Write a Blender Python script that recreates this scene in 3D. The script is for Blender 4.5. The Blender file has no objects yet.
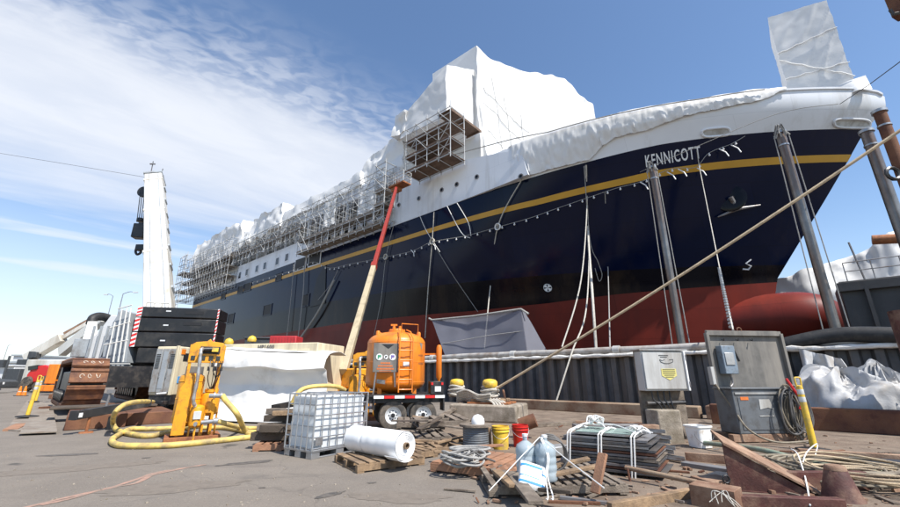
import bpy, bmesh, math, random
from mathutils import Vector as V, Matrix, noise
rnd = random.Random(11)
SC = bpy.context.scene
COL = SC.collection
PI = math.pi
# ------------------------------------------------------------------ camera model (used to survey where things stand)
H = 1.4; F = 400.0; PT = math.atan(400 / 1288.)
CP, SP = math.cos(PT), math.sin(PT)
_l = math.hypot(.759, .651)
D = V((-.759 / _l, .651 / _l, 0))          # along the dock edge / ship, towards the stern
NN = V((D.y, -D.x, 0))                     # away from the camera, square to the dock edge
CAM = V((0, 0, H))
def ray(px, py):
    u = (px - 450) / F; v = (253.5 - py) / F
    return V((u, CP - v * SP, SP + v * CP))
def G(px, py, z=0.0):
    r = ray(px, py); return CAM + r * ((z - H) / r.z)
def atY(px, py, Y):
    r = ray(px, py); return CAM + r * (Y / r.y)
def onN(px, py, N):
    r = ray(px, py); return CAM + r * (N / r.dot(NN))
def onS(px, py, s):
    r = ray(px, py); return CAM + r * (s / r.dot(D))
def F3(s, N, z): return D * s + NN * N + V((0, 0, z))
def sn(p): return p.dot(D), p.dot(NN), p.z
# ------------------------------------------------------------------ mesh builder
def lerp(a, b, t): return a + (b - a) * t
def interp(x, xs, ys):
    if x <= xs[0]: return ys[0]
    for i in range(1, len(xs)):
        if x <= xs[i]:
            return lerp(ys[i-1], ys[i], (x - xs[i-1]) / (xs[i] - xs[i-1]))
    return ys[-1]
def catmull(pts, k=6, closed=False):
    out = []; n = len(pts)
    for i in range(n if closed else n - 1):
        if closed: p0, p1, p2, p3 = pts[i-1], pts[i], pts[(i+1) % n], pts[(i+2) % n]
        else: p0, p1, p2, p3 = pts[max(i-1, 0)], pts[i], pts[i+1], pts[min(i+2, n-1)]
        for j in range(k):
            t = j / k
            out.append(.5 * ((2 * p1) + (p2 - p0) * t + (2 * p0 - 5 * p1 + 4 * p2 - p3) * t * t + (3 * p1 - p0 - 3 * p2 + p3) * t ** 3))
    if not closed: out.append(V(pts[-1]))
    return out
def wm(o):
    m = Matrix.LocRotScale(o.location, o.rotation_euler, o.scale)
    return (wm(o.parent) @ m) if o.parent else m
class MB:
    def __init__(s): s.v = []; s.f = []
    def add(s, vs, fs):
        o = len(s.v); s.v += [V(x) for x in vs]; s.f += [tuple(i + o for i in f) for f in fs]
        return s
    def box(s, c, d, rz=0, M=None):
        c = V(c); R = M if M is not None else Matrix.Rotation(rz, 3, 'Z')
        x, y, z = d[0] / 2, d[1] / 2, d[2] / 2
        vs = [c + R @ V((i * x, j * y, k * z)) for i in (-1, 1) for j in (-1, 1) for k in (-1, 1)]
        return s.add(vs, [(0, 1, 3, 2), (4, 6, 7, 5), (0, 4, 5, 1), (2, 3, 7, 6), (0, 2, 6, 4), (1, 5, 7, 3)])
    def bx(s, x0, x1, y0, y1, z0, z1):
        return s.box(((x0+x1)/2, (y0+y1)/2, (z0+z1)/2), (abs(x1-x0), abs(y1-y0), abs(z1-z0)))
    def bar(s, a, b, w, h=None, up=V((0, 0, 1))):
        a = V(a); b = V(b); h = h or w; t = (b - a); L = t.length
        if L < 1e-6: return s
        t /= L
        if abs(t.dot(up)) > .98: up = V((0, 1, 0)) if abs(t.y) < .9 else V((1, 0, 0))
        sd = t.cross(up).normalized(); u = sd.cross(t)
        M = Matrix((t, sd, u)).transposed()
        return s.box((a + b) / 2, (L, w, h), M=M)
    def tube(s, a, b, r, n=8, r2=None):
        return s.path([V(a), V(b)], r, n, r2=r2)
    def path(s, pts, r, n=6, r2=None, closed=False, rf=None):
        pts = [V(p) for p in pts]; m = len(pts); o = len(s.v)
        t = (pts[1] - pts[0]).normalized()
        up = V((0, 0, 1)) if abs(t.z) < .9 else V((1, 0, 0))
        u = t.cross(up).normalized()
        for i, p in enumerate(pts):
            a = pts[i-1] if (i > 0 or closed) else pts[0]
            b = pts[(i+1) % m] if (i < m-1 or closed) else pts[-1]
            t = b - a
            t = t.normalized() if t.length > 1e-9 else V((0, 0, 1))
            u = u - t * u.dot(t)
            u = u.normalized() if u.length > 1e-6 else t.orthogonal().normalized()
            w = t.cross(u)
            rr = r if r2 is None else lerp(r, r2, i / (m - 1))
            if rf: rr = rf(i / (m - 1))
            for k in range(n):
                a_ = 2 * PI * k / n
                s.v.append(p + (u * math.cos(a_) + w * math.sin(a_)) * rr)
        for i in range(m if closed else m - 1):
            for k in range(n):
                j = (i + 1) % m
                s.f.append((o + i*n + k, o + i*n + (k+1) % n, o + j*n + (k+1) % n, o + j*n + k))
        if not closed:
            s.f.append(tuple(o + k for k in reversed(range(n)))); s.f.append(tuple(o + (m-1)*n + k for k in range(n)))
        return s
    def lathe(s, prof, c=(0, 0, 0), n=24, M=None, loop=False):
        if loop: prof = list(prof) + [prof[0]]
        c = V(c); o = len(s.v); m = len(prof)
        for r, z in prof:
            for k in range(n):
                a = 2 * PI * k / n; p = V((r * math.cos(a), r * math.sin(a), z))
                s.v.append(c + (M @ p if M is not None else p))
        for i in range(m - 1):
            for k in range(n):
                s.f.append((o+i*n+k, o+i*n+(k+1) % n, o+(i+1)*n+(k+1) % n, o+(i+1)*n+k))
        if not loop: s.f.append(tuple(o + k for k in reversed(range(n)))); s.f.append(tuple(o+(m-1)*n+k for k in range(n)))
        return s
    def prism(s, poly, ext):
        poly = [V(p) for p in poly]; ext = V(ext); n = len(poly)
        return s.add(poly + [p + ext for p in poly], [tuple(range(n)), tuple(reversed(range(n, 2*n)))] +
                     [(i, (i+1) % n, (i+1) % n + n, i + n) for i in range(n)])
    def grid(s, fn, nu, nv):
        o = len(s.v)
        for i in range(nu + 1):
            for j in range(nv + 1): s.v.append(V(fn(i / nu, j / nv)))
        w = nv + 1
        for i in range(nu):
            for j in range(nv): s.f.append((o+i*w+j, o+i*w+j+1, o+(i+1)*w+j+1, o+(i+1)*w+j))
        return s
    def sheet(s, fn, nu, nv, th, nrm=None):
        """a cloth with thickness: front grid, back grid, closed rim"""
        P = [[V(fn(i/nu, j/nv)) for j in range(nv+1)] for i in range(nu+1)]
        def nr(i, j):
            a = P[min(i+1, nu)][j] - P[max(i-1, 0)][j]; b = P[i][min(j+1, nv)] - P[i][max(j-1, 0)]
            c = a.cross(b); return c.normalized() if c.length > 1e-9 else V((0, 0, 1))
        Q = [[P[i][j] - nr(i, j) * th for j in range(nv+1)] for i in range(nu+1)]
        o = len(s.v); w = nv + 1; K = (nu+1) * w
        for X in (P, Q):
            for r in X: s.v += r
        for i in range(nu):
            for j in range(nv):
                a, b, c, d = o+i*w+j, o+i*w+j+1, o+(i+1)*w+j+1, o+(i+1)*w+j
                s.f.append((a, b, c, d)); s.f.append((d+K, c+K, b+K, a+K))
        rim = [(0, j) for j in range(nv)] + [(i, nv) for i in range(nu)] + [(nu, j) for j in range(nv, 0, -1)] + [(i, 0) for i in range(nu, 0, -1)]
        for q in range(len(rim)):
            i, j = rim[q]; k, l = rim[(q+1) % len(rim)]
            a, b = o+i*w+j, o+k*w+l
            s.f.append((b, a, a+K, b+K))
        return s
    def block(s, c8, n, disp):
        """closed six-sided block from 8 corners (bottom 4 ring, top 4 ring), each face a subdivided grid, displaced by a continuous field"""
        b, t = c8[:4], c8[4:]
        def q(p0, p1, p2, p3, nu, nv):
            s.grid(lambda u, v: disp(lerp(lerp(p0, p1, u), lerp(p3, p2, u), v)), nu, nv)
        for i in range(4):
            j = (i + 1) % 4
            q(b[i], b[j], t[j], t[i], n[i % 2], n[2])
        q(t[0], t[1], t[2], t[3], n[0], n[1]); q(b[3], b[2], b[1], b[0], n[0], n[1])
        return s
    def build(s, name, m, parent=None, label=None, smooth=True, bevel=0, ang=38, weld=False):
        me = bpy.data.meshes.new(name)
        vs = s.v
        if parent is not None:
            inv = wm(parent).inverted(); vs = [inv @ p for p in vs]
        me.from_pydata([tuple(p) for p in vs], [], s.f)
        bm = bmesh.new(); bm.from_mesh(me)
        if weld: bmesh.ops.remove_doubles(bm, verts=bm.verts, dist=1e-4)
        bmesh.ops.recalc_face_normals(bm, faces=bm.faces)
        bm.to_mesh(me); bm.free()
        me.materials.append(MT[m] if isinstance(m, str) else m)
        if smooth:
            me.polygons.foreach_set('use_smooth', [True] * len(me.polygons))
            me.set_sharp_from_angle(angle=math.radians(ang))
        o = bpy.data.objects.new(name, me); COL.objects.link(o)
        if parent is not None: o.parent = parent
        if label: o['label'] = label
        if bevel:
            md = o.modifiers.new('edge', 'BEVEL'); md.width = bevel; md.segments = 2
            md.limit_method = 'ANGLE'; md.angle_limit = math.radians(50)
        return o
def thing(name, label, cat, loc=(0, 0, 0), rz=0, group=None):
    o = bpy.data.objects.new(name, None); COL.objects.link(o); o.empty_display_size = .2
    o.location = loc; o.rotation_euler = (0, 0, rz)
    return tag(o, label, cat, group)
def tag(o, label=None, cat=None, group=None, kind=None):
    if label: o['label'] = label
    if cat: o['category'] = cat
    if group: o['group'] = group
    if kind: o['kind'] = kind
    return o
def kids(o): return [c for c in bpy.data.objects if c.parent == o]
def dup(o, parent=None):
    c = o.copy(); COL.objects.link(c); c.parent = parent
    for k in kids(o): dup(k, c)
    return c
def put(o, loc, rz=None, rot=None):
    o.location = loc
    if rz is not None: o.rotation_euler = (0, 0, rz)
    if rot is not None: o.rotation_euler = rot
    return o
def fbm(p, sc=1., oct=4): return noise.fractal(V(p) * sc, 1.0, 2.0, oct)
def nv3(p, sc): return noise.noise_vector(V(p) * sc)
def text_mb(txt, size, fn, shear=0, ext=.01, spacing=1.0, bold=.0):
    """lettering as mesh; fn maps flat (x,y,z) to world"""
    cu = bpy.data.curves.new('lettering', 'FONT'); cu.body = txt; cu.size = size; cu.shear = shear
    cu.extrude = ext; cu.space_character = spacing; cu.resolution_u = 3; cu.offset = bold
    o = bpy.data.objects.new('lettering', cu); COL.objects.link(o)
    dg = bpy.context.evaluated_depsgraph_get()
    me = o.evaluated_get(dg).to_mesh()
    mb = MB(); mb.add([fn(v.co) for v in me.vertices], [tuple(p.vertices) for p in me.polygons])
    o.evaluated_get(dg).to_mesh_clear()
    bpy.data.objects.remove(o); bpy.data.curves.remove(cu)
    return mb
# ------------------------------------------------------------------ materials
MT = {}
def mat(name, c, rough=.6, metal=0., var=.15, sc=5., dirt=None, damt=.0, dsc=1.2, bump=0., bsc=30., coat=0., streak=False, trans=0., spec=.5, alpha=1., plates=0.):
    m = bpy.data.materials.new(name); m.use_nodes = True; MT[name] = m
    nt = m.node_tree; N = nt.nodes; L = nt.links; N.clear()
    out = N.new('ShaderNodeOutputMaterial'); b = N.new('ShaderNodeBsdfPrincipled')
    L.new(b.outputs[0], out.inputs[0])
    tc = N.new('ShaderNodeTexCoord'); co = tc.outputs['Object']
    def nz(scale, det=5, src=co, ro=.6):
        n = N.new('ShaderNodeTexNoise'); n.inputs['Scale'].default_value = scale; n.inputs['Detail'].default_value = det
        n.inputs['Roughness'].default_value = ro; L.new(src, n.inputs['Vector']); return n.outputs['Fac']
    def ramp(src, a, b_, ca=(0, 0, 0, 1), cb=(1, 1, 1, 1)):
        r = N.new('ShaderNodeValToRGB'); r.color_ramp.elements[0].position = a; r.color_ramp.elements[1].position = b_
        r.color_ramp.elements[0].color = ca; r.color_ramp.elements[1].color = cb; L.new(src, r.inputs[0]); return r.outputs['Color']
    def mix(fac, a, b_):
        x = N.new('ShaderNodeMix'); x.data_type = 'RGBA'
        if isinstance(fac, float): x.inputs[0].default_value = fac
        else: L.new(fac, x.inputs[0])
        for q, k in ((a, 6), (b_, 7)):
            if isinstance(q, tuple): x.inputs[k].default_value = q
            else: L.new(q, x.inputs[k])
        return x.outputs[2]
    lo = tuple(max(0, k * (1 - var)) for k in c) + (1,); hi = tuple(min(1, k * (1 + var)) for k in c) + (1,)
    col = ramp(nz(sc), .3, .7, lo, hi)
    if dirt is not None:
        src = co
        if streak:
            mp = N.new('ShaderNodeMapping'); mp.inputs['Scale'].default_value = (1, 1, .12); L.new(co, mp.inputs[0]); src = mp.outputs[0]
        k = ramp(nz(dsc, 8, src, .68), .62 - damt * .45, .78 - damt * .3)
        col = mix(k, col, tuple(dirt) + (1,))
    if plates:
        mpn = N.new('ShaderNodeMapping'); mpn.inputs['Rotation'].default_value = (PI / 2, 0, 0); L.new(co, mpn.inputs[0])
        bt = N.new('ShaderNodeTexBrick'); bt.inputs['Scale'].default_value = 1; bt.inputs['Brick Width'].default_value = 6.5; bt.inputs['Row Height'].default_value = 2.1; bt.inputs['Mortar Size'].default_value = .02; bt.inputs['Mortar Smooth'].default_value = .6
        bt.inputs['Color1'].default_value = (1, 1, 1, 1); bt.inputs['Color2'].default_value = (.86, .86, .86, 1); bt.inputs['Mortar'].default_value = (.6, .6, .6, 1); L.new(mpn.outputs[0], bt.inputs[0])
        x = N.new('ShaderNodeMix'); x.data_type = 'RGBA'; x.blend_type = 'MULTIPLY'; x.inputs[0].default_value = plates; L.new(col, x.inputs[6]); L.new(bt.outputs['Color'], x.inputs[7]); col = x.outputs[2]
    L.new(col, b.inputs['Base Color'])
    b.inputs['Metallic'].default_value = metal
    rr = N.new('ShaderNodeMapRange'); rr.inputs[3].default_value = max(.03, rough - .12); rr.inputs[4].default_value = min(1, rough + .12)
    L.new(nz(sc * 1.7), rr.inputs[0]); L.new(rr.outputs[0], b.inputs['Roughness'])
    b.inputs['Coat Weight'].default_value = coat; b.inputs['Coat Roughness'].default_value = .08
    b.inputs['Specular IOR Level'].default_value = spec
    if bump:
        bp = N.new('ShaderNodeBump'); bp.inputs['Strength'].default_value = min(1, bump); bp.inputs['Distance'].default_value = .02 * max(1, bump)
        L.new(nz(bsc, 6), bp.inputs['Height']); L.new(bp.outputs[0], b.inputs['Normal'])
    if trans:
        t = N.new('ShaderNodeBsdfTranslucent'); L.new(col, t.inputs['Color'])
        ms = N.new('ShaderNodeMixShader'); ms.inputs[0].default_value = trans
        L.new(b.outputs[0], ms.inputs[1]); L.new(t.outputs[0], ms.inputs[2]); L.new(ms.outputs[0], out.inputs[0])
    if alpha < 1:
        t = N.new('ShaderNodeBsdfTransparent'); ms = N.new('ShaderNodeMixShader'); ms.inputs[0].default_value = alpha
        L.new(t.outputs[0], ms.inputs[1]); L.new(b.outputs[0], ms.inputs[2]); L.new(ms.outputs[0], out.inputs[0])
    return m
RUST = (.16, .06, .025); DIRT = (.16, .115, .075); GRIME = (.05, .045, .04)
mat('navy', (.0022, .0060, .026), .12, var=.12, sc=.25, dirt=(.012, .012, .026), damt=.2, dsc=.35, bump=.25, bsc=.35, streak=True, spec=.2, plates=.9)
mat('boot_black', (.0055, .005, .008), .18, spec=.2, var=.2, sc=.3, dirt=(.03, .02, .014), damt=.3, dsc=.4, bump=.4, bsc=.4, streak=True, plates=.9)
mat('red_bottom', (.175, .021, .012), .5, spec=.25, var=.2, sc=.3, dirt=(.12, .018, .012), damt=.4, dsc=.4, bump=.3, bsc=.5, streak=True, plates=.9)
mat('stripe_yellow', (.52, .27, .02), .4, var=.08, sc=.6)
mat('ship_white', (.74, .76, .79), .38, var=.04, sc=.3, dirt=(.5, .49, .47), damt=.25, dsc=.3, streak=True, bump=.15, bsc=.4, plates=.35)
mat('wrap', (.79, .785, .77), .5, var=.03, sc=.4, bump=.5, bsc=1.4, trans=.10)
mat('wrap_bag', (.46, .465, .47), .55, var=.06, sc=1.5, dirt=(.40, .37, .33), damt=.3, dsc=2, bump=.8, bsc=5, trans=.08)
mat('boom_red', (.30, .030, .016), .45, var=.12, sc=2, dirt=(.16, .03, .02), damt=.3, dsc=2)
mat('boom_tan', (.44, .37, .24), .5, var=.08, sc=2, dirt=(.25, .2, .13), damt=.3, dsc=2)
mat('added_dark_floor', (.030, .028, .026), .5, var=.3, sc=.3, dirt=(.06, .05, .04), damt=.3, dsc=.4)
mat('wrap_near', (.74, .73, .70), .55, var=.04, sc=.8, dirt=(.55, .52, .47), damt=.2, dsc=.8, bump=.4, bsc=6, trans=.10)
mat('letter_white', (.75, .75, .74), .5, var=.03)
mat('dark_hole', (.012, .012, .014), .6)
mat('recess', (.60, .60, .59), .8, var=.3, sc=.5, dirt=(.10, .10, .10), damt=.45, dsc=.45)
mat('plank_grey', (.24, .20, .165), .85, var=.3, sc=1.5)
mat('galv', (.42, .43, .44), .42, .7, var=.2, sc=3, dirt=(.25, .22, .19), damt=.3, dsc=3)
mat('scaff', (.47, .47, .46), .5, .25, var=.2, sc=1)
mat('plank', (.145, .092, .062), .8, var=.35, sc=1.5, dirt=(.10, .06, .04), damt=.4, dsc=1)
mat('wood', (.30, .20, .115), .85, var=.35, sc=7, dirt=(.14, .095, .06), damt=.45, dsc=3, bump=.5, bsc=50)
mat('wood_red', (.34, .175, .10), .85, var=.3, sc=6, dirt=(.20, .11, .07), damt=.3, dsc=3, bump=.5, bsc=50)
mat('wood_grey', (.22, .18, .14), .9, var=.35, sc=7, dirt=(.11, .085, .065), damt=.45, dsc=3, bump=.6, bsc=50)
mat('wood_dark', (.10, .075, .055), .9, var=.4, sc=8, dirt=(.05, .04, .03), damt=.45, dsc=4, bump=.6, bsc=50)
mat('rust', (.19, .085, .042), .85, var=.35, sc=4, dirt=(.09, .035, .022), damt=.5, dsc=2, bump=.5, bsc=40)
mat('rust_bright', (.33, .125, .045), .75, var=.25, sc=5, dirt=(.16, .06, .03), damt=.35, dsc=3, bump=.4, bsc=40)
mat('rust_tan', (.34, .225, .15), .85, var=.25, sc=4, dirt=(.17, .085, .05), damt=.5, dsc=2.5, bump=.4, bsc=40)
mat('maroon', (.080, .026, .02), .7, var=.4, sc=5, dirt=(.20, .12, .08), damt=.36, dsc=3, bump=.3, bsc=40)
mat('orange', (.78, .22, .014), .42, var=.08, sc=3, dirt=(.45, .13, .02), damt=.26, dsc=2.6, coat=.15, streak=True)
mat('amber', (.74, .32, .014), .45, var=.1, sc=3, dirt=(.30, .14, .03), damt=.28, dsc=5, bump=.12, bsc=30)
mat('track_rust', (.21, .092, .042), .8, var=.3, sc=5, dirt=(.10, .045, .03), damt=.45, dsc=3, bump=.4, bsc=40)
mat('yellow', (.80, .52, .04), .5, var=.08, sc=4, dirt=(.38, .27, .09), damt=.4, dsc=4)
mat('hose_yellow', (.70, .50, .13), .6, var=.15, sc=5, dirt=(.32, .25, .12), damt=.45, dsc=4)
mat('cream', (.66, .58, .40), .5, var=.06, sc=2, dirt=(.40, .34, .24), damt=.25, dsc=1.5, streak=True)
mat('black', (.018, .018, .02), .42, var=.3, sc=3, dirt=(.07, .06, .05), damt=.3, dsc=3)
mat('black_cw', (.014, .014, .016), .35, var=.3, sc=1.5, dirt=(.05, .045, .04), damt=.35, dsc=1.2, bump=.15, bsc=6)
mat('rubber', (.018, .018, .018), .6, var=.3, sc=6, dirt=(.05, .045, .04), damt=.25, dsc=4, bump=.3, bsc=60)
mat('tyre', (.055, .05, .045), .9, var=.3, sc=6, dirt=(.16, .13, .10), damt=.45, dsc=4, bump=.4, bsc=60)
mat('crane_white', (.68, .67, .62), .45, var=.05, sc=.6, dirt=(.44, .40, .33), damt=.35, dsc=.5, streak=True)
mat('crane_grey', (.33, .36, .38), .5, var=.1, sc=1, dirt=(.18, .17, .16), damt=.25, dsc=1)
mat('steel_grey', (.24, .24, .245), .5, .3, var=.2, sc=4, dirt=(.14, .10, .08), damt=.4, dsc=2)
mat('steel_light', (.46, .46, .45), .42, .5, var=.2, sc=4, dirt=(.22, .15, .10), damt=.35, dsc=2)
mat('pile_steel', (.078, .081, .088), .5, .2, var=.35, sc=2, dirt=(.14, .115, .095), damt=.40, dsc=1.6, streak=True, bump=.5, bsc=8)
mat('pole_steel', (.22, .215, .205), .38, .6, var=.25, sc=2, dirt=(.15, .085, .055), damt=.55, dsc=1.5, streak=True)
mat('panel_grey', (.135, .128, .116), .75, var=.2, sc=5, dirt=(.24, .22, .19), damt=.4, dsc=2, streak=True)
mat('box_grey', (.12, .13, .14), .5, var=.12, sc=4, dirt=(.07, .065, .06), damt=.3, dsc=3)
mat('cabinet', (.48, .48, .46), .5, var=.06, sc=3, dirt=(.30, .28, .25), damt=.35, dsc=2, streak=True)
mat('switch_blue', (.20, .25, .30), .45, var=.1, sc=8, dirt=(.12, .13, .14), damt=.3, dsc=8)
mat('concrete', (.36, .31, .25), .9, var=.2, sc=5, dirt=(.18, .15, .11), damt=.45, dsc=2, bump=.6, bsc=25)
mat('kerb_tan', (.33, .25, .17), .9, var=.2, sc=3, dirt=(.18, .10, .06), damt=.5, dsc=1.5, bump=.5, bsc=20)
mat('rope', (.52, .49, .43), .9, var=.2, sc=20, dirt=(.33, .30, .25), damt=.3, dsc=6, bump=.6, bsc=90)
mat('rope_tan', (.55, .43, .28), .9, var=.15, sc=12, dirt=(.34, .27, .19), damt=.3, dsc=2, bump=.6, bsc=80)
mat('rope_grey', (.32, .31, .29), .9, var=.2, sc=12, bump=.5, bsc=70)
mat('rope_white', (.74, .73, .70), .8, var=.08, sc=15)
mat('cable', (.10, .095, .09), .6, var=.2, sc=6)
mat('hose_tan', (.23, .195, .14), .7, var=.25, sc=6, dirt=(.12, .095, .07), damt=.4, dsc=4)
mat('hose_green', (.22, .27, .20), .6, var=.2, sc=6, dirt=(.20, .16, .11), damt=.35, dsc=4)
mat('pipe_white', (.42, .40, .37), .6, var=.15, sc=2, dirt=(.24, .19, .15), damt=.4, dsc=1.5)
mat('foam', (.70, .68, .64), .95, var=.12, sc=6, dirt=(.40, .36, .30), damt=.3, dsc=3, bump=.8, bsc=20)
mat('tote_white', (.74, .77, .78), .5, var=.04, sc=3, trans=.2)
mat('plate_grey', (.26, .225, .185), .85, .1, var=.18, sc=3, dirt=(.17, .12, .085), damt=.35, dsc=2, bump=.3, bsc=40)
mat('white_plastic', (.82, .82, .81), .35, var=.03, sc=3)
mat('bucket_white', (.78, .77, .74), .4, var=.05, sc=5, dirt=(.45, .36, .27), damt=.2, dsc=6)
mat('bucket_red', (.55, .02, .015), .4, var=.08, sc=6, dirt=(.28, .03, .02), damt=.3, dsc=6)
mat('red_paint', (.55, .015, .015), .35, var=.06, coat=.3)
mat('red_box', (.42, .03, .035), .5, var=.1)
mat('reflect_red', (.60, .02, .02), .3, var=.03)
mat('reflect_white', (.78, .78, .78), .3, var=.03)
mat('silver', (.62, .62, .60), .35, .3, var=.08)
mat('bag_blue', (.06, .28, .60), .5, var=.05)
mat('label_yellow', (.62, .55, .18), .6, var=.08)
mat('ink', (.05, .05, .05), .7)
mat('orange_ink', (.62, .16, .03), .6)
mat('chalk', (.62, .55, .45), .9, var=.15, sc=30)
mat('glass_dark', (.02, .025, .03), .08, var=.1)
mat('glass_green', (.30, .40, .36), .25, var=.08)
mat('green_paint', (.05, .30, .16), .5); mat('purple_paint', (.16, .12, .34), .5)
mat('far_white', (.62, .63, .63), .6, var=.05)
mat('far_dark', (.05, .055, .06), .6, var=.2)
mat('net', (.20, .205, .24), .7, var=.05, sc=1.2, alpha=.62)
mat('wall_dark', (.055, .053, .052), .75, var=.3, sc=.6, dirt=(.11, .085, .07), damt=.35, dsc=.5, streak=True, bump=.3, bsc=3)
mat('blue_plastic', (.30, .42, .52), .18, var=.06, trans=.3)
mat('denim_dark', (.03, .035, .045), .7)
def fac_plastic():
    m = mat('jug', (.60, .68, .72), .12, var=.04); nt = m.node_tree; N = nt.nodes; L = nt.links
    b = [n for n in N if n.type == 'BSDF_PRINCIPLED'][0]; out = [n for n in N if n.type == 'OUTPUT_MATERIAL'][0]
    t = N.new('ShaderNodeBsdfTransparent'); t.inputs[0].default_value = (.76, .83, .87, 1)
    ms = N.new('ShaderNodeMixShader'); ms.inputs[0].default_value = .45
    L.new(t.outputs[0], ms.inputs[1]); L.new(b.outputs[0], ms.inputs[2]); L.new(ms.outputs[0], out.inputs[0])
fac_plastic()
# ------------------------------------------------------------------ camera, light, sky
cd = bpy.data.cameras.new('camera'); co_ = bpy.data.objects.new('camera', cd); COL.objects.link(co_)
co_.location = CAM; co_.rotation_euler = (PI / 2 + PT, 0, 0); cd.sensor_width = 36; cd.lens = 16; cd.clip_start = .05; cd.clip_end = 4000
SC.camera = co_
SUN_EL = math.radians(54); SUN_DIR = V((.71, -.704, 0)).normalized() * math.cos(SUN_EL) + V((0, 0, math.sin(SUN_EL)))
sl = bpy.data.lights.new('sun', 'SUN'); so = bpy.data.objects.new('sun', sl); COL.objects.link(so)
sl.energy = 4.6; sl.angle = math.radians(.5); sl.color = (1, .955, .89)
so.rotation_euler = SUN_DIR.to_track_quat('Z', 'Y').to_euler(); so.location = (0, 0, 60)
W = bpy.data.worlds.new('World'); SC.world = W; W.use_nodes = True
def sky():
    nt = W.node_tree; N = nt.nodes; L = nt.links; N.clear()
    out = N.new('ShaderNodeOutputWorld'); bg = N.new('ShaderNodeBackground'); L.new(bg.outputs[0], out.inputs[0])
    st = N.new('ShaderNodeTexSky'); st.sky_type = 'NISHITA'; st.sun_disc = False; st.sun_elevation = SUN_EL
    st.sun_rotation = math.atan2(SUN_DIR.x, SUN_DIR.y); st.altitude = 0; st.air_density = 1.0; st.dust_density = .6; st.ozone_density = 2.2
    bg.inputs[1].default_value = .11
    tc = N.new('ShaderNodeTexCoord'); sp = N.new('ShaderNodeSeparateXYZ'); L.new(tc.outputs['Generated'], sp.inputs[0])
    def m(op, a, b=None, c=None, clamp=False):
        n = N.new('ShaderNodeMath'); n.operation = op; n.use_clamp = clamp
        for i, q in enumerate((a, b, c)):
            if q is None: continue
            if isinstance(q, (int, float)): n.inputs[i].default_value = q
            else: L.new(q, n.inputs[i])
        return n.outputs[0]
    def ss(x, a, b):
        n = N.new('ShaderNodeMapRange'); n.interpolation_type = 'SMOOTHSTEP'; n.inputs[1].default_value = a; n.inputs[2].default_value = b
        L.new(x, n.inputs[0]); return n.outputs[0]
    den = m('MAXIMUM', m('ADD', sp.outputs[2], .1), .03)
    qx = m('DIVIDE', sp.outputs[0], den); qy = m('DIVIDE', sp.outputs[1], den)
    cb = N.new('ShaderNodeCombineXYZ'); L.new(qx, cb.inputs[0]); L.new(qy, cb.inputs[1])
    def nz(vec, sc, det, ro=.55, dist=0.):
        n = N.new('ShaderNodeTexNoise'); n.inputs['Scale'].default_value = sc; n.inputs['Detail'].default_value = det
        n.inputs['Roughness'].default_value = ro; n.inputs['Distortion'].default_value = dist; L.new(vec, n.inputs['Vector']); return n.outputs['Fac']
    def rot(a, sx, sy):
        mp = N.new('ShaderNodeMapping'); mp.vector_type = 'TEXTURE'; mp.inputs['Rotation'].default_value = (0, 0, a); mp.inputs['Scale'].default_value = (sx, sy, 1)
        L.new(cb.outputs[0], mp.inputs[0]); return mp.outputs[0]
    big = nz(cb.outputs[0], 1.1, 5, .5)
    wob = m('MULTIPLY', m('SUBTRACT', big, .5), .5)
    # main sheet of cloud: a band to the left, its far edge towards blue on the right
    e1 = m('ADD', m('ADD', m('MULTIPLY', qx, -1.0), m('MULTIPLY', qy, 1.36)), m('MULTIPLY', wob, 1.1))        # grows to the left
    main = ss(e1, 1.35, 2.35)
    # thinning towards the horizon with long streaks
    st2 = nz(rot(.80, 4.0, .8), 1.1, 6, .55, .4)
    low = ss(e1, 2.7, 4.2)
    keep = m('SUBTRACT', 1.0, m('MULTIPLY', low, m('SUBTRACT', 1.0, m('MULTIPLY', ss(st2, .44, .64), .85))))
    rip = nz(rot(.35, .060, .036), 1.0, 3, .5, .6)
    rip2 = nz(rot(.75, .45, .18), 1.0, 6, .6, .5)
    edge = m('SUBTRACT', 1.0, ss(main, .55, 1.0))
    tex = m('ADD', m('MULTIPLY', ss(rip, .34, .66), .62), m('MULTIPLY', ss(rip2, .30, .68), .38))
    cov = m('MULTIPLY', m('ADD', m('MULTIPLY', main, .88), 0.0), keep)
    ripm = m('SUBTRACT', 1.0, m('MULTIPLY', m('MULTIPLY', edge, m('SUBTRACT', 1.0, tex)), .9))
    cov = m('MULTIPLY', cov, ripm)
    cov = m('MULTIPLY', cov, m('ADD', m('MULTIPLY', ss(rip2, .30, .70), .16), .84), clamp=True)
    hz = m('MULTIPLY', ss(sp.outputs[2], .42, 0.0), m('MULTIPLY', ss(e1, -1.0, 3.5), .58))
    cov = m('MAXIMUM', cov, hz)
    mx = N.new('ShaderNodeMix'); mx.data_type = 'RGBA'; L.new(cov, mx.inputs[0]); hs = N.new('ShaderNodeHueSaturation'); hs.inputs['Saturation'].default_value = 1.06; hs.inputs['Value'].default_value = 1.22; L.new(st.outputs[0], hs.inputs['Color']); L.new(hs.outputs[0], mx.inputs[6])
    mx.inputs[7].default_value = (6.0, 6.2, 6.6, 1)
    L.new(mx.outputs[2], bg.inputs[0])
sky()
SC.view_settings.view_transform = 'Standard'; SC.view_settings.look = 'None'; SC.view_settings.gamma = 1; SC.view_settings.exposure = .56
SC.view_settings.use_curve_mapping = False
SC.cycles.max_bounces = 8; SC.cycles.transparent_max_bounces = 16
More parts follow.
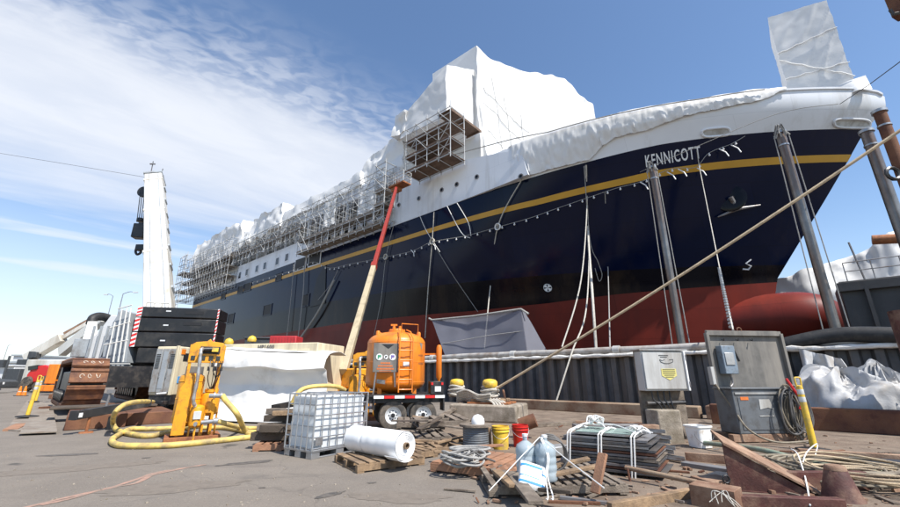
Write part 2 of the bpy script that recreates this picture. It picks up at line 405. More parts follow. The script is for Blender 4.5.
# ------------------------------------------------------------------ ground
def ground_mat():
    m = mat('asphalt', (.165, .148, .130), .9, var=.10, sc=.6); nt = m.node_tree; N = nt.nodes; L = nt.links
    b = [n for n in N if n.type == 'BSDF_PRINCIPLED'][0]
    tc = N.new('ShaderNodeTexCoord'); co = tc.outputs['Object']
    def nz(sc, det=6, ro=.6, src=co):
        n = N.new('ShaderNodeTexNoise'); n.inputs['Scale'].default_value = sc; n.inputs['Detail'].default_value = det; n.inputs['Roughness'].default_value = ro
        L.new(src, n.inputs['Vector']); return n.outputs['Fac']
    def ramp(src, a, b_, ca=(0, 0, 0, 1), cb=(1, 1, 1, 1)):
        r = N.new('ShaderNodeValToRGB'); r.color_ramp.elements[0].position = a; r.color_ramp.elements[1].position = b_
        r.color_ramp.elements[0].color = ca; r.color_ramp.elements[1].color = cb; L.new(src, r.inputs[0]); return r.outputs[0]
    def mix(fac, a, b_, mode='MIX'):
        x = N.new('ShaderNodeMix'); x.data_type = 'RGBA'; x.blend_type = mode
        if isinstance(fac, float): x.inputs[0].default_value = fac
        else: L.new(fac, x.inputs[0])
        for q, k in ((a, 6), (b_, 7)):
            if isinstance(q, tuple): x.inputs[k].default_value = q
            else: L.new(q, x.inputs[k])
        return x.outputs[2]
    base = ramp(nz(.35, 8, .7), .32, .68, (.152, .128, .103, 1), (.226, .193, .157, 1))
    base = mix(ramp(nz(1.7, 8, .7), .5, .8), base, (.145, .125, .105, 1))
    base = mix(ramp(nz(140, 2, .5), .56, .72), base, (.27, .25, .225, 1))
    base = mix(ramp(nz(95, 2, .5), .60, .74), base, (.07, .065, .06, 1))
    base = mix(ramp(nz(38, 3, .6), .55, .75), base, (.105, .09, .075, 1))
    base = mix(ramp(nz(30, 3, .6), .60, .78), base, (.31, .275, .23, 1))
    mp = N.new('ShaderNodeMapping'); mp.inputs['Rotation'].default_value = (0, 0, .9); mp.inputs['Scale'].default_value = (.25, 2.2, 1); L.new(co, mp.inputs[0])
    base = mix(ramp(nz(1.1, 6, .65, mp.outputs[0]), .56, .8), base, (.135, .115, .098, 1))
    # cracks
    wv = N.new('ShaderNodeTexNoise'); wv.inputs['Scale'].default_value = 1.3; wv.inputs['Detail'].default_value = 6; L.new(co, wv.inputs['Vector'])
    va = N.new('ShaderNodeVectorMath'); va.operation = 'MULTIPLY_ADD'; va.inputs[1].default_value = (.9, .9, 0); L.new(wv.outputs['Color'], va.inputs[0]); L.new(co, va.inputs[2])
    vo = N.new('ShaderNodeTexVoronoi'); vo.feature = 'DISTANCE_TO_EDGE'; vo.inputs['Scale'].default_value = .22; L.new(va.outputs[0], vo.inputs['Vector'])
    ck = ramp(vo.outputs['Distance'], .0012, .004, (1, 1, 1, 1), (0, 0, 0, 1))
    ckm = N.new('ShaderNodeMath'); ckm.operation = 'MULTIPLY'; ckm.inputs[1].default_value = .28; L.new(ck, ckm.inputs[0])
    base = mix(ckm.outputs[0], base, (.05, .045, .04, 1))
    base = mix(ramp(nz(.55, 4, .55), .64, .72), base, (.12, .105, .09, 1))
    base = mix(ramp(nz(.9, 4, .5), .67, .71), base, (.075, .068, .06, 1))
    L.new(base, b.inputs['Base Color'])
    bp = N.new('ShaderNodeBump'); bp.inputs['Strength'].default_value = .5; bp.inputs['Distance'].default_value = .006; L.new(nz(120, 3), bp.inputs['Height']); L.new(bp.outputs[0], b.inputs['Normal'])
    m2 = mat('dirt', (.135, .096, .070), .95, var=.42, sc=1.6, dirt=(.22, .170, .125), damt=.55, dsc=1.8, bump=.7, bsc=30)
ground_mat()
g = MB(); g.grid(lambda u, v: V((lerp(-1500, 900, u), lerp(-60, 2200, v), 0)), 8, 8)
tag(g.build('asphalt_ground', 'asphalt'), kind='structure')
mat('oil', (.075, .068, .06), .7, var=.3, sc=6, dirt=(.14, .12, .10), damt=.5, dsc=9)
mat('patch', (.145, .122, .098), .9, var=.2, sc=12, dirt=(.19, .16, .13), damt=.7, dsc=7, bump=.4, bsc=90)
def stain(name, px, py, rx, ry, rz, m, z, seed):
    c = G(px, py); R = Matrix.Rotation(rz, 3, 'Z')
    def f(u, v):
        a = v * 2 * PI; r = u * (1 + .45 * noise.noise(V((math.cos(a) * 1.6 + seed, math.sin(a) * 1.6, 2))) + .15 * noise.noise(V((math.cos(a) * 6 + seed, math.sin(a) * 6, 4))))
        p = c + R @ V((rx * r * math.cos(a), ry * r * math.sin(a), 0)); p.z = z; return p
    tag(MB().grid(f, 3, 48).build(name, m), kind='structure')
stain('oil_stain', 247, 463, .42, .12, .5, 'oil', .0045, 1.3)
stain('oil_stain', 146, 458, .07, .05, 0, 'oil', .0045, 5.1); stain('oil_stain', 262, 488, .05, .03, 0, 'oil', .0045, 8.2); stain('oil_stain', 372, 483, .06, .04, .3, 'oil', .0045, 3.3)
stain('oil_stain', 330, 495, .22, .07, .9, 'oil', .0045, 12.3); stain('oil_stain', 70, 455, .5, .10, .3, 'oil', .0045, 7.7)
stain('asphalt_patch', 170, 487, .9, .32, .35, 'patch', .003, 2.2); stain('asphalt_patch', 60, 470, 1.4, .25, .5, 'patch', .003, 9.4); stain('asphalt_patch', 400, 497, .6, .25, -.2, 'patch', .003, 4.9)
# rusty dirt along the dock edge and under the stacked material
pts = []
edge = [(430, 424), (452, 436), (476, 448), (470, 458), (492, 470), (478, 482), (500, 492), (520, 500), (560, 512), (640, 516), (760, 520), (960, 520)]
lo_ = [G(x, y) for x, y in edge]
den = catmull(lo_, 5)
hi_ = [F3(p.dot(D) + 0, 19.2, 0) if True else p for p in den]
def dirtfn(u, v):
    i = u * (len(den) - 1); k = min(int(i), len(den) - 2); a = lerp(den[k], den[k+1], i - k)
    a = a + V((noise.noise(a * 2.1), noise.noise(a * 2.3 + V((5, 1, 0))), 0)) * .22 * (1 - v)
    s_ = lerp(14., -14., u); b_ = F3(s_, 19.2, 0)
    p = lerp(a, b_, v); p.z = .005; return p
tag(MB().grid(dirtfn, 66, 24).build('dirt_ground', 'dirt'), kind='structure')
# faded reddish survey line sprayed on the asphalt
mat('faded_paint', (.40, .235, .175), .9, var=.2, sc=9, dirt=(.20, .165, .13), damt=.5, dsc=5)
fl = [G(x, y) for x, y in [(20, 509), (70, 497), (110, 488), (135, 480), (160, 472), (200, 466)]]
fl = catmull(fl, 8)
def lf(u, v):
    i = u * (len(fl) - 1); k = min(int(i), len(fl) - 2); p = lerp(fl[k], fl[k+1], i - k); t = (fl[k+1] - fl[k]).normalized()
    q = p + V((-t.y, t.x, 0)) * (v - .5) * (.075 + .03 * noise.noise(p * 4)); q.z = .004; return q
tag(MB().grid(lf, 60, 1).build('painted_line', 'faded_paint'), kind='structure')
tag(MB().grid(lambda u, v: lf(u, v) + V((.10 + .05 * math.sin(u * 17), .13 + .05 * math.sin(u * 23), .0005)), 60, 1).build('painted_line', 'faded_paint'), kind='structure')

tag(MB().grid(lambda u, v: F3(lerp(-45, 130, u), lerp(19.75, 75, v), .009), 20, 8).build('added_dark_floor', 'added_dark_floor'), kind='structure')  # unseen dark sheet added behind the wall so less light bounces onto the hull
# ------------------------------------------------------------------ the ship
NS = 26.0; BB = 11.0; NC = NS + BB; SEND = 88.0
_st = [(885, 98), (886, 107), (864, 132), (845, 166), (825, 200), (809, 226.5), (777.5, 278.5)]
_st = [sn(onN(x, y, NC)) for x, y in _st][::-1]
ZS = [-6, 2, 7.0] + [a[2] for a in _st]; SS = [5.0, 2.0, .75] + [a[0] for a in _st]
ZT = ZS[-1]
ZS += [22.0]; SS += [SS[-1] - .15]
def s_stem(z): return interp(z, ZS, SS)
def half(s, z):
    q = min(max(z / ZT, 0), 1); Lr = 40 - 12 * q; pp = 2.0 + .6 * q
    k = min(max((s - s_stem(z)) / Lr, 0), 1)
    w = BB * (1 - (1 - k) ** pp)
    if z < 3: w *= math.sqrt(max(0, 1 - ((3 - z) / 8.5) ** 2))
    return w
def hullN(s, z): return NC - half(s, z)
def hit(px, py, off=.0):
    r = ray(px, py); t = 10.
    while t < 150:
        p = CAM + r * t; s, n, z = sn(p)
        if n >= hullN(s, z) - off: return p
        t += .04
    return None
z_blue = lambda s: interp(s, [-7, 5, 10, 15, 20, 26, 45, 90], [17.9, 17.62, 17.25, 17.0, 16.8, 16.72, 16.5, 16.1])
z_yel = lambda s: interp(s, [-6, 2, 5.5, 8, 14, 21, 40, 90], [16.1, 15.87, 15.72, 15.45, 15.0, 14.85, 14.85, 14.5])
z_boot = lambda s: interp(s, [0, 20, 45, 90], [9.2, 9.4, 10.0, 9.6])
z_red = lambda s: interp(s, [0, 5, 10, 15, 21, 40, 90], [8.05, 7.8, 7.55, 7.15, 6.95, 7.1, 6.6])
z_bul = lambda s: interp(s, [-8, -7.3, -6.2, -2, 2, 7, 16, 25], [19.6, 20.2, 20.4, 20.32, 20.05, 20.1, 20.2, 20.2])
def strip(mb, zlo, zhi, nr, off=0., smax=SEND, ns=110, e0=0., both=True):
    def fn(side):
        def f(u, v):
            e = e0 + (1 - e0) * u ** 2.2; s = e * smax
            for _ in range(6):
                z = lerp(zlo(s), zhi(s), v); s = lerp(s_stem(z), smax, e)
            n = half(s, z) + off * min(1, e * 400)
            return F3(s - (off if e == 0 else 0), NC - side * n, z)
        return f
    mb.grid(fn(1), ns, nr)
    if both: mb.grid(fn(-1), ns, nr)
    return mb
ship = thing('ferry_ship', 'long navy and white ferry with yellow stripe and red bottom, raised in dry dock', 'ship', F3(20, NC, 0), math.atan2(D.y, D.x))
hb = strip(MB(), lambda s: -4.0, z_red, 14)
hb.build('hull_bottom', 'red_bottom', ship, weld=True)
strip(MB(), z_red, z_boot, 4).build('boot_topping', 'boot_black', ship, weld=True)
hs = strip(MB(), z_boot, z_blue, 12); 
hs.grid(lambda u, v: F3(SEND, lerp(NC - half(SEND, lerp(7, 16, v)), NC + half(SEND, lerp(7, 16, v)), u), lerp(0, 16, v)), 8, 6)
hs.build('hull_side', 'navy', ship, weld=True)
strip(MB(), lambda s: z_yel(s) - .23, lambda s: z_yel(s) + .23, 2, off=.02, e0=.0).build('stripe', 'stripe_yellow', ship, weld=True)
bw = strip(MB(), z_blue, z_bul, 5, smax=26, ns=70)
bw.build('bulwark', 'ship_white', ship, weld=True)
rail = []
for i in range(60):
    e = (i / 59) ** 2; s = lerp(-7.5, 15, e); rail.append(F3(s, NC - half(s, z_bul(s)), z_bul(s)))
rail2 = [F3(p.dot(D), 2 * NC - p.dot(NN), p.z) for p in rail]
MB().path(rail2[::-1] + rail, .13, 6).build('cap_rail', 'ship_white', ship)
MB().grid(lambda u, v: F3(lerp(-6.6, 84, u ** 2), NC + lerp(-1, 1, v) * max(0.02, half(lerp(-6.6, 84, u ** 2), 18.4) - .1), 18.3), 60, 4).build('deck', 'crane_grey', ship)
# bulb
bc = sn(onN(850, 316, NC)); s_tip = bc[0]
prof = []
for i in range(25):
    t = i / 24; a = t * PI / 2
    prof.append((max(.02, 2.0 * math.sin(a) ** .85 if t < 1 else 2.0), 0))
mb = MB(); n_ = 28; rings = 30
def bulbf(u, v):
    x = u * 9.5                      # distance aft of the tip
    k = min(1, x / 3.0); r = math.sqrt(max(0, 1 - (1 - k) ** 2.3))
    rz = 1.85 * r * (1 + .0 * x); ry = 1.75 * r
    rz *= 1 - .12 * max(0, (x - 6) / 3.5)
    a = v * 2 * PI
    return F3(s_tip + x, NC + ry * math.cos(a), 5.25 + rz * math.sin(a) + .12 * k)
mb.grid(bulbf, rings, n_); mb.build('bulbous_bow', 'red_bottom', ship, weld=True)
# name, marks
p0 = sn(hit(646, 167.5)); p1 = sn(hit(703, 158))
wid = abs(p0[0] - p1[0])
def namef(c, k=[None]):
    s = p0[0] - c.x * NAME_K; z = lerp(p0[2], p1[2], c.x * NAME_K / wid) + c.y * 1.12
    return F3(s, hullN(s, z) - .025 - c.z * .5, z)
_tmp = []
NAME_K = 1.0
mbt = text_mb('KENNICOTT', 1.0, lambda c: V(c), shear=.25, ext=.015, spacing=1.15, bold=.012)
xm = max(v.x for v in mbt.v); NAME_K = wid / xm
mbt.v = [namef(v) for v in mbt.v]
mbt.build('name_lettering', 'letter_white', ship, smooth=False)
# thruster mark: white disc with dark cross
c0 = sn(hit(548, 288))
mb = MB(); md = MB()
def onhull(s, z, o): return F3(s, hullN(s, z) - o, z)
for k in range(4):
    a0 = k * PI / 2 + .25; vs = [onhull(c0[0], c0[2], .03)] + [onhull(c0[0] + .26 * math.cos(a0 + j * .18), c0[2] + .26 * math.sin(a0 + j * .18), .03) for j in range(7)]
    mb.add(vs, [(0, j, j + 1) for j in range(1, 7)])
mb.path([onhull(c0[0] + .29 * math.cos(a * .25), c0[2] + .29 * math.sin(a * .25), .03) for a in range(26)], .025, 5)
mb.build('thruster_mark', 'letter_white', ship)
c1 = sn(hit(748, 265))
MB().path([onhull(c1[0] - .25, c1[2] + .35, .03), onhull(c1[0] + .1, c1[2] + .1, .03), onhull(c1[0] - .15, c1[2] - .1, .03), onhull(c1[0] + .05, c1[2] - .32, .03), onhull(c1[0] + .35, c1[2] - .28, .03)], .06, 5).build('bulb_mark', 'letter_white', ship)
# anchor in its hawse
a0 = sn(hit(735, 206)); hz_ = MB()
P = lambda ds, dz, o=.12: onhull(a0[0] + ds, a0[2] + dz, o)
hz_.lathe([(0, -.1), (.75, -.1), (.95, .0), (.95, .1), (.7, .16), (0, .05)], P(.1, .45, .05), 20, Matrix((D, V((0, 0, 1)), -NN)).transposed())
hz_.build('hawse_pipe', 'boot_black', ship)
an = MB(); an.tube(P(.1, .5, .3), P(-.1, -.3, .35), .16, 8); an.tube(P(-.1, -.3, .35), P(-1.4, -.1, .3), .13, 8, r2=.05); an.tube(P(-.1, -.3, .35), P(1.1, -.75, .3), .13, 8, r2=.05)
an.build('anchor', 'steel_grey', ship)
# oval rope openings in the white bulwark
for (px, py, w) in ((716, 132.5, .78), (852, 124, .95)):
    a = sn(hit(px, py)); sgn = []
    ring = [onhull(a[0] + w * math.copysign(abs(math.cos(t)) ** .5, math.cos(t)), a[2] + .24 * math.copysign(abs(math.sin(t)) ** .7, math.sin(t)), .04) for t in [k * 2 * PI / 32 for k in range(32)]]
    fr = MB().path(ring, .09, 6, closed=True).build('fairlead', 'ship_white', ship)
    MB().add([onhull(a[0], a[2], .02)] + [lerp(onhull(a[0], a[2], .02), q, .95) for q in ring], [(0, k + 1, (k + 1) % 32 + 1) for k in range(32)]).build('opening', 'cabinet', fr)
# superstructure
sup = MB()
def flat(mb, pts, N0=25.98, th=.25):
    mb.prism([F3(s, N0, z) for s, z in pts], NN * th)
low_top = 19.2
flat(sup, [(s, z_blue(s) - .02) for s in (14, 18, 22, 26, 29.5)] + [(29.5, 22.6), (22.3, 21.2), (14.6, 19.6)], 25.97)
sup.build('superstructure_front', 'ship_white', ship, smooth=False)
sw = MB(); flat(sw, [(s, z_blue(s) - .02) for s in (29.5, 40, 50, 60, 70, 80, 88)] + [(88, low_top), (29.5, low_top)], 25.98)
sw.build('superstructure_side', 'ship_white', ship, smooth=False)
ub = MB(); flat(ub, [(29.5, 21.8), (50, 21.9), (50, 23.3), (29.5, 23.4)], 25.96)
flat(ub, [(50, 22.4), (88, 22.2), (88, 23.0), (50, 23.2)], 25.96)
ub.build('upper_band', 'ship_white', ship, smooth=False)
mb = MB(); mb.box(F3(58.8, 29.2 + 4, 19.1), (58.4, 14, .2), math.atan2(D.y, D.x)); mb.build('promenade_deck', 'ship_white', ship)
mb = MB(); mb.box(F3(58.8, 33.2, 23.1), (58.4, 14, .2), math.atan2(D.y, D.x)); mb.build('upper_deck', 'ship_white', ship)
mb = MB(); mb.box(F3(58.8, 32.4, 21.1), (58.2, 8, 3.8), math.atan2(D.y, D.x)); mb.build('deck_house', 'recess', ship)
mb = MB(); mb.box(F3(25.5, 35, 20.2), (7.5, 17.4, 3.2), math.atan2(D.y, D.x)); mb.build('bridge_house', 'ship_white', ship)
mb = MB(); mb.box(F3(59, 34, 25.0), (40, 9, 3.6), math.atan2(D.y, D.x)); mb.build('upper_house', 'recess', ship)
for k in range(20):
    s = 30 + k * 2.95; mb = MB(); mb.box(F3(s, 26.1, 20.5), (.22, .22, 2.7), math.atan2(D.y, D.x)); mb.build('stanchion', 'ship_white', ship)
# windows of the lower band, two large openings, portholes
for px, py in ((240, 276), (247, 273), (257, 269.5), (265, 266.5), (277.5, 262), (287, 258), (226, 281), (233, 279)):
    a = sn(onN(px, py, 25.98)); c = F3(a[0], 25.955, a[2] + .1)
    f = MB(); f.box(c, (1.15, .06, 1.35), math.atan2(D.y, D.x)); w = f.build('window', 'ship_white', ship, bevel=.02)
    MB().box(c - NN * .035, (.8, .03, 1.0), math.atan2(D.y, D.x)).build('pane', 'glass_dark', w)
for k in range(9):
    s = 31.5 + k * 1.75 ; c = F3(s, 25.955, 18.1)
    w = MB().box(c, (1.0, .06, 1.2), math.atan2(D.y, D.x)).build('window', 'ship_white', ship, bevel=.02)
    MB().box(c - NN * .035, (.7, .03, .9), math.atan2(D.y, D.x)).build('pane', 'glass_dark', w)
for px, py, w_, h_ in ((300, 270.5, 2.6, 1.5), (314, 266, 2.6, 1.5)):
    a = sn(onN(px, py, 25.98)); c = F3(a[0], 25.95, a[2] + .9)
    f = MB().box(c, (w_ + .3, .06, h_ + .3), math.atan2(D.y, D.x)).build('opening_frame', 'ship_white', ship, bevel=.02)
    MB().box(c - NN * .035, (w_, .03, h_), math.atan2(D.y, D.x)).build('dark_opening', 'dark_hole', f)
Mp = Matrix((D, V((0, 0, 1)), -NN)).transposed()
for px, py in ((477, 177), (457, 184.5), (442, 190), (419, 198.5), (399, 205), (521, 176.5)):
    a = sn(onN(px, py, 25.97)); c = F3(a[0], 25.95, a[2])
    r = MB().lathe([(.15, 0), (.24, 0), (.24, .05), (.15, .05)], c, 14, Mp, loop=True).build('porthole', 'steel_grey', ship)
    MB().lathe([(.0, .03), (.17, .03)], c, 14, Mp).build('pane', 'glass_dark', r)
# openings in the navy side
for px, py, w_, h_ in ((223.6, 296.3, 1.7, 1.1), (240.8, 289.8, 1.9, 1.2), (248, 287, 2.4, 1.3), (279, 277, 1.6, 1.1), (231, 318.7, 2.2, 1.6), (267.7, 310, 2.4, 1.5), (306, 300.5, 1.6, 1.5)):
    a = sn(hit(px, py)); c = F3(a[0], hullN(a[0], a[2]) - .02, a[2])
    f = MB()
    for dx, dz, lx, lz in ((0, h_/2, w_ + .2, .12), (0, -h_/2, w_ + .2, .12), (w_/2, 0, .12, h_), (-w_/2, 0, .12, h_)):
        f.box(c + D * dx + V((0, 0, dz)), (lx, .12, lz), math.atan2(D.y, D.x))
    f = f.build('hull_opening', 'navy', ship)
    MB().box(c, (w_ - .1, .04, h_ - .1), math.atan2(D.y, D.x)).build('dark_opening', 'dark_hole', f)
# tall dark shell door low on the side
a = sn(hit(320, 287)); c = lambda ds, dz: F3(a[0] + ds, hullN(a[0] + ds, a[2] + dz) - .03, a[2] + dz)
MB().prism([c(-1.6, -2.2), c(1.7, -2.3), c(.6, 1.4), c(-1.0, 2.6)], NN * .05 * -1).build('shell_door', 'boot_black', ship)

# ------------------------------------------------------------------ white shrink-wrap
def wrk(amp, sc, fold=.0):
    def f(p):
        q = p * sc
        d = noise.noise_vector(q) * amp + noise.noise_vector(q * 2.7 + V((7, 3, 1))) * amp * .45
        r = 1 - abs(noise.noise(q * 1.6 + V((2, 9, 4)))) * 2
        return p + d + V((d.x, d.y, 0)) * fold * max(0, r) ** 3
    return f
def ring(s0, s1, n0, n1, z): return [F3(s0, n0, z), F3(s1, n0, z), F3(s1, n1, z), F3(s0, n1, z)]
w1 = thing('bridge_wrap', 'huge white plastic wrap tenting the bridge high above the deck', 'plastic wrap', F3(22.4, 31, 19))
# bridge wing: boxed wrap over the near end
mb = MB(); b = ring(22.4, 29.2, 25.5, 32, 26.2); t = [F3(22.4, 25.5, 32.6), F3(28.6, 25.7, 29.6), F3(28.6, 32, 30.5), F3(22.4, 32, 36.0)]
b[1].z = 26.6; b[2].z = 26.6
mb.block(b + t, (26, 22, 20), wrk(.12, .5, .4)); mb.build('wing_cover', 'wrap', w1, weld=True)
mb = MB(); b = ring(28.3, 30.6, 25.4, 32, 27.3); t = ring(28.3, 30.3, 25.6, 32, 29.9)
mb.block(b + t, (8, 16, 8), wrk(.45, .6, .5)); mb.build('wing_end_cover', 'wrap', w1, weld=True)
tops = [sn(onS(x, y, 22.0)) for x, y in [(482, 52), (497, 60), (511, 64), (530, 72), (556, 78), (566, 80), (580, 92), (594, 104), (597, 118)]]
tn = [a[1] for a in tops]; tz = [a[2] for a in tops]
def frontf(u, v):
    n = lerp(tn[0] - 1.2, tn[-1], u); zt = interp(n, tn, tz)
    z = lerp(19.5, zt, v); s = 22.0 - (1 - v) ** 1.5 * 1.5 + .35 * math.sin(u * 9)
    p = F3(s, n, z); d = noise.noise_vector(p * .3) * .3
    h1 = n * .8 + z * .55; h2 = z * .8 - n * .5
    rd_ = noise.noise(V((h1 * .5, h2 * .10, 4))) * .30 + noise.noise(V((n * 1.2, z * .12, 9))) * .16 + noise.noise(V((h2 * .9, h1 * .10, 14))) * .10
    return p + D * (d.x - rd_ * min(1, v * 6) * (v < .985)) + V((0, 0, d.y * (1 if v > .98 else .3)))
mb = MB(); mb.sheet(frontf, 120, 90, .15)
mb.grid(lambda u, v: frontf(u, 1) + D * 7 * v + V((0, 0, -2.5 * v)), 60, 8)
mb.grid(lambda u, v: frontf(0, v) + D * 7 * u, 8, 20); mb.grid(lambda u, v: frontf(1, v) + D * 7 * u, 8, 20)
mb.build('front_cover', 'wrap', w1)
# vertical strip where two sheets are joined
mb = MB(); mb.sheet(lambda u, v: F3(21.6 - .2 * math.sin(v * 7), 29.9 + u * 1.3, lerp(21.5, 35.5, v)) + noise.noise_vector(V((u, v * 9, 1))) * .12, 4, 30, .06); mb.build('joining_strip', 'wrap', w1)
for k, (n0_, z0_, n1_, z1_) in enumerate(((30.5, 31.0, 46.0, 29.0), (31.0, 27.0, 47.5, 24.5), (34.5, 21.0, 33.5, 36.0), (40.5, 21.0, 39.5, 34.0), (31.5, 22.0, 36.5, 27.5), (37.0, 21.0, 36.4, 35.0), (44.0, 21.0, 43.4, 31.0), (31.0, 33.0, 41.0, 32.0))):
    def fp(t):
        n = lerp(n0_, n1_, t); z = min(lerp(z0_, z1_, t), interp(n, tn, tz) - .1); u = (n - tn[0] + 1.2) / (tn[-1] - tn[0] + 1.2); v = (z - 19.5) / (interp(n, tn, tz) - 19.5)
        return frontf(min(max(u, 0), 1), min(max(v, 0), 1)) - D * .07
    MB().path([fp(t / 30) for t in range(31)], .03, 5).build('tape_seam', 'rope_grey', w1)
# sheet stretched from the tent over the foredeck down the bulwark
def lowz(s): return interp(s, [-2.4, -1.2, 1, 3, 5.5, 7.5, 8.5, 9.5, 15.6], [20.2, 19.6, 19.3, 19.1, 18.6, 18.5, 18.1, 17.35, 17.15])
def drape(u, v):
    s = lerp(-2.6, 15.4, u)
    zb = z_bul(s) + .12
    if v < .5:
        k = v / .5; z = lerp(lowz(s), zb, k); n = hullN(s, z) - .10 - .04 * math.sin(k * PI)
        a = .20 * (1 - k * .6); f = noise.noise(V((s * 1.1 + z * .5, z * .3, 3))) + .7 * noise.noise(V((s * 3.6 - z * .8, z * .5, 8))) + .55 * noise.noise(V((s * 8, z * 1.1, 2)))
        return F3(s, n - a * abs(f) * 1.1, z + .08 * noise.noise(V((s * 2, 0, 5))) * (1 - k))
    k = (v - .5) / .5
    rise = interp(s, [-2.6, 3, 8, 15.4], [.35, .75, 1.4, 2.6]); reach = interp(s, [-2.6, 8, 15.4], [3.5, 6, 6])
    z = zb + rise * k ** .9; n = hullN(s, zb) - .10 + reach * k; ss = s + interp(s, [5, 15.4], [0, 5.2]) * k
    d = noise.noise(V((ss * .7, n * .9, 2))) * .28 + (1 - 2 * abs(noise.noise(V((ss * 1.4 + n * .6, n * 1.0, 5))))) * .16
    return F3(ss, n, z + d * (.3 + .7 * math.sin(k * PI)))
dr = MB().sheet(drape, 150, 40, .05).build('foredeck_wrap', 'wrap', smooth=True, ang=60)
tag(dr, 'crumpled white sheeting draped over the bow bulwark below the tented bridge', 'plastic wrap')
rp = []
for i in range(40):
    s = lerp(-1.5, 21.5, i / 39); rp.append(F3(s, hullN(min(s, 15), z_bul(s)) - .42, z_bul(s) - .05 + interp(s, [12, 22], [0, 1.6])))
tag(MB().path(rp, .045, 5).build('lashing_rope', 'rope_grey'), 'thin grey rope lashed along the white sheeting at the bulwark rail', 'rope')
# tall wrapped box on the bow
w2 = MB(); b = ring(-6.4, -3.0, 36.0, 39.2, 19.5); t = ring(-6.5, -3.1, 36.0, 39.2, 29.3)
t[0].z = 28.55; t[3].z = 28.6
w2.block(b + t, (30, 20, 70), lambda p: wrk(.03, .6, .3)(p) + NN * (-.05 * max(0, 1 - 4 * abs(noise.noise(V((p.dot(D) * .9 + p.z * .5, p.z * .25, 3)))))) + D * (.04 * max(0, 1 - 4 * abs(noise.noise(V((p.z * .8, p.dot(D) * .3, 6)))))))
bx = w2.build('mast_wrap', 'wrap', weld=True, ang=50); tag(bx, 'tall upright box wrapped in white plastic at the tip of the bow', 'plastic wrap')
sk = MB(); sk.sheet(lambda u, v: F3(lerp(-2.2, -7.0, u), lerp(35.4, 36.0, v) + (.25 * math.sin(u * 20) * (1 - v)), lerp(20.3, 21.4, v) - .3 * (1 - v) * abs(math.sin(u * 5))) - NN * 0, 40, 8, .05)
sk.build('skirt', 'wrap', bx)
for (z0, dz) in ((25.6, .35), (25.0, -3.4), (23.2, -.4)):
    MB().path([F3(lerp(-3.0, -6.5, i / 12), 35.90, z0 + dz * i / 12 + .06 * math.sin(i * 2)) for i in range(13)], .035, 5).build('tape_line', 'rope_white', bx)
# wraps over the accommodation aft
wa = MB(); b = ring(29.4, 38.5, 26.1, 33, 22.2); t = [F3(29.6, 26.3, 28.2), F3(36.0, 26.6, 27.2), F3(36.4, 33, 27.2), F3(29.6, 33, 28.8)]
wa.block(b + t, (34, 20, 26), wrk(.30, .6, .6)); tag(wa.build('funnel_wrap', 'wrap', weld=True), 'slumped white sheeting just aft of the bridge scaffold tower', 'plastic wrap')
wb = MB(); wb.block(ring(54.5, 66, 25.5, 36, 22.6) + ring(55.5, 65.5, 25.7, 36, 26.6), (26, 14, 12), wrk(.5, .4, .6)); tag(wb.build('midship_wrap', 'wrap', weld=True), 'smooth white sheeting on the roof midway along the stern half', 'plastic wrap')
wc = MB(); wc.block(ring(68, 91.5, 25.4, 36, 21.8) + ring(69, 90.5, 25.6, 36, 27.6), (46, 16, 16), wrk(.5, .4, .5)); tag(wc.build('stern_wrap', 'wrap', weld=True), 'billowing white sheeting over the stern upper decks', 'plastic wrap')
wd = MB(); wd.block(ring(65, 71, 25.5, 30, 22.2) + ring(65.5, 70.6, 25.8, 30, 24.9), (14, 10, 10), wrk(.6, .5, .6)); tag(wd.build('roof_wrap', 'wrap', weld=True), 'small crumpled white sheet between the midship and stern roof covers', 'plastic wrap')
# long roof sheet edge on the band s 29-54
we = MB(); we.block(ring(36, 55, 25.7, 31, 23.3) + ring(36.5, 55, 26.0, 31, 25.3), (40, 8, 6), wrk(.25, .5, .5)); tag(we.build('rolled_wrap', 'wrap', weld=True), 'long low roll of white sheeting along the upper deck edge', 'plastic wrap')
for i, (s0, s1, z0, z1) in enumerate(((33.0, 36.2, 19.4, 22.4), (41, 43.4, 19.6, 23.2), (73.5, 80, 17.0, 21.6), (82.5, 89, 18.5, 24.0))):
    f = MB().sheet(lambda u, v: F3(lerp(s0, s1, u), 25.75 - .15 * noise.noise(V((u * 5 + i, v * 4, 2))) - .12 * math.sin(u * 9) * v, lerp(z1, z0, v) - .25 * math.sin(u * PI) * (1 - v)), 30, 20, .03).build('screen_sheet', 'wrap')
    tag(f, ['white sheet tied inside the long scaffold nearest the red boom', 'white sheet tied inside the long scaffold towards the two square openings', 'white sheet tied low inside the stern scaffold', 'white sheet tied high inside the stern scaffold at the stern end'][i], 'sheet', 'white sheets tied inside the scaffolds')
# loose white flaps hanging between the stern scaffolds
for i, s in enumerate((53, 57.5, 62.5, 68.5)):
    f = MB().sheet(lambda u, v: F3(s + u * 1.1 + 1.5 * (1 - v), 25.6 - .2 * math.sin(v * 5 + u * 3), lerp(19.6, 22.9, v)), 4, 14, .04).build('hanging_flap', 'wrap')
    tag(f, ['white plastic flap hanging on the ship side, the one nearest the two large square openings', 'second white plastic flap along from the two large square openings', 'white plastic flap hanging below the small crumpled roof sheet', 'white plastic flap nearest the stern scaffold'][i], 'plastic flap', 'loose flaps on the ship side')

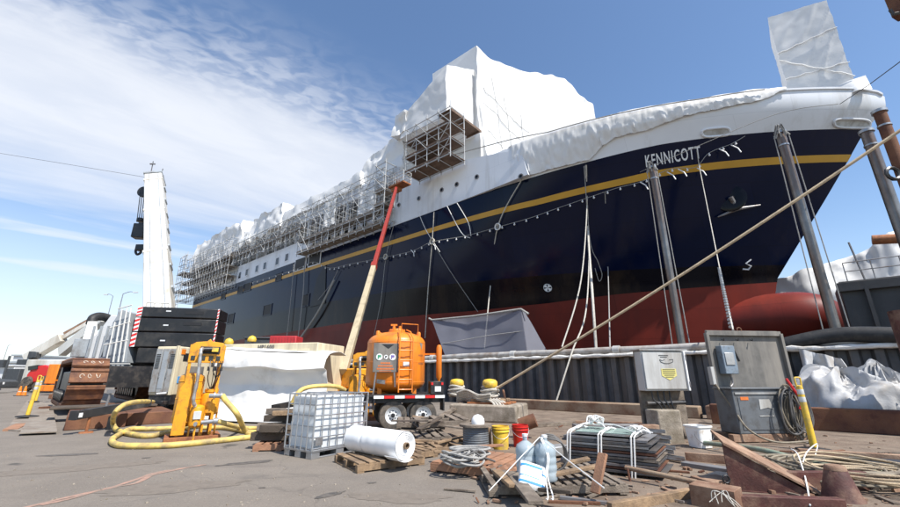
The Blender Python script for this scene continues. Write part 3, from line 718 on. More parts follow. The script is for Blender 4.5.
# ------------------------------------------------------------------ scaffolds
def scaffold(name, label, s0, s1, n0, n1, z0, z1, ns, nz, planks, zf=None, r=.045, pm='plank_grey', brace=True, off=None, nn=1):
    root = thing(name, label, 'scaffold', F3((s0 + s1) / 2, n0, z0))
    fr = MB(); zf = zf or (lambda s: 0.)
    J = lambda: rnd.uniform(-.05, .05)
    svals = [lerp(s0, s1, i / ns) for i in range(ns + 1)]; zv = [lerp(z0, z1, k / nz) for k in range(nz + 1)]
    for i, s in enumerate(svals):
        for n in (n0, n1):
            fr.tube(F3(s + J(), n, z0 - .3 + zf(s)), F3(s + J(), n, z1 + .45 + zf(s) + rnd.uniform(-.45, .25)), r, 5)
        for z in zv:
            fr.tube(F3(s, n0 - .2, z + zf(s)), F3(s, n1 + .1, z + zf(s)), r, 5)
    rl = MB()
    for z in zv:
        for n in (n0, n1):
            for i in range(ns):
                fr.tube(F3(svals[i], n, z + zf(svals[i])), F3(svals[i+1], n, z + zf(svals[i+1])), r, 5)
                if z < z1 - .1: rl.tube(F3(svals[i], n, z + 1.0 + zf(svals[i])), F3(svals[i+1], n, z + 1.0 + zf(svals[i+1])), r * .8, 5)
    if brace:
        for i in range(ns):
            for k in range(nz):
                if rnd.random() < .55:
                    a, b = (svals[i], svals[i+1]) if rnd.random() < .5 else (svals[i+1], svals[i])
                    rl.tube(F3(a, n0 - .06, zv[k] + zf(a)), F3(b, n0 - .06, zv[k+1] + zf(b)), r * .8, 5)
    fr.build('frame', 'scaff', root); rl.build('guard_rail', 'scaff', root)
    for k in planks:
        pl = MB()
        for i in range(ns):
            sc_ = (svals[i] + svals[i+1]) / 2; z = zv[k] + .07 + zf(sc_)
            for q in range(4):
                n = lerp(n0 + .1, n1 - .1, (q + .5) / 4); a, b = svals[i] - .12 + J(), svals[i+1] + .12 + J()
                pl.bar(F3(a, n, z + zf(a) - zf(sc_) + J() * .3), F3(b, n, z + zf(b) - zf(sc_) + J() * .3), abs(n1 - n0) / 4 * .93, .05)
        pl.build('plank_deck', pm, root)
        tb = MB(); tb.bar(F3(s0, n0 - .03, zv[k] + .2 + zf(s0)), F3(s1, n0 - .03, zv[k] + .2 + zf(s1)), .04, .2); tb.build('toe_board', pm, root)
    return root
scaffold('scaffold_tower', 'brown planked scaffold tower hanging under the bridge wing wrap', 20.2, 26.0, 23.6, 25.6, 20.3, 25.2, 4, 3, (0, 1, 2), pm='plank')
# outrigger platform just under the corner of the wrapped wing
op = thing('wing_platform', 'small brown plank platform under the corner of the wrapped bridge wing', 'platform', F3(20.8, 25, 25.2))
mb = MB()
for k in range(7): mb.bar(F3(22.4 - .25 * k, 24.4, 25.75), F3(22.4 - .25 * k, 29.2, 25.75), .27, .07)
mb.build('plank_deck', 'plank', op)
mb = MB()
for n in (24.6, 26.8, 29.0): mb.bar(F3(20.8, n, 25.6), F3(22.6, n, 25.6), .1, .18)
mb.bar(F3(20.8, 24.4, 25.62), F3(20.8, 29.2, 25.62), .08, .2); mb.build('bearer', 'plank', op)
scaffold('long_scaffold', 'long grey tube scaffold along the ship side left of the red boom', 30.4, 47, 24.5, 25.8, 16.6, 22.9, 12, 4, (0, 1), r=.038)
scaffold('stair_scaffold', 'narrow light scaffold tower at the bow end of the long scaffold', 29.8, 31.4, 24.3, 25.7, 17.0, 23.4, 1, 4, (1, 2), r=.055)
scaffold('promenade_scaffold', 'scaffold on the upper promenade above the small white windows', 48, 69, 25.0, 25.7, 19.5, 22.8, 17, 3, (1,), r=.038)
scaffold('stern_scaffold', 'dense scaffold covering the stern of the ship from rail to roof', 69, 92, 24.4, 25.9, 15.8, 24.0, 18, 5, (1, 2, 3), r=.042)
scaffold('corner_scaffold', 'tall scaffold tower wrapping round the far stern corner', 90, 94, 24.0, 30, 14, 25, 3, 6, (2, 4), r=.05)

# ------------------------------------------------------------------ dry dock: sheet-pile wall, kerb, pipes
def pile_profile():
    pts = []; s = 28.0; p = .62
    while s > -7.2:
        j_ = rnd.uniform(-.02, .02); pts += [(s, j_), (s - .22, j_ + rnd.uniform(-.012, .012)), (s - .31, .22), (s - .53, .22 + rnd.uniform(-.02, .02))]; s -= p + rnd.uniform(-.012, .012)
    return pts
pp = pile_profile(); wl = thing('sheet_pile_wall', 'dark corrugated steel sheet-pile wall along the dock edge', 'wall', F3(8, 19.5, 0), math.atan2(D.y, D.x))
WZ = 2.42
mb = MB(); n = len(pp)
for s, o in pp: mb.v += [F3(s, 19.5 + o, -.3), F3(s, 19.5 + o, WZ - .12)]
for i in range(n - 1): mb.f.append((2*i, 2*i+1, 2*i+3, 2*i+2))
k0 = len(mb.v)
for s, o in pp: mb.v += [F3(s, 19.56 + o, -.3), F3(s, 19.56 + o, WZ - .12)]
for i in range(n - 1): mb.f.append((k0+2*i+2, k0+2*i+3, k0+2*i+1, k0+2*i))
mb.build('corrugated_face', 'pile_steel', wl, ang=20)
MB().box(F3(10.4, 19.66, WZ - .05), (35.4, .62, .14), math.atan2(D.y, D.x)).build('cap_beam', 'pile_steel', wl, bevel=.02)
MB().prism([F3(-7.2, 19.4, 0), F3(-7.2, 21.5, 0), F3(-7.2, 21.5, WZ), F3(-7.2, 19.4, WZ)], D * .06).build('end_plate', 'pile_steel', wl)
pt = [F3(s, 19.55 + .05 * noise.noise(V((s * .4, 0, 0))), WZ + .20 + .05 * noise.noise(V((s * .3, 3, 0)))) for s in [28 - i * .9 for i in range(39)]]
pr_ = thing('dock_pipe', 'pale grey pipe running along the top of the dock wall', 'pipe', F3(10, 19.5, WZ))
MB().path(pt, .17, 10).build('pipe_run', 'pipe_white', pr_)
for s in (24, 18.4, 12.3, 6.7, 1.2, -3.8):
    MB().tube(F3(s, 19.55, WZ + .2), F3(s - .3, 19.55, WZ + .2), .21, 12).build('pipe_joint', 'cabinet', pr_)
fo = MB()
def foamf(u, v):
    s = lerp(27, -7, u); a = v * 2 * PI; r = .09 + .07 * noise.noise(V((s * 2.2, 1, 0))) + .03 * noise.noise(V((s * 9, v * 3, 0)))
    r = max(.03, r)
    return F3(s, 19.28 + r * math.cos(a) * .8, WZ - .03 + r * math.sin(a) * .9 + .03 * noise.noise(V((s * .8, 5, 0))))
fo.grid(foamf, 220, 8); tag(fo.build('foam_lagging', 'foam', weld=True), 'lumpy white lagging strip under the pale pipe on the dock wall', 'lagging')
for s0, s1, m_, lab, h_ in ((13.5, 3.2, 'kerb_tan', 'long tan concrete kerb at the foot of the corrugated wall', .42), (3.0, -9, 'rust_tan', 'long rusty steel beam on the ground behind the yellow post', .46)):
    k = MB(); k.box(F3((s0 + s1) / 2, 17.6, h_ / 2), (abs(s1 - s0), .55, h_), math.atan2(D.y, D.x))
    tag(k.build('dock_kerb' if m_ == 'kerb_tan' else 'steel_beam', m_, bevel=.04), lab, 'kerb' if m_ == 'kerb_tan' else 'beam')
b2 = MB(); b2.bar(F3(2.6, 15.9, .30), F3(-9, 15.9, .30), .35, .6); tag(b2.build('steel_beam', 'rust', bevel=.03), 'dark rusty beam in front of the tan beam at the right', 'beam')
# fat black hose from the pipe end down to the right
bh = catmull([F3(.6, 19.55, WZ + .1), F3(-1.0, 19.5, WZ + .38), F3(-2.6, 19.3, WZ + .25), F3(-4.2, 19.1, WZ - .05), F3(-6.0, 18.9, WZ - .2), F3(-9.5, 18.6, WZ - .35)], 8)
h_ = MB().path(bh, .27, 12).build('black_hose', 'rubber'); tag(h_, 'fat black rubber hose sagging over the dock wall beside the white bags', 'hose')
# far wing wall of the dock and its white cover
ww = thing('dock_wing_wall', 'dark weathered wing wall of the dock beyond the bulbous bow', 'dock wall', F3(-14, 30, 0), math.atan2(D.y, D.x))
A = onN(838, 282, 31)
sa, za = sn(A)[0], sn(A)[2]
mb = MB(); mb.box(F3(sa - 11, 33, za / 2 - .5), (22, 4, za + 1), math.atan2(D.y, D.x)); mb.build('wall_body', 'wall_dark', ww, bevel=.05)
mb = MB(); mb.box(F3(sa - 11, 30.9, za - .35), (22.3, .3, .5), math.atan2(D.y, D.x)); mb.build('ledge', 'wall_dark', ww, bevel=.03)
for k in range(6): MB().box(F3(sa - 1.0 - k * 1.7, 30.85, za / 2), (.16, .3, za - 1), math.atan2(D.y, D.x)).build('buttress', 'wall_dark', ww)
mb = MB()
for k in range(10): mb.tube(F3(sa - .4 - k * 1.1, 31.1, za), F3(sa - .4 - k * 1.1, 31.1, za + 1.05), .03, 5)
for z in (.55, 1.05): mb.tube(F3(sa - .4, 31.1, za + z), F3(sa - 12, 31.1, za + z), .03, 5)
mb.build('railing', 'steel_grey', ww)
mb = MB(); mb.tube(F3(sa - 1.2, 32, za), F3(sa - 1.0, 32, za + 2.4), .05, 6); mb.build('vent_pole', 'steel_grey', ww)
topl = [(770, 282), (790, 276), (812, 268), (838, 262), (856, 256), (868, 250), (878, 240), (890, 233), (912, 229)]
tp = [onN(x, y, 46) for x, y in topl]
def cov(u, v):
    i = u * (len(tp) - 1); k = min(int(i), len(tp) - 2); p = lerp(tp[k], tp[k+1], i - k)
    d = noise.noise(V((p.x * .5, v * 3, 1))) * .8 + abs(noise.noise(V((p.x * 1.3 + v * 2, v * 5, 4)))) * .5
    if v < .75:
        q = v / .75; return p - NN * (1.0 + d * .7 + (1 - q) * 2) + V((0, 0, -(1 - q) * 7 + .12 * math.sin(u * 40) * q))
    return p + NN * ((v - .75) / .25 * 8 - 1.0) + V((0, 0, -.3 * (v - .75) - d * .2))
tag(MB().sheet(cov, 70, 26, .08).build('dock_cover', 'wrap', ang=60), 'dirty white sheeting heaped over the far side of the dock behind the bulb', 'plastic wrap')
cb_ = onN(872, 240, 38); ce = onN(893, 241, 38)
tag(MB().tube(cb_, ce + D * -1, .32, 10).build('rusty_pipe_stub', 'rust_bright'), 'short rusty pipe end sticking out above the far white sheeting', 'pipe')
RZS = math.atan2(D.y, D.x)
# ------------------------------------------------------------------ shores (steel posts) under the bow
def shore(px, py, N, r, label, mname='pole_steel', extra=True, zb=-.2):
    p = onN(px, py, N); s, n, z = sn(p)
    root = thing('steel_post', label, 'post', F3(s, n, 0), 0, 'steel posts standing between the dock wall and the bow')
    MB().tube(F3(s, n, zb), F3(s, n, z - .1), r, 14).build('shaft', mname, root)
    MB().tube(F3(s, n, z - .1), F3(s, n, z + .02), r * 1.25, 14).build('collar', 'galv', root); MB().tube(F3(s, n, z - .75), F3(s, n, z - .68), r * 1.12, 14).build('collar', 'galv', root)
    if extra:
        for q, da in enumerate((.3, -.4)):
            MB().tube(F3(s - r * 1.4 * (1 if q else -1), n - r, z - .2), F3(s - r * 2.4 * (1 if q else -1), n - r - .05, 0), .022, 5).build('side_cable', 'rope_grey', root)
        cl = MB()
        for k in range(5):
            a = k * 1.3; cl.path([F3(s + .3 * math.cos(a) * r * 4, n - .1 - .2 * math.sin(a), z - .1 - .1 * k), F3(s + .1 * math.cos(a), n - r - .1, z + .25), F3(s - .3 * math.sin(a), n - r, z - .35)], .035, 5)
        cl.build('lashing', 'rope_grey', root)
    return root
shore(652, 167, 22, .17, 'grey steel post with rope lashing right below the ship name')
shore(780, 132, 22, .18, 'grey steel post in front of the bow, leading past the bulb')
shore(866, 131, 23, .21, 'dark steel post under the tip of the bow', extra=False)
rp_ = shore(879, 111, 22, .20, 'thick rusty brown post at the tip of the bow', 'rust', False)
mb = MB(); _p = onN(896.5, 176, 22); mb.path([_p + V((-.35, -.2, 0)) + V((.25 * math.cos(a), 0, .25 * math.sin(a))) for a in [k * .63 for k in range(10)]], .07, 6, closed=True); mb.build('shackle', 'black', rp_)
# rusty fitting hanging into the top of the view
hf = thing('hanging_fitting', 'small dark rusty fitting hanging in the sky above the bow tip', 'fitting', onN(896, 10, 20))
c = onN(897, 4, 20); MB().box(c, (.5, .4, 1.2), .4).build('block_body', 'rust', hf, bevel=.05)
MB().path([c + V((-.2, -.1, -.55)), c + V((-.45, -.1, -.6)), c + V((-.5, -.1, -.4))], .06, 6).build('hook', 'black', hf)
MB().tube(c + V((0, 0, .6)), c + V((.6, .2, 9)), .05, 6).build('wire', 'cable', hf)
tag(MB().path([onN(840, 104 + 0, 30), onN(870, 84, 25), onN(905, 58, 20), onN(960, 22, 15)], .02, 5).build('stay_wire', 'cable'), 'thin dark wire running from the bow up to the right past the brown fitting', 'wire')
tag(MB().path(catmull([hit(640, 172, .3), onN(705, 143, 27), onN(780, 113, 28), onN(838, 104, 30)], 6), .02, 5).build('stay_wire', 'rope_grey'), 'thin line crossing the white bow from the wrapped box towards the ship name', 'wire')
# ------------------------------------------------------------------ string of work lights and hanging ropes
sl_ = [(250, 283), (294, 270), (313, 262), (330, 268), (350, 264), (386, 257), (412, 251), (432, 242), (465, 236), (498, 227), (530, 218), (558, 208), (590, 197), (617, 188), (640, 182), (665, 171), (678, 168), (696, 167), (709, 153), (731, 144), (745, 136)]
sp_ = [hit(x, y, .35) for x, y in sl_]; sc_ = catmull(sp_, 8)
root = thing('string_light', 'long string of small white work lights strung along the navy hull', 'string lights', sp_[0])
MB().path(sc_, .022, 5).build('wire', 'rope_grey', root)
acc = 0; cnt = 0
for i in range(1, len(sc_)):
    acc += (sc_[i] - sc_[i-1]).length
    if acc > .85 and cnt < 95:
        acc = 0; cnt += 1; p = sc_[i]
        b = MB(); b.tube(p, p + V((0, 0, -.10)), .03, 6); b.lathe([(.02, -.08), (.075, -.14), (.075, -.20), (.02, -.25)], p, 8); b.build('bulb', 'letter_white', root)
tg = MB()
for x, y in ((411, 250), (432, 243), (640, 182), (667, 172), (678, 169), (697, 168), (719, 149), (731, 145)):
    p = hit(x, y, .4); tg.path([p, p + V((.1, 0, -.35)) - D * .25, p + V((0, 0, -.75)) - D * .45], .04, 5)
tg.build('tie_tail', 'letter_white', root)
GR = 'ropes and lines hanging down the hull'
def hang(pts, r, m, label, off=.25, nm='hanging_rope'):
    P = []
    for q in pts:
        x, y = q[:2]; o = q[2] if len(q) > 2 else off
        P.append(onN(x, y, o) if o > 5 else hit(x, y, o))
    return tag(MB().path(catmull(P, 8), r, 6).build(nm, m), label, 'rope', GR)
hang([(294, 264), (291, 298), (287, 336)], .045, 'rope_grey', 'thin grey line on the hull just left of the pale slanting hose', .3)
hang([(318, 238), (306, 258), (303, 295), (298, 338)], .06, 'rope_grey', 'grey line dropping from the upper deck beside the dark shell door', .35)
hang([(334, 280), (318, 312), (299, 340)], .13, 'rope_grey', 'thick pale hose slanting down the hull above the red container', .4, 'hanging_hose')
hang([(395, 220), (386, 257), (381, 300), (374, 335)], .028, 'rope_grey', 'line hanging right behind the red boom from the hull rail')
hang([(434, 212), (432, 243), (428, 290), (425, 338)], .045, 'rope', 'line with a knot hanging between the orange tank and the boom basket')
hang([(433, 243), (452, 274), (478, 312)], .022, 'rope_grey', 'slanting line from the knot down to the translucent sheet')
hang([(522, 179), (498, 226), (490, 290), (484, 352, 21.5)], .045, 'rope', 'line with a ring crossing in front of the translucent sheet')
hang([(586, 165), (588, 230), (592, 290, 21.5), (596, 348, 20.3)], .07, 'rope', 'thick pale bundle of lines hanging down the middle of the bow')
hang([(586, 166), (587, 205), (581, 280, 23), (562, 347, 20)], .04, 'rope', 'line swinging left from the thick pale bundle', .5)
hang([(587, 200), (589, 249), (586, 310, 22), (572, 352, 19.3), (556, 402, 18.3)], .04, 'rope', 'line from the thick pale bundle over the dock wall to the kerb', .6)
hang([(584, 166), (590, 240), (598, 262), (602, 275), (599, 281), (595, 268)], .03, 'rope_grey', 'short grey line looped back up beside the thick pale bundle', .45)
hang([(605, 192), (608, 270), (610, 348, 20.2)], .035, 'rope_grey', 'thin line between the thick pale bundle and the post below the ship name')
hang([(418, 211), (426, 230), (440, 252)], .03, 'rope_white', 'short white line just right of the boom basket across the yellow stripe')
hang([(447, 206), (461, 232), (470, 238)], .035, 'rope_white', 'longer white line slanting across the yellow stripe below the portholes')
hang([(457, 203), (468, 222), (471, 236)], .035, 'rope_white', 'second short white line slanting across the stripe left of the white ring')
hang([(318, 300), (330, 285), (338, 270)], .03, 'rope_grey', 'thin line above the dark shell door')
# chain / cable to the grey panel
ch = [hit(697, 150, .4), hit(699, 165, .5), onN(709, 215, 28), onN(722, 280, 23), onN(733, 330, 15)]
tag(MB().path(ch, .028, 5).build('hanging_wire', 'rope'), 'pale wire dropping from the ship name to the top of the grey panel', 'wire')
cl = MB(); a, b = onN(719, 268, 24), onN(731, 327, 15.5)
for k in range(26):
    p = lerp(a, b, k / 25); cl.lathe([(.03, -.05), (.075, -.03), (.075, .03), (.03, .05)], p, 6)
tag(cl.build('chain', 'galv'), 'short length of chain at the lower end of the wire above the grey panel', 'chain')
for i, (x, y) in enumerate(((386, 257), (432.5, 241.5), (498, 227))):
    s, n, z = sn(hit(x, y, .3)); mb = MB()
    for k in range(3): mb.path([F3(s + .25 * math.cos(a * .42), n - .05 * k, z + (.25 + .02 * k) * math.sin(a * .42)) for a in range(15)], .045, 6, closed=True)
    tag(mb.build('rope_ring', 'rope_white' if i == 2 else 'rope'), ['coiled ring of rope on the light string just right of the red boom', 'coiled ring of rope on the light string above the slanting line', 'white ring of rope on the light string above the translucent sheet'][i], 'rope ring', 'rope rings on the light string')
# translucent containment sheet
TL, TR = onN(432, 320, 21.5), onN(521, 309, 21.5); BL, BR = onN(449, 366, 20.6), onN(529, 364, 20.6)
TR2, BR2 = TR + NN * .3, onN(553, 362, 23.5)
nt_ = thing('containment_sheet', 'grey translucent sheet tented against the red hull behind the dock wall', 'sheet', lerp(BL, BR, .5))
def sh(a, b, c, d, amp):
    def f(u, v):
        p = lerp(lerp(a, b, u), lerp(d, c, u), v)
        return p + NN * (math.sin(u * PI) * .25 + noise.noise(p * .9) * amp * .3) + V((0, 0, -.12 * math.sin(u * PI) * (1 - v)))
    return f
MB().sheet(sh(TL, TR, BR, BL, .22), 34, 20, .02).build('front_panel', 'net', nt_)
MB().sheet(sh(TR, TR2, BR2, BR, .15), 10, 20, .02).build('side_panel', 'net', nt_)
MB().path([TL + D * .3 + V((0, 0, .15)), TL, lerp(TL, TR, .5) + V((0, 0, -.08)), TR, TR - D * .5 + V((0, 0, -.35))], .07, 6).build('top_hem', 'rope_grey', nt_)
MB().path([lerp(TL, BL, .55), lerp(lerp(TL, BL, .5), lerp(TR, BR, .42), .6), lerp(TR, BR, .42)], .02, 4).build('seam', 'rope_grey', nt_)
# long mooring rope from the bollard up to the right
MR0 = G(488, 398, 0) ; MR0 = onN(489, 393, 12.2); MR1 = onN(985, 73, 14.0)
def moor(t):
    p = lerp(MR0, MR1, t); p.z -= .55 * math.sin(t * PI) * .3; return p
tag(MB().path([moor(i / 40) for i in range(41)], .04, 8).build('mooring_rope', 'rope_tan'), 'long taut tan mooring rope rising from the right yellow bollard across the bow', 'rope')

# ------------------------------------------------------------------ concrete block with double bollard
A, B = G(449, 421), G(517, 424); ax = (B - A).normalized(); ay = V((-ax.y, ax.x, 0)); L_ = (B - A).length
cbk = thing('concrete_block', 'low weathered concrete block under the two yellow bollards', 'block', (A + B) / 2, math.atan2(ax.y, ax.x))
mb = MB(); q = A + ay * .85 + ax * L_ / 2
M3 = Matrix((ax, ay, V((0, 0, 1)))).transposed()
mb.grid(lambda u, v: V((0, 0, 0)), 1, 1); mb = MB()
mb.box(q + V((0, 0, .27)), (L_, 1.7, .54), M=M3); mb.build('block_body', 'concrete', cbk, bevel=.06)
mb = MB(); mb.box(q + V((0, 0, .57)) + ax * .1, (L_ * .62, 1.1, .06), M=M3); mb.build('rusty_plate', 'rust_bright', cbk, bevel=.01)
mb = MB(); mb.box(q + V((0, 0, .655)) + ax * .05, (L_ * .5, .9, .11), M=M3); mb.build('timber_pad', 'wood', cbk, bevel=.02)
bo = thing('double_bollard', 'pair of yellow capped mooring bollards wrapped with grey rope', 'bollard', q + V((0, 0, .71)))
for k, (px, py) in enumerate(((457, 393), (490, 394))):
    p = onN(px, py, (q).dot(NN)); p.z = .71
    c0 = onN(px, py, q.dot(NN))
    f = MB().lathe([(.22, 0), (.19, .1), (.18, .42)], p, 18).build('post', 'steel_grey', bo)
    MB().lathe([(.15, .38), (.24, .40), (.265, .46), (.26, .56), (.21, .62), (.08, .65)], p, 20, Matrix.Rotation(.18 * (1 if k else -.3), 3, 'X')).build('cap', 'yellow', f, bevel=.02)
    r_ = MB()
    for j in range(7):
        zz = .05 + j * .055; rr = .26 + .05 * math.sin(j * 2.1)
        r_.path([p + V(((rr + .02 * math.sin(a)) * math.cos(a * .45), rr * math.sin(a * .45), zz + .03 * math.sin(a * .9 + j))) for a in range(14)], .04, 6, closed=True)
    r_.build('rope_turns', 'rope', bo)
rl = MB()
p1_, p2_ = onN(457, 400, q.dot(NN) - .3), onN(490, 402, q.dot(NN) - .3)
for j in range(7):
    o = V((0, -.05 * j, .06 * j - .1)); rl.path(catmull([p1_ + o, lerp(p1_, p2_, .3) + o + V((0, 0, .10)), lerp(p1_, p2_, .65) + o * 1.3 + V((0, 0, -.12)), p2_ + o], 6), .038, 6)
for j in range(5):
    a = p2_ + V((.1 * j - .1, -.15, .1)); rl.path(catmull([a, a + V((.2, -.2, -.15)), a + V((.32 + .05 * j, -.42, -.55)), a + V((.6 + .1 * j, -.4 - .1 * j, -.74))], 6), .035, 6)
rl.build('rope_tangle', 'rope', bo)
br = MB(); br.bar(G(430, 424, .05), onN(466, 401, q.dot(NN) - .2), .16, .08); tag(br.build('timber_plank', 'wood_grey'), 'grey plank leaning up on the concrete block beside the trailer wheel', 'plank')
st = MB(); a = G(511, 421); st.tube(a + V((0, 0, 0)), a + V((-.22, .1, 1.0)), .035, 8); tag(st.build('wooden_stake', 'wood_red'), 'thin reddish stake standing beside the right bollard', 'stake')

# ------------------------------------------------------------------ pallets
def make_pallet(name, label, w=1.2, d=1.0, m='wood', ns=7, missing=(), hgt=.14, group='wooden pallets lying on the ground', gap=.3):
    root = thing(name, label, 'pallet', (0, 0, 0), 0, group)
    for y in (.04, d / 2, d - .04):
        MB().bx(0, w, y - .04, y + .04, .022, hgt - .022).build('stringer', m, root, bevel=.004)
    td = MB(); wv = w / ns
    for k in range(ns):
        if k in missing: continue
        x = (k + .5) * wv; td.box((x, d / 2 + rnd.uniform(-.01, .01), hgt - .01), (wv * (1 - gap) , d, .022), rnd.uniform(-.012, .012))
    td.build('top_deck', m, root, bevel=.003)
    bd = MB()
    for x in (.06, w / 2, w - .06): bd.box((x, d / 2, .011), (.11, d, .02))
    bd.build('bottom_deck', m, root)
    return root
def pose(o, a, b, swap=False, tilt=(0, 0)):
    a = V(a); b = V(b); dd = b - a; put(o, a, rot=(tilt[0], tilt[1], math.atan2(dd.y, dd.x))); return o
# reddish pallet with cables
pa = make_pallet('pallet', 'reddish pallet with coiled cables on it, nearest the bare asphalt', 1.45, 1.3, 'wood_red', 8, gap=.22)
pose(pa, G(430, 472), G(482, 479)); pa.location.z = .01
# pallets under white roll
pb = make_pallet('pallet', 'worn pallet under the left end of the white plastic roll', 1.2, 1.05, 'wood', 7, (3,)); pose(pb, G(358, 473), G(385, 466)); put(pb, G(357, 474), math.radians(20))
_a, _b = G(357, 474), G(331, 461); pb.rotation_euler = (0, 0, math.atan2((_b - _a).y, (_b - _a).x) - PI / 2)
pc = make_pallet('pallet', 'small pallet under the cut end of the white plastic roll', 1.0, .9, 'wood', 6); put(pc, G(392, 464), pb.rotation_euler[2] + .1)
# white plastic roll
ra, rb = G(352, 452, .14), G(404, 462, .14); R_ = .215
ra = ra + V((0, .12, R_)); rb = rb + V((0, .12, R_))
axr = (rb - ra).normalized()
wr = thing('plastic_roll', 'big white roll of plastic sheeting lying across two pallets', 'plastic roll', (ra + rb) / 2 - V((0, 0, R_)), math.atan2(axr.y, axr.x))
mb = MB(); Lr_ = (rb - ra).length; Mr = Matrix((axr.cross(V((0, 0, 1))), V((0, 0, 1)), axr * -1)).transposed(); Mr = Matrix((V((-axr.y, axr.x, 0)), V((0, 0, 1)), axr)).transposed()
mb.grid(lambda u, v: ra + axr * (u * Lr_) + Mr @ V((math.cos(v * 2 * PI), math.sin(v * 2 * PI), 0)) * (R_ + .007 * noise.noise(V((u * 9, v * 5, 0))) - .012 * math.exp(-((u - .32) / .02) ** 2)), 60, 40)
for e, c in ((0, ra), (1, rb)):
    mb.grid(lambda u, v: c + axr * (.012 * math.sin(u * 40) * (1 if e else -1)) + Mr @ V((math.cos(v * 2 * PI), math.sin(v * 2 * PI), 0)) * lerp(.05, R_, u), 12, 40)
mb.build('film', 'white_plastic', wr, weld=True, ang=50)
MB().lathe([(.036, -.03), (.05, -.03), (.052, Lr_ + .05), (.036, Lr_ + .05), (.036, Lr_ - .2)], ra, 18, Mr).build('cardboard_core', 'wood', wr)
MB().sheet(lambda u, v: rb - axr * .28 * (1 - u) + Mr @ V((math.cos(lerp(-1.2, -2.6, v)) * 1, math.sin(lerp(-1.2, -2.6, v)), 0)) * R_ * (1.03 + .5 * (1 - v) * 0) + axr * .03 + V((0.05 * (1 - v), -.12 * v, -.02 * v)), 8, 8, .006).build('loose_end', 'white_plastic', wr)
# heap of broken pallets behind
hp = G(388, 455)
def P_(lab, px, py, z, rz, w, d, m, tilt=(0, 0), ns=7, miss=()):
    o = make_pallet('pallet', lab, w, d, m, ns, miss); put(o, G(px, py, 0) + V((0, 0, z)), rot=(tilt[0], tilt[1], rz)); return o
P_('broken pallet at the bottom of the dark heap, its front edge on the asphalt', 424, 456, .0, .35, 1.25, 1.0, 'wood', ns=6, miss=(2, 4))
P_('dark pallet on the left of the heap below the trailer wheels', 397, 447, .02, .25, 1.2, 1.0, 'wood_grey', (.03, -.02), 6, (1,))
P_('grey pallet tilted on top of the heap below the trailer wheels', 396, 438, .22, .12, 1.2, .9, 'wood_grey', (.05, .04), 7, (5,))
P_('pallet with missing boards topping the right side of the heap', 419, 442, .26, .3, 1.25, .9, 'wood_grey', (.06, -.05), 6, (1, 3))
WG = 'loose boards on the broken pallet heap'
for i, (a, b, z0, z1, m, w, lab) in enumerate([((392, 440), (430, 444), .42, .48, 'wood_grey', .14, 'long grey board lying along the top of the broken pallet heap'),
        ((402, 452), (432, 452), .22, .2, 'wood', .12, 'pale board end poking out in the middle of the heap'),
        ((425, 440), (466, 442), .36, .28, 'wood_grey', .15, 'board on the right top of the heap pointing at the spool'),
        ((436, 452), (462, 447), .16, .2, 'wood', .10, 'pale splintered board low on the right of the heap'),
        ((412, 436), (452, 436), .46, .34, 'wood', .16, 'light brown board across the back of the heap'),
        ((418, 447), (440, 441), .34, .5, 'wood_dark', .12, 'dark board tilted up in the middle of the heap')]):
    tag(MB().bar(G(*a) + V((0, 0, z0)), G(*b) + V((0, 0, z1)), w, .035).build('loose_board', m, bevel=.004), lab, 'board', WG)
# cables on the reddish pallet
cc = G(462, 465, .16); mb = MB()
for k in range(9):
    rr = .15 + .018 * (k % 4); ph = rnd.random() * 6; cx, cy = rnd.uniform(-.1, .1), rnd.uniform(-.05, .05)
    mb.path(catmull([cc + V((cx + rr * 1.35 * math.cos(a), cy + rr * math.sin(a), .02 + .018 * k + .03 * math.sin(a * 2 + ph))) for a in [j * PI / 4 for j in range(8)]], 5, True), .017, 6, closed=True)
cc2 = G(470, 459, .16)
for k in range(6):
    rr = .14 + .03 * (k % 3); mb.path(catmull([cc2 + V((rr * 1.6 * math.cos(a), rr * math.sin(a), .03 + .025 * k)) for a in [j * PI / 3 for j in range(6)]], 5, True), .02, 6, closed=True)
tag(mb.build('cable_coil', 'rope_grey'), 'tangled grey cable coil lying on the reddish pallet', 'cable')
mb = MB(); mb.path(catmull([cc + V((-.15, -.1, .16)), cc + V((.1, .05, .2)), cc + V((.3, -.05, .12)), cc + V((.5, .1, .03))], 6), .016, 6)
mb.path(catmull([cc + V((-.25, .0, .12)), cc + V((0, -.2, .15)), cc + V((.25, .1, .18)), cc + V((.05, .25, .1))], 6), .016, 6)
tag(mb.build('cable_coil', 'cable'), 'black cable loosely thrown over the tangled grey coil', 'cable')
for i, (a, b, m) in enumerate([((434, 463), (458, 462), 'wood'), ((474, 457), (503, 455), 'wood_red')]):
    tag(MB().bar(G(*a) + V((0, 0, .17)), G(*b) + V((0, 0, .17)), .09, .04).build('loose_board', m, bevel=.004), ['pale loose board on the left of the reddish pallet', 'reddish loose board on the far edge of the reddish pallet'][i], 'board')
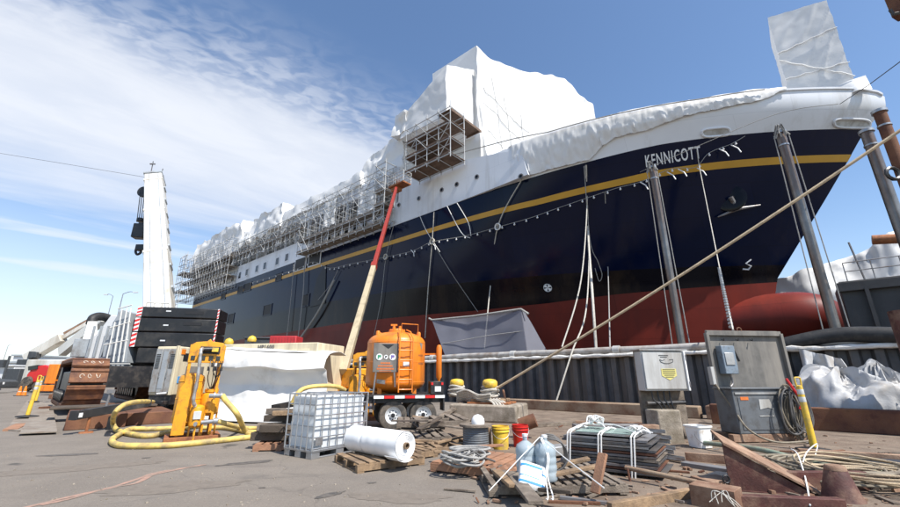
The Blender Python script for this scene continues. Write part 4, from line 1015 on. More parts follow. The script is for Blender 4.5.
# cable spool with a white hard hat
sp0 = G(476, 451); spool = thing('cable_spool', 'small spool of dark cable standing with a white bundle on top', 'spool', sp0)
MB().lathe([(.05, 0), (.36, 0), (.36, .04), (.05, .04)], sp0, 24).build('bottom_flange', 'wood_grey', spool)
MB().lathe([(.05, .46), (.33, .46), (.33, .50), (.05, .50)], sp0, 24).build('top_flange', 'wood_grey', spool)
mb = MB(); mb.lathe([(.22, .03)] + [(.255 + .008 * (k % 2), .04 + k * .02) for k in range(22)] + [(.2, .47)], sp0, 26); mb.build('cable_winding', 'box_grey', spool)
hb_ = MB(); hb_.lathe([(.13, .0), (.135, .04), (.125, .10), (.085, .155), (.02, .18)], sp0 + V((.05, 0, .50)), 18)
tag(hb_.build('cloth_bundle', 'white_plastic'), 'rounded white bundle sitting on top of the cable spool', 'bundle')
def pail(p, m, label, open_top=True, junk=None, h=.40, r=.155):
    root = thing('plastic_pail', label, 'bucket', p)
    MB().lathe([(.0, 0), (r * .88, 0), (r * .93, h * .5), (r * .97, h * .74), (r * 1.07, h * .75), (r * 1.07, h * .78), (r, h * .80), (r, h * .87), (r * 1.08, h * .88), (r * 1.08, h * .91), (r * 1.01, h * .92), (r * 1.03, h), (r * .97, h), (r * .93, h * .6), (0, h * .55)], p, 26).build('shell', m, root)
    MB().path([p + V((r * 1.06 * math.cos(a), -r * 1.06 * math.sin(a) * .4 - r * .75 * math.sin(a), h * .84 - .16 * math.sin(a))) for a in [k * PI / 12 for k in range(13)]], .005, 5).build('handle', 'galv', root)
    return root
pail(G(501, 449), 'yellow', 'yellow plastic pail standing between the spool and the red pail', h=.44, r=.175)
pail(G(521, 447), 'bucket_red', 'red plastic pail standing beside the yellow pail', h=.44, r=.17)
dj = MB(); p = G(489, 448); dj.box(p + V((0, 0, .2)), (.06, .25, .40), .1); tag(dj.build('wood_block', 'wood', bevel=.01), 'upright wood block wedged between spool and yellow pail', 'board')
p = G(520, 437); dr_ = MB().path([p + V((.05 * k, .1, .45 + .02 * math.sin(k))) for k in range(8)], .17, 12)
sc = G(529, 440); mb = MB(); mb.tube(sc + V((-.15, .3, .28)), sc + V((.22, .2, .42)), .16, 16); tag(mb.build('dark_pipe_end', 'rust'), 'dark open pipe end lying just behind the red pail', 'pipe')

# foreground pallet with water jugs
pf = make_pallet('pallet', 'long slatted pallet in the foreground carrying two water jugs', 1.75, 1.25, 'wood_grey', 13, gap=.42, hgt=.13)
a_, b_ = G(492, 496), G(557, 512); put(pf, a_ + V((-.02, 0, .02)), math.atan2((b_ - a_).y, (b_ - a_).x)); pf.rotation_euler = (0, 0, .06)
pf.location = G(489, 499, 0) + V((0, 0, .02))
def jug(p, rz, label, sc=1.0):
    root = thing('water_jug', label, 'water jug', p, 0, 'clear blue water jugs')
    pr = [(.02, .0), (.125, .0), (.137, .02), (.137, .06)]
    for k in range(3): pr += [(.137, .08 + k * .085), (.130, .095 + k * .085), (.130, .115 + k * .085), (.137, .13 + k * .085)]
    pr += [(.137, .36), (.115, .41), (.05, .45), (.034, .46), (.034, .505), (.028, .505), (.026, .46), (.1, .40), (.128, .35), (.128, .02), (.02, .012)]
    MB().lathe([(r * sc, z * sc) for r, z in pr], p, 28).build('bottle', 'jug', root)
    MB().lathe([(.0, .495), (.037, .495), (.037, .525), (0, .53)], p, 16).build('cap', 'letter_white', root)
    return root
jug(G(527, 478, .16), 0, 'clear blue water jug standing at the left behind the paper sack', .97)
jug(G(547, 480, .16), 0, 'clear blue water jug standing at the right beside the paper sack', 1.0)
# paper sack, printed blue and white
sp1 = G(531, 490, .16); sk = thing('paper_sack', 'white and blue printed paper sack leaning against the water jugs', 'sack', sp1, .25)
mb = MB()
def sackf(u, v):
    a = v * 2 * PI; cx, cy = math.copysign(abs(math.cos(a)) ** .45, math.cos(a)), math.copysign(abs(math.sin(a)) ** .45, math.sin(a))
    k = math.sin(min(1, u * 1.0 + .0001) * PI) ** .28 if u < .5 else 1 - .55 * max(0, (u - .72) / .28) ** 1.5
    p = V((cx * .155 * (1 if u > .03 else .5) * (1 + .04 * noise.noise(V((u * 4, v * 6, 1)))), cy * .085 * k * (1 + .15 * noise.noise(V((u * 5, v * 5, 3)))), u * .33))
    R = Matrix.Rotation(-.80, 3, 'X') @ Matrix.Rotation(.42, 3, 'Y'); return sp1 + Matrix.Rotation(.25, 3, 'Z') @ (R @ p)
mb.grid(sackf, 16, 32); mb.v.append(sackf(1, 0)); mb.grid(lambda u, v: lerp(sackf(1, v), (sackf(1, 0) + sackf(1, .5)) / 2, u), 3, 32)
mb.build('sack_body', 'bucket_white', sk, weld=True)
for (u0, u1, v0, v1) in ((.10, .17, .53, .97), (.70, .80, .55, .80), (.50, .56, .80, .96), (.30, .34, .55, .78)):
    MB().grid(lambda u, v: sackf(lerp(u0, u1, u), lerp(v0, v1, v)) + (sackf(lerp(u0, u1, u), lerp(v0, v1, v)) - sackf(lerp(u0, u1, u), lerp(v0, v1, v) + .5)).normalized() * .004, 4, 10).build('blue_print', 'bag_blue', sk)
BG = 'boards lying on the foreground pallet'
for i, (a, b, za, zb_, w, m, lab) in enumerate([((535, 497), (601, 474), .20, .30, .10, 'wood', 'long pale broken board slanting across the foreground pallet to the right'),
        ((512, 492), (536, 503), .22, .20, .16, 'wood_grey', 'short grey board with a notched end in front of the paper sack'),
        ((497, 488), (514, 487), .20, .21, .12, 'wood', 'pale wooden offcut on the left of the foreground pallet'),
        ((596, 505), (606, 483), .12, .52, .12, 'wood_red', 'brown board leaning up at the right end of the foreground pallet'),
        ((540, 506), (572, 492), .17, .2, .07, 'wood_dark', 'dark narrow board in front of the long pale broken board'),
        ((548, 486), (590, 470), .22, .34, .13, 'wood', 'pale board behind the paper sack pointing at the steel bundle')]):
    tag(MB().bar(G(*a) + V((0, 0, za)), G(*b, 0.2) + V((0, 0, zb_ - .2)), w, .04).build('loose_board', m, bevel=.006), lab, 'board', BG)
# white straps over the jugs
a, t, b = G(489, 491, .16), G(545, 470, .62), G(604, 488, .45)
t = G(547, 480, .16) + V((0, 0, .50)) - V((.06, 0, 0))
sw_ = MB(); sw_.path([a, lerp(a, t, .5), t], .006, 5); sw_.path([t, lerp(t, b, .5) + V((0, 0, -.01)), b], .006, 5)
for k in range(2): sw_.path(catmull([t + V((.02 * k, -.02, 0)), t + V((.05 + .02 * k, -.15, -.2)), t + V((.02 * k, -.22 - .01 * k, -.4)), G(548 + 5 * k, 497, .17), G(546 + 5 * k, 499, .15)], 5), .008, 5)
tag(sw_.build('tie_strap', 'rope_white'), 'white cord strung over the water jugs and down to both pallet ends', 'strap')
# coil of black tubing behind the jugs
mb = MB(); c = G(551, 462, .3)
for k in range(4): mb.path([c + V((.21 * math.cos(a * .42), .05 * k - .1, .1 + (.2 + .015 * k) * math.sin(a * .42))) for a in range(15)], .012, 6, closed=True)
tag(mb.build('tubing_coil', 'cable'), 'upright black tubing coil behind the water jugs', 'coil')
# ------------------------------------------------------------------ strapped steel bundle
A, B, C = G(566, 470), G(650, 480), G(664, 461)
bx_ = (B - A).normalized(); L_ = (B - A).length; by_ = (C - B).normalized()
BM = lambda x, y, z: A + bx_ * x + by_ * y + V((0, 0, z))
sb = thing('steel_bundle', 'stack of long steel flats tied with white straps in the foreground', 'steel stack', BM(L_ / 2, .5, 0), math.atan2(bx_.y, bx_.x))
ms = ['pile_steel', 'rust', 'steel_grey', 'pile_steel', 'wood_grey', 'steel_grey', 'rust', 'pile_steel', 'steel_light', 'pile_steel', 'steel_grey']
for k in range(11):
    z = .07 + k * .043; x0 = -.04 + rnd.uniform(-.05, .05) + .02 * k * .3; x1 = L_ + .16 - .012 * k + rnd.uniform(-.04, .05); y0 = rnd.uniform(-.02, .03)
    y1 = .95 + rnd.uniform(-.05, .05); lip = .036
    mb = MB(); mb.prism([BM(x0, y0, z), BM(x1, y0, z), BM(x1 + .02, y1, z), BM(x0 + .05, y1, z)], V((0, 0, .011)))
    mb.prism([BM(x0, y0 + .001, z - .02), BM(x1, y0 + .001, z - .02), BM(x1, y0 + .012, z - .02), BM(x0, y0 + .012, z - .02)], V((0, 0, .03)))
    mb.build('steel_flat', ms[k], sb)
for y in (.15, .75): MB().bar(BM(-.05, y, .03), BM(L_ + .05, y, .03), .09, .06).build('timber_bearer', 'wood_dark', sb)
for k in range(3):
    z = .07 + 11 * .043 + k * .014; MB().prism([BM(.12 + .03 * k, .05, z), BM(L_ - .12, .04 + .03 * k, z), BM(L_ - .1, .8, z), BM(.15, .82, z)], V((0, 0, .008))).build('glass_plate' if k == 2 else 'steel_sheet', 'glass_green' if k == 2 else 'steel_light', sb)
zt = .60
for x in (.08, L_ * .46, L_ * .85):
    mb = MB()
    for q in (0, .045):
        mb.path([BM(x + q - .05, -.04, .0), BM(x + q - .02, -.045, .3), BM(x + q, -.03, zt - .05), BM(x + q + .02, .02, zt - .01), BM(x + q + .05, .45, zt + .02), BM(x + q + .06, .98, zt - .06), BM(x + q + .06, 1.0, .1)], .012, 6)
    mb.build('strap', 'rope_white', sb)
kn = MB(); c = BM(L_ * .33, .5, zt + .05)
for k in range(12):
    a = rnd.random() * 6; r = rnd.uniform(.05, .14)
    kn.path(catmull([c + V((-.12, 0, 0)) + V((rnd.uniform(-.05, .05), 0, 0)), c + V((r * math.cos(a), r * math.sin(a), .06 + rnd.random() * .08)), c + V((r * math.sin(a), -r * math.cos(a), .10)), c + V((.12, rnd.uniform(-.1, .1), -.02))], 5), .010, 5)
for x in (.15, L_ * .55, L_ * .88): kn.path(catmull([c, lerp(c, BM(x, .2, zt), .5) + V((0, 0, .05)), BM(x, .1, zt + .01)], 5), .010, 5)
c2 = BM(L_ * .9, .25, zt + .02)
for k in range(8):
    a = rnd.random() * 6; kn.path(catmull([c2, c2 + V((.1 * math.cos(a), .1 * math.sin(a), .06)), c2 + V((.16 * math.sin(a), .1, .03)), c2 + V((rnd.uniform(.05, .25), rnd.uniform(-.1, .1), -.03))], 5), .009, 5)
kn.build('strap_knot', 'rope_white', sb)
# channel lengths sticking out beyond the bundle
cb2 = thing('channel_bundle', 'bundle of pale steel channels with stepped ends behind the strapped steel stack', 'steel stack', G(665, 462))
for k in range(6):
    z = .05 + k * .075; a, b = G(615, 452) + V((0, .1, z)), G(684 - 3 * k + rnd.uniform(-3, 3), 464 - k * .8) + V((0, .15 * (k % 2), z))
    for j in range(2):
        o = V((.08 * j, .16 * j, 0)); mb = MB(); mb.bar(a + o, b + o, .12, .008); mb.bar(a + o + V((0, -.06, .02)), b + o + V((0, -.06, .02)), .006, .045); mb.build('steel_channel', 'steel_light', cb2)
tag(MB().bar(G(575, 441) + V((0, 0, .3)), G(648, 441) + V((0, 0, .3)), .3, .12).build('grey_beam', 'steel_grey', bevel=.01), 'grey steel beam lying across behind the strapped steel stack', 'beam')
tag(MB().bar(G(642, 445) + V((0, 0, .35)), G(660, 445) + V((0, 0, .35)), .2, .12).build('timber_block', 'rust_tan', bevel=.01), 'pale timber block between the steel stack and the cabinet plinth', 'block')
tag(MB().bar(G(540, 452, .12), G(566, 449, .12), .28, .16).build('grey_slab', 'steel_light', bevel=.02), 'pale grey slab lying left of the strapped steel stack', 'slab')
# ------------------------------------------------------------------ grey cabinet on its plinth
Yc = 9.9
tl, tr = atY(640.5, 351, Yc), atY(683, 348.5, Yc + .1); z1 = tl.z; z0 = atY(642, 391, Yc).z
cx = (tr - tl); cx.z = 0; wC = cx.length; cx.normalize(); cy = V((-cx.y, cx.x, 0)); c0 = V((tl.x, tl.y, 0))
CB = lambda x, y, z: c0 + cx * x + cy * y + V((0, 0, z))
MC = Matrix((cx, cy, V((0, 0, 1)))).transposed()
cab = thing('electrical_cabinet', 'pale grey electrical cabinet with a yellow warning label on a post', 'cabinet', CB(wC / 2, .3, 0), math.atan2(cx.y, cx.x))
MB().box(CB(wC / 2, .17, (z0 + z1) / 2), (wC, .30, z1 - z0), M=MC).build('cabinet_box', 'cabinet', cab, bevel=.012)
dr2 = MB().box(CB(wC / 2 - .02, -.002, (z0 + z1) / 2), (wC - .09, .03, z1 - z0 - .08), M=MC).build('door', 'cabinet', cab, bevel=.008)
MB().box(CB(wC - .03, -.03, (z0 + z1) / 2), (.035, .05, z1 - z0 - .02), M=MC).build('door_edge', 'white_plastic', dr2)
for z in (z0 + .15, z1 - .15): MB().tube(CB(wC - .012, -.05, z - .06), CB(wC - .012, -.05, z + .06), .018, 8).build('hinge', 'steel_grey', dr2)
ly = MB(); ly.prism([CB(wC * .40, -.02, z0 + .50), CB(wC * .74, -.02, z0 + .50), CB(wC * .74, -.02, z0 + .34), CB(wC * .57, -.02, z0 + .24), CB(wC * .40, -.02, z0 + .34)], cy * -.004); ly.build('warning_label', 'label_yellow', dr2)
lk = MB()
for k in range(5): lk.box(CB(wC * .57, -.026, z0 + .48 - k * .042), (wC * (.28 - .05 * max(0, k - 2)), .003, .014), M=MC)
lk.build('label_print', 'ink', dr2)
mk = MB(); zc = z0 + .66; mk.path([CB(wC * .40, -.022, zc + .05), CB(wC * .42, -.022, zc), CB(wC * .5, -.022, zc - .035), CB(wC * .6, -.022, zc - .035), CB(wC * .70, -.022, zc), CB(wC * .71, -.022, zc + .05)], .006, 4)
mk.path([CB(wC * .40, -.022, zc + .055), CB(wC * .46, -.022, zc + .03), CB(wC * .52, -.022, zc + .055)], .005, 4); mk.path([CB(wC * .62, -.022, zc + .05), CB(wC * .71, -.022, zc + .06)], .005, 4)
mk.box(CB(wC * .5, -.022, zc + .15), (wC * .22, .003, .015), M=MC); mk.box(CB(wC * .5, -.022, zc + .11), (wC * .16, .003, .013), M=MC); mk.build('pictogram', 'ink', dr2)
bk = MB(); bk.box(CB(wC / 2 + .05, .36, (z1 + .1) / 2), (wC + .02, .05, z1 - .05), M=MC); bk.build('back_board', 'wood_grey', cab, bevel=.005)
for x in (.12, wC + .0): MB().bar(CB(x, .42, 0), CB(x, .42, z1 + .06), .12, .10).build('post', 'wood_grey', cab, bevel=.006)
MB().box(CB(wC / 2 + .02, .2, z1 + .03), (wC + .12, .44, .03), M=MC).build('rain_cover', 'steel_light', cab)
cn = MB()
for k in range(4): cn.path(catmull([CB(.2 + .15 * k, .12, z0 + .02), CB(.22 + .14 * k, .1, z0 - .2), CB(.35 + .1 * k, .05, z0 - .38), CB(.5 + .12 * k, .1, .05)], 6), .018, 6)
cn.tube(CB(.05, .12, z0 - .28), CB(wC - .1, .12, z0 - .26), .05, 8); cn.build('conduit', 'black', cab)
pl = MB(); pl.box(CB(wC * .30, -.0, .34), (.58, .46, .72), M=MC @ Matrix.Rotation(.08, 3, 'Z')); tag(pl.build('concrete_plinth', 'concrete', bevel=.03), 'stained concrete plinth standing below the pale grey cabinet', 'block')
# ------------------------------------------------------------------ grey panel with welder box
p0_, p1_ = G(722, 437), G(792, 441)
Yp = 10.4; tl = atY(706, 333, Yp); tr = atY(779, 331, Yp + .25); px_ = tr - tl; px_.z = 0; wP = px_.length; px_.normalize(); py_ = V((-px_.y, px_.x, 0)); o0 = V((tl.x, tl.y, 0)); zT = tl.z
PB = lambda x, y, z: o0 + px_ * x + py_ * y + V((0, 0, z)); MP = Matrix((px_, py_, V((0, 0, 1)))).transposed()
pn = thing('switch_panel', 'tall weathered grey switch panel with a framed edge', 'panel', PB(wP / 2, 0, 0), math.atan2(px_.y, px_.x))
MB().box(PB(wP / 2, .06, (zT + .25) / 2 + .1), (wP - .06, .03, zT - .3), M=MP).build('back_plate', 'panel_grey', pn)
for a, b in ((PB(0, 0, .1), PB(0, 0, zT)), (PB(wP, 0, .1), PB(wP, 0, zT)), (PB(0, 0, zT), PB(wP, 0, zT))):
    MB().bar(a, b, .07, .12).build('frame_edge', 'panel_grey', pn, bevel=.008)
for x in (.4, .8, 1.2): MB().path([PB(x, 0, zT - .16), PB(x, -.07, zT - .19), PB(x, -.08, zT - .14)], .012, 6).build('hook', 'black', pn)
MB().path([PB(.95 + .06 * math.cos(a * .7), 0, zT + .09 + .06 * math.sin(a * .7)) for a in range(9)], .018, 6, closed=True).build('lifting_eye', 'rust', pn)
zs1, zs0 = atY(716, 346, Yp).z, atY(720, 374, Yp).z
xs = (atY(716, 346, Yp) - o0).dot(px_)
sw2 = thing('isolator_switch', 'blue grey isolator switch box mounted on the tall grey panel', 'switch', PB(xs + .18, -.06, zs0))
MB().box(PB(xs + .18, -.08, (zs0 + zs1) / 2), (.36, .20, zs1 - zs0), M=MP).build('switch_body', 'switch_blue', sw2, bevel=.015)
MB().box(PB(xs + .17, -.19, (zs0 + zs1) / 2 + .02), (.24, .02, .30), M=MP).build('cover_plate', 'steel_light', sw2, bevel=.01)
MB().bar(PB(xs + .40, -.1, zs1 - .12), PB(xs + .44, -.16, zs1 - .38), .035, .05).build('lever', 'black', sw2)
MB().path(catmull([PB(xs + .18, -.08, zs0), PB(xs + .22, -.08, zs0 - .2), PB(xs + .12, -.1, zs0 - .3)], 6), .022, 8).build('conduit', 'steel_grey', sw2)
MB().box(PB(-.08, -.03, zT - 1.05), (.09, .12, .42), M=MP).build('terminal_box', 'cabinet', pn, bevel=.01)
# welder box
wl_, wr_ = atY(721, 389, Yp - .3), atY(776, 390, Yp - .1); wz1 = wl_.z; wz0 = .18
ww_ = (wr_ - wl_).dot(px_); xw = (wl_ - o0).dot(px_)
wb_ = thing('welder_box', 'dark grey welding machine box standing below the tall grey panel', 'welder', PB(xw + ww_ / 2, -.35, wz0))
MB().box(PB(xw + ww_ / 2, -.33, (wz0 + wz1) / 2), (ww_, .56, wz1 - wz0), M=MP).build('case', 'box_grey', wb_, bevel=.02)
MB().box(PB(xw + ww_ / 2, -.33, wz1 + .015), (ww_ + .05, .62, .04), M=MP).build('lid', 'box_grey', wb_, bevel=.01)
MB().box(PB(xw + ww_ / 2 + .02, -.615, (wz0 + wz1) / 2 - .04), (ww_ - .16, .015, wz1 - wz0 - .26), M=MP).build('front_panel', 'box_grey', wb_, bevel=.006)
nt2 = MB(); nt2.prism([PB(xw + ww_ * .42, -.628, wz1 - .22), PB(xw + ww_ * .60, -.628, wz1 - .22), PB(xw + ww_ * .64, -.628, wz1 - .44), PB(xw + ww_ * .55, -.628, wz1 - .40), PB(xw + ww_ * .41, -.628, wz1 - .44)], py_ * -.004); nt2.box(PB(xw + ww_ * .5, -.63, wz1 - .58), (.36, .004, .02), M=MP); nt2.build('torn_label', 'cabinet', wb_)
MB().box(PB(xw + .26, -.628, wz1 - .2), (.2, .006, .07), M=MP).build('orange_sticker', 'orange_ink', wb_)
MB().box(PB(xw + ww_ / 2, -.62, wz1 - .09), (ww_ - .1, .02, .04), M=MP).build('trim', 'steel_light', wb_)
for y in (-.55, -.1): MB().bar(PB(xw - .2, y, .1), PB(xw + ww_ + .35, y, .1), .15, .16).build('timber_bearer', 'rust_tan', wb_, bevel=.01)
tag(MB().path(catmull([PB(xw - .05, -.2, 1.25), PB(xw + .02, -.5, .75), PB(xw + .1, -.75, .3), PB(xw + .5, -.9, .07), PB(xw + 1.1, -.95, .06), PB(xw + 1.6, -.8, .1), PB(xw + 1.72, -.6, .3)], 7), .022, 7).build('power_cable', 'hose_tan'), 'tan cable looping from the panel round the front of the welder box', 'cable')
cc = PB(1.13, -.70, 0); cg = 'cables hanging at the right of the welder box'
mats = ['hose_tan', 'cable', 'hose_tan', 'rope_grey', 'cable', 'hose_tan', 'hose_tan', 'rope_grey', 'cable']
for grp, idx, lab, mm in ((0, range(0, 5), 'tan cable coils hung at the right of the welder box', 'hose_tan'), (1, range(5, 8), 'black cable coils hung among the tan ones beside the welder box', 'cable')):
    mb = MB()
    for k in idx:
        for j in range(2):
            zc = rnd.uniform(.55, .8); rz_ = rnd.uniform(.42, .62); rx = rnd.uniform(.14, .26); ox = rnd.uniform(-.12, .22)
            mb.path(catmull([cc + px_ * (ox + rx * math.cos(a)) + V((0, 0, zc + rz_ * math.sin(a))) + py_ * (-.02 * k + .03 * math.sin(a * 2 + k)) for a in [q * PI / 5 for q in range(10)]], 5, True), .016, 6, closed=True)
    tag(mb.build('cable_coil', mm), lab, 'cable', cg)
tag(MB().path(catmull([cc + px_ * -.02 + V((0, 0, 1.38)) + py_ * -.15, cc + px_ * .08 + V((0, 0, 1.1)) + py_ * -.2, cc + px_ * .2 + V((0, 0, .9)) + py_ * -.2, cc + px_ * .1 + V((0, 0, .72)) + py_ * -.2], 6), .028, 7).build('red_cable', 'red_paint'), 'short bright red cable hanging over the cable coils', 'cable')
# white bucket by the cabinet
bkp = G(701, 448); root = thing('white_bucket', 'white square bucket between the cabinet and the welder box', 'bucket', bkp)
mb = MB()
def sq(r, z): return [bkp + Matrix.Rotation(.3, 3, 'Z') @ V((math.copysign(abs(math.cos(a)) ** .35, math.cos(a)) * r, math.copysign(abs(math.sin(a)) ** .35, math.sin(a)) * r, z)) for a in [k * 2 * PI / 28 for k in range(28)]]
rr_ = [(.12, 0), (.165, .02), (.195, .40), (.215, .41), (.215, .44), (.19, .44), (.165, .06), (.05, .05)]
for r, z in rr_: mb.v += sq(r, z)
for i in range(len(rr_) - 1):
    for k in range(28): mb.f.append((i*28+k, i*28+(k+1) % 28, (i+1)*28+(k+1) % 28, (i+1)*28+k))
mb.build('shell', 'bucket_white', root); MB().path([bkp + V((.2 * math.cos(a), -.2, .30 - .18 * math.sin(a))) for a in [k * PI / 10 for k in range(11)]], .006, 5).build('handle', 'steel_grey', root)
# ------------------------------------------------------------------ yellow delineator posts
def delineator(p, label, first=None):
    root = thing('delineator_post', label, 'traffic post', (0, 0, 0), 0, 'yellow traffic posts with reflective bands')
    MB().lathe([(.02, .03), (.062, .05), (.056, 1.2), (.05, 1.24), (.02, 1.25)], n=18).build('tube', 'yellow', root)
    for z in (.92, 1.07): MB().lathe([(.0595, z), (.0605, z + .01), (.0600, z + .09), (.0585, z + .10)], n=18).build('reflective_band', 'silver', root)
    h = MB(); h.path(catmull([V((-.05, 0, 1.22)), V((-.06, 0, 1.36)), V((-.045, 0, 1.40)), V((.045, 0, 1.40)), V((.06, 0, 1.36)), V((.05, 0, 1.22))], 4), .016, 8); h.build('grip', 'yellow', root)
    MB().lathe([(.1, 0), (.31, 0), (.31, .035), (.12, .06), (.06, .075)], n=8).build('rubber_base', 'rubber', root, bevel=.008)
    return put(root, p)
delineator(G(815, 451), 'yellow traffic post with silver bands beside the white bags').scale = (1, 1, 1)
delineator(G(27, 417, .07), 'yellow traffic post standing on the steel plates, nearer of the pair', ).rotation_euler = (0, .03, 0)
delineator(G(35.5, 402, .05), 'yellow traffic post farther back on the steel plates, partly behind the nearer one')
# ------------------------------------------------------------------ right foreground: wedge bracket, frames, hoses
a, b = G(731, 491), G(818, 497); wx = (b - a).normalized(); wy = V((-wx.y, wx.x, 0)); Lw = (b - a).length; zl = atY(730, 444, a.y).z
wd_ = thing('wedge_bracket', 'maroon steel wedge bracket with a dusty tan sloping flange', 'bracket', (a + b) / 2, math.atan2(wx.y, wx.x))
MB().prism([a, b, a + V((0, 0, zl))], wy * .025).build('web_plate', 'maroon', wd_)
MB().prism([a + V((0, 0, zl + .03)) - wy * .03, b + wx * .06 + V((0, 0, .03)) - wy * .03, b + wx * .06 - wy * .03, a + V((0, 0, zl - .01)) - wy * .03], wy * .5 + V((0, 0, .10))).build('flange', 'rust_tan', wd_, bevel=.004)
MB().box(a + wx * Lw / 2 + wy * .1 + V((0, 0, -.0)), (Lw, .26, .03), M=Matrix((wx, wy, V((0, 0, 1)))).transposed()).build('base_plate', 'maroon', wd_)
MB().path([a - wx * .03 + wy * .0 + V((.045 * math.cos(t * .7) - .02, -.03, .14 + .045 * math.sin(t * .7))) for t in range(9)], .012, 6, closed=True).build('eye', 'black', wd_)
RF = 'rusty steel pieces lying at the right foreground'
def frame_bar(name, pa, pb, w, h, m, lab, cat, z=.0, bev=.006): return tag(MB().bar(G(*pa) + V((0, 0, z + h / 2)), G(*pb) + V((0, 0, z + h / 2)), w, h).build(name, m, bevel=bev), lab, cat, RF)
frame_bar('steel_rail', (716, 508), (845, 513), .12, .14, 'maroon', 'low maroon steel frame rail along the bottom edge, in front of the wedge bracket', 'steel frame')
frame_bar('steel_rail', (782, 490), (868, 490), .10, .22, 'maroon', 'low maroon steel rail behind the rusty cone', 'steel frame')
frame_bar('steel_channel', (684, 466), (735, 474), .2, .07, 'steel_grey', 'grey channel lying on the dirt left of the wedge bracket', 'channel')
frame_bar('steel_angle', (686, 461), (733, 465), .06, .14, 'rust_tan', 'thin tan angle standing behind the grey channel', 'channel')
frame_bar('rusty_plank', (702, 488), (728, 486), .35, .05, 'rust_tan', 'dusty tan steel plate left of the wedge bracket', 'plate', .06)
frame_bar('dark_plate', (712, 484), (732, 477), .4, .03, 'denim_dark', 'dark mat behind the dusty tan plate', 'plate', .02)
frame_bar('rusty_box_beam', (696, 503), (742, 512), .3, .22, 'rust_tan', 'dusty tan box beam in the bottom right foreground, left of the maroon frame', 'beam')
frame_bar('timber', (610, 513), (697, 497), .08, .10, 'wood', 'long thin timber lying along the bottom edge under the rusty pipe', 'timber')
frame_bar('timber', (655, 500), (700, 492), .10, .06, 'rust_tan', 'short tan timber between the rusty pipe and the box beam', 'timber')
frame_bar('flat_bar', (668, 476), (688, 483), .08, .03, 'rust', 'small rusty flat bar on the dirt right of the steel stack', 'bar')
tag(MB().tube(G(627, 480) + V((0, 0, .16)), G(699, 494) + V((0, 0, .13)), .032, 10).build('rusty_pipe', 'kerb_tan'), 'long thin dusty pipe in front of the strapped steel stack', 'pipe')
MB_ = MB(); p = G(629, 481); MB_.path([p + V((0, 0, .16)), p + V((.0, -.04, .0)), ], .016, 6); tag(MB_.build('pipe_leg', 'rust'), 'bent rusty rod under the left end of the dusty pipe', 'rod')
tag(MB().path(catmull([G(703, 449) + V((0, 0, .12)), G(725, 453) + V((0, 0, .14)), G(760, 459) + V((0, 0, .16)), G(800, 466) + V((0, 0, .10)), G(840, 472) + V((0, 0, .06)), G(905, 478) + V((0, 0, .06))], 8), .045, 10).build('green_hose', 'hose_green'), 'faded green hose running from the white bucket behind the wedge bracket', 'hose')
# coil of tan hoses
hc = G(838, 478); mb = MB()
for k in range(13):
    rx = .58 + .058 * (k % 9) + rnd.uniform(-.02, .02); ph = rnd.random() * 6; z0_ = .04 + .035 * (k // 3)
    mb.path(catmull([hc + V((-.05 + rx * 1.05 * math.cos(a) , rx * .95 * math.sin(a), z0_ + .025 * math.sin(2 * a + ph) + .02)) for a in [q * PI / 7 for q in range(14)]], 4, True), .017, 7, closed=True)
tag(mb.build('hose_coil', 'hose_tan'), 'big flat coil of tan hoses on the dirt in front of the yellow post', 'hose')
mb = MB(); hc2 = G(872, 486)
for k in range(6):
    rx = .42 + .06 * k; mb.path(catmull([hc2 + V((rx * math.cos(a), rx * 1.2 * math.sin(a), .10 + .03 * k + .03 * math.sin(a * 2 + k))) for a in [q * PI / 7 for q in range(14)]], 4, True), .015, 7, closed=True)
tag(mb.build('hose_coil', 'rope_tan'), 'smaller pale hose coil at the far right over the big flat coil', 'hose')
cn_ = G(843, 500); rc = thing('rusty_cone', 'rusty tapered steel cone standing in front of the hose coil', 'cone', cn_)
MB().lathe([(.02, .0), (.215, .0), (.19, .05), (.10, .36), (.085, .375), (.03, .37)], cn_, 24).build('cone_body', 'maroon', rc)
MB().lathe([(.112, .325), (.106, .36), (.088, .379), (.01, .378)], cn_, 24).build('dusty_top', 'rust_tan', rc)
# white tail of rope near wedge
tag(MB().path(catmull([G(796, 470) + V((0, 0, .3)), G(803, 478) + V((0, 0, .32)), G(808, 490) + V((0, 0, .18)), G(811, 505) + V((0, 0, .1)), G(812, 514) + V((0, 0, .08))], 6), .009, 6).build('white_rope', 'rope_white'), 'white cord trailing over the end of the wedge bracket', 'rope')
tag(MB().path(catmull([G(818, 466) + V((0, 0, .16)), G(822, 463) + V((0, 0, .3)), G(812, 474) + V((0, 0, .3)), G(806, 480) + V((0, 0, .2))], 6), .008, 6).build('white_rope', 'rope_white'), 'short white cord lying over the hose coil beside the yellow post', 'rope')
mb = MB(); c = G(724, 503, .28)
for k in range(4):
    a = rnd.random() * 6; mb.path(catmull([c + V((rnd.uniform(-.2, 0), rnd.uniform(-.1, .1), .0)), c + V((.06 * math.cos(a), .05, .09)), c + V((rnd.uniform(0, .1), -.05, .04)), c + V((rnd.uniform(.0, .2), -.10, -.12))], 5), .004, 5)
tag(mb.build('rope_tangle', 'rope'), 'knotted white rope over the dusty box beam', 'rope')
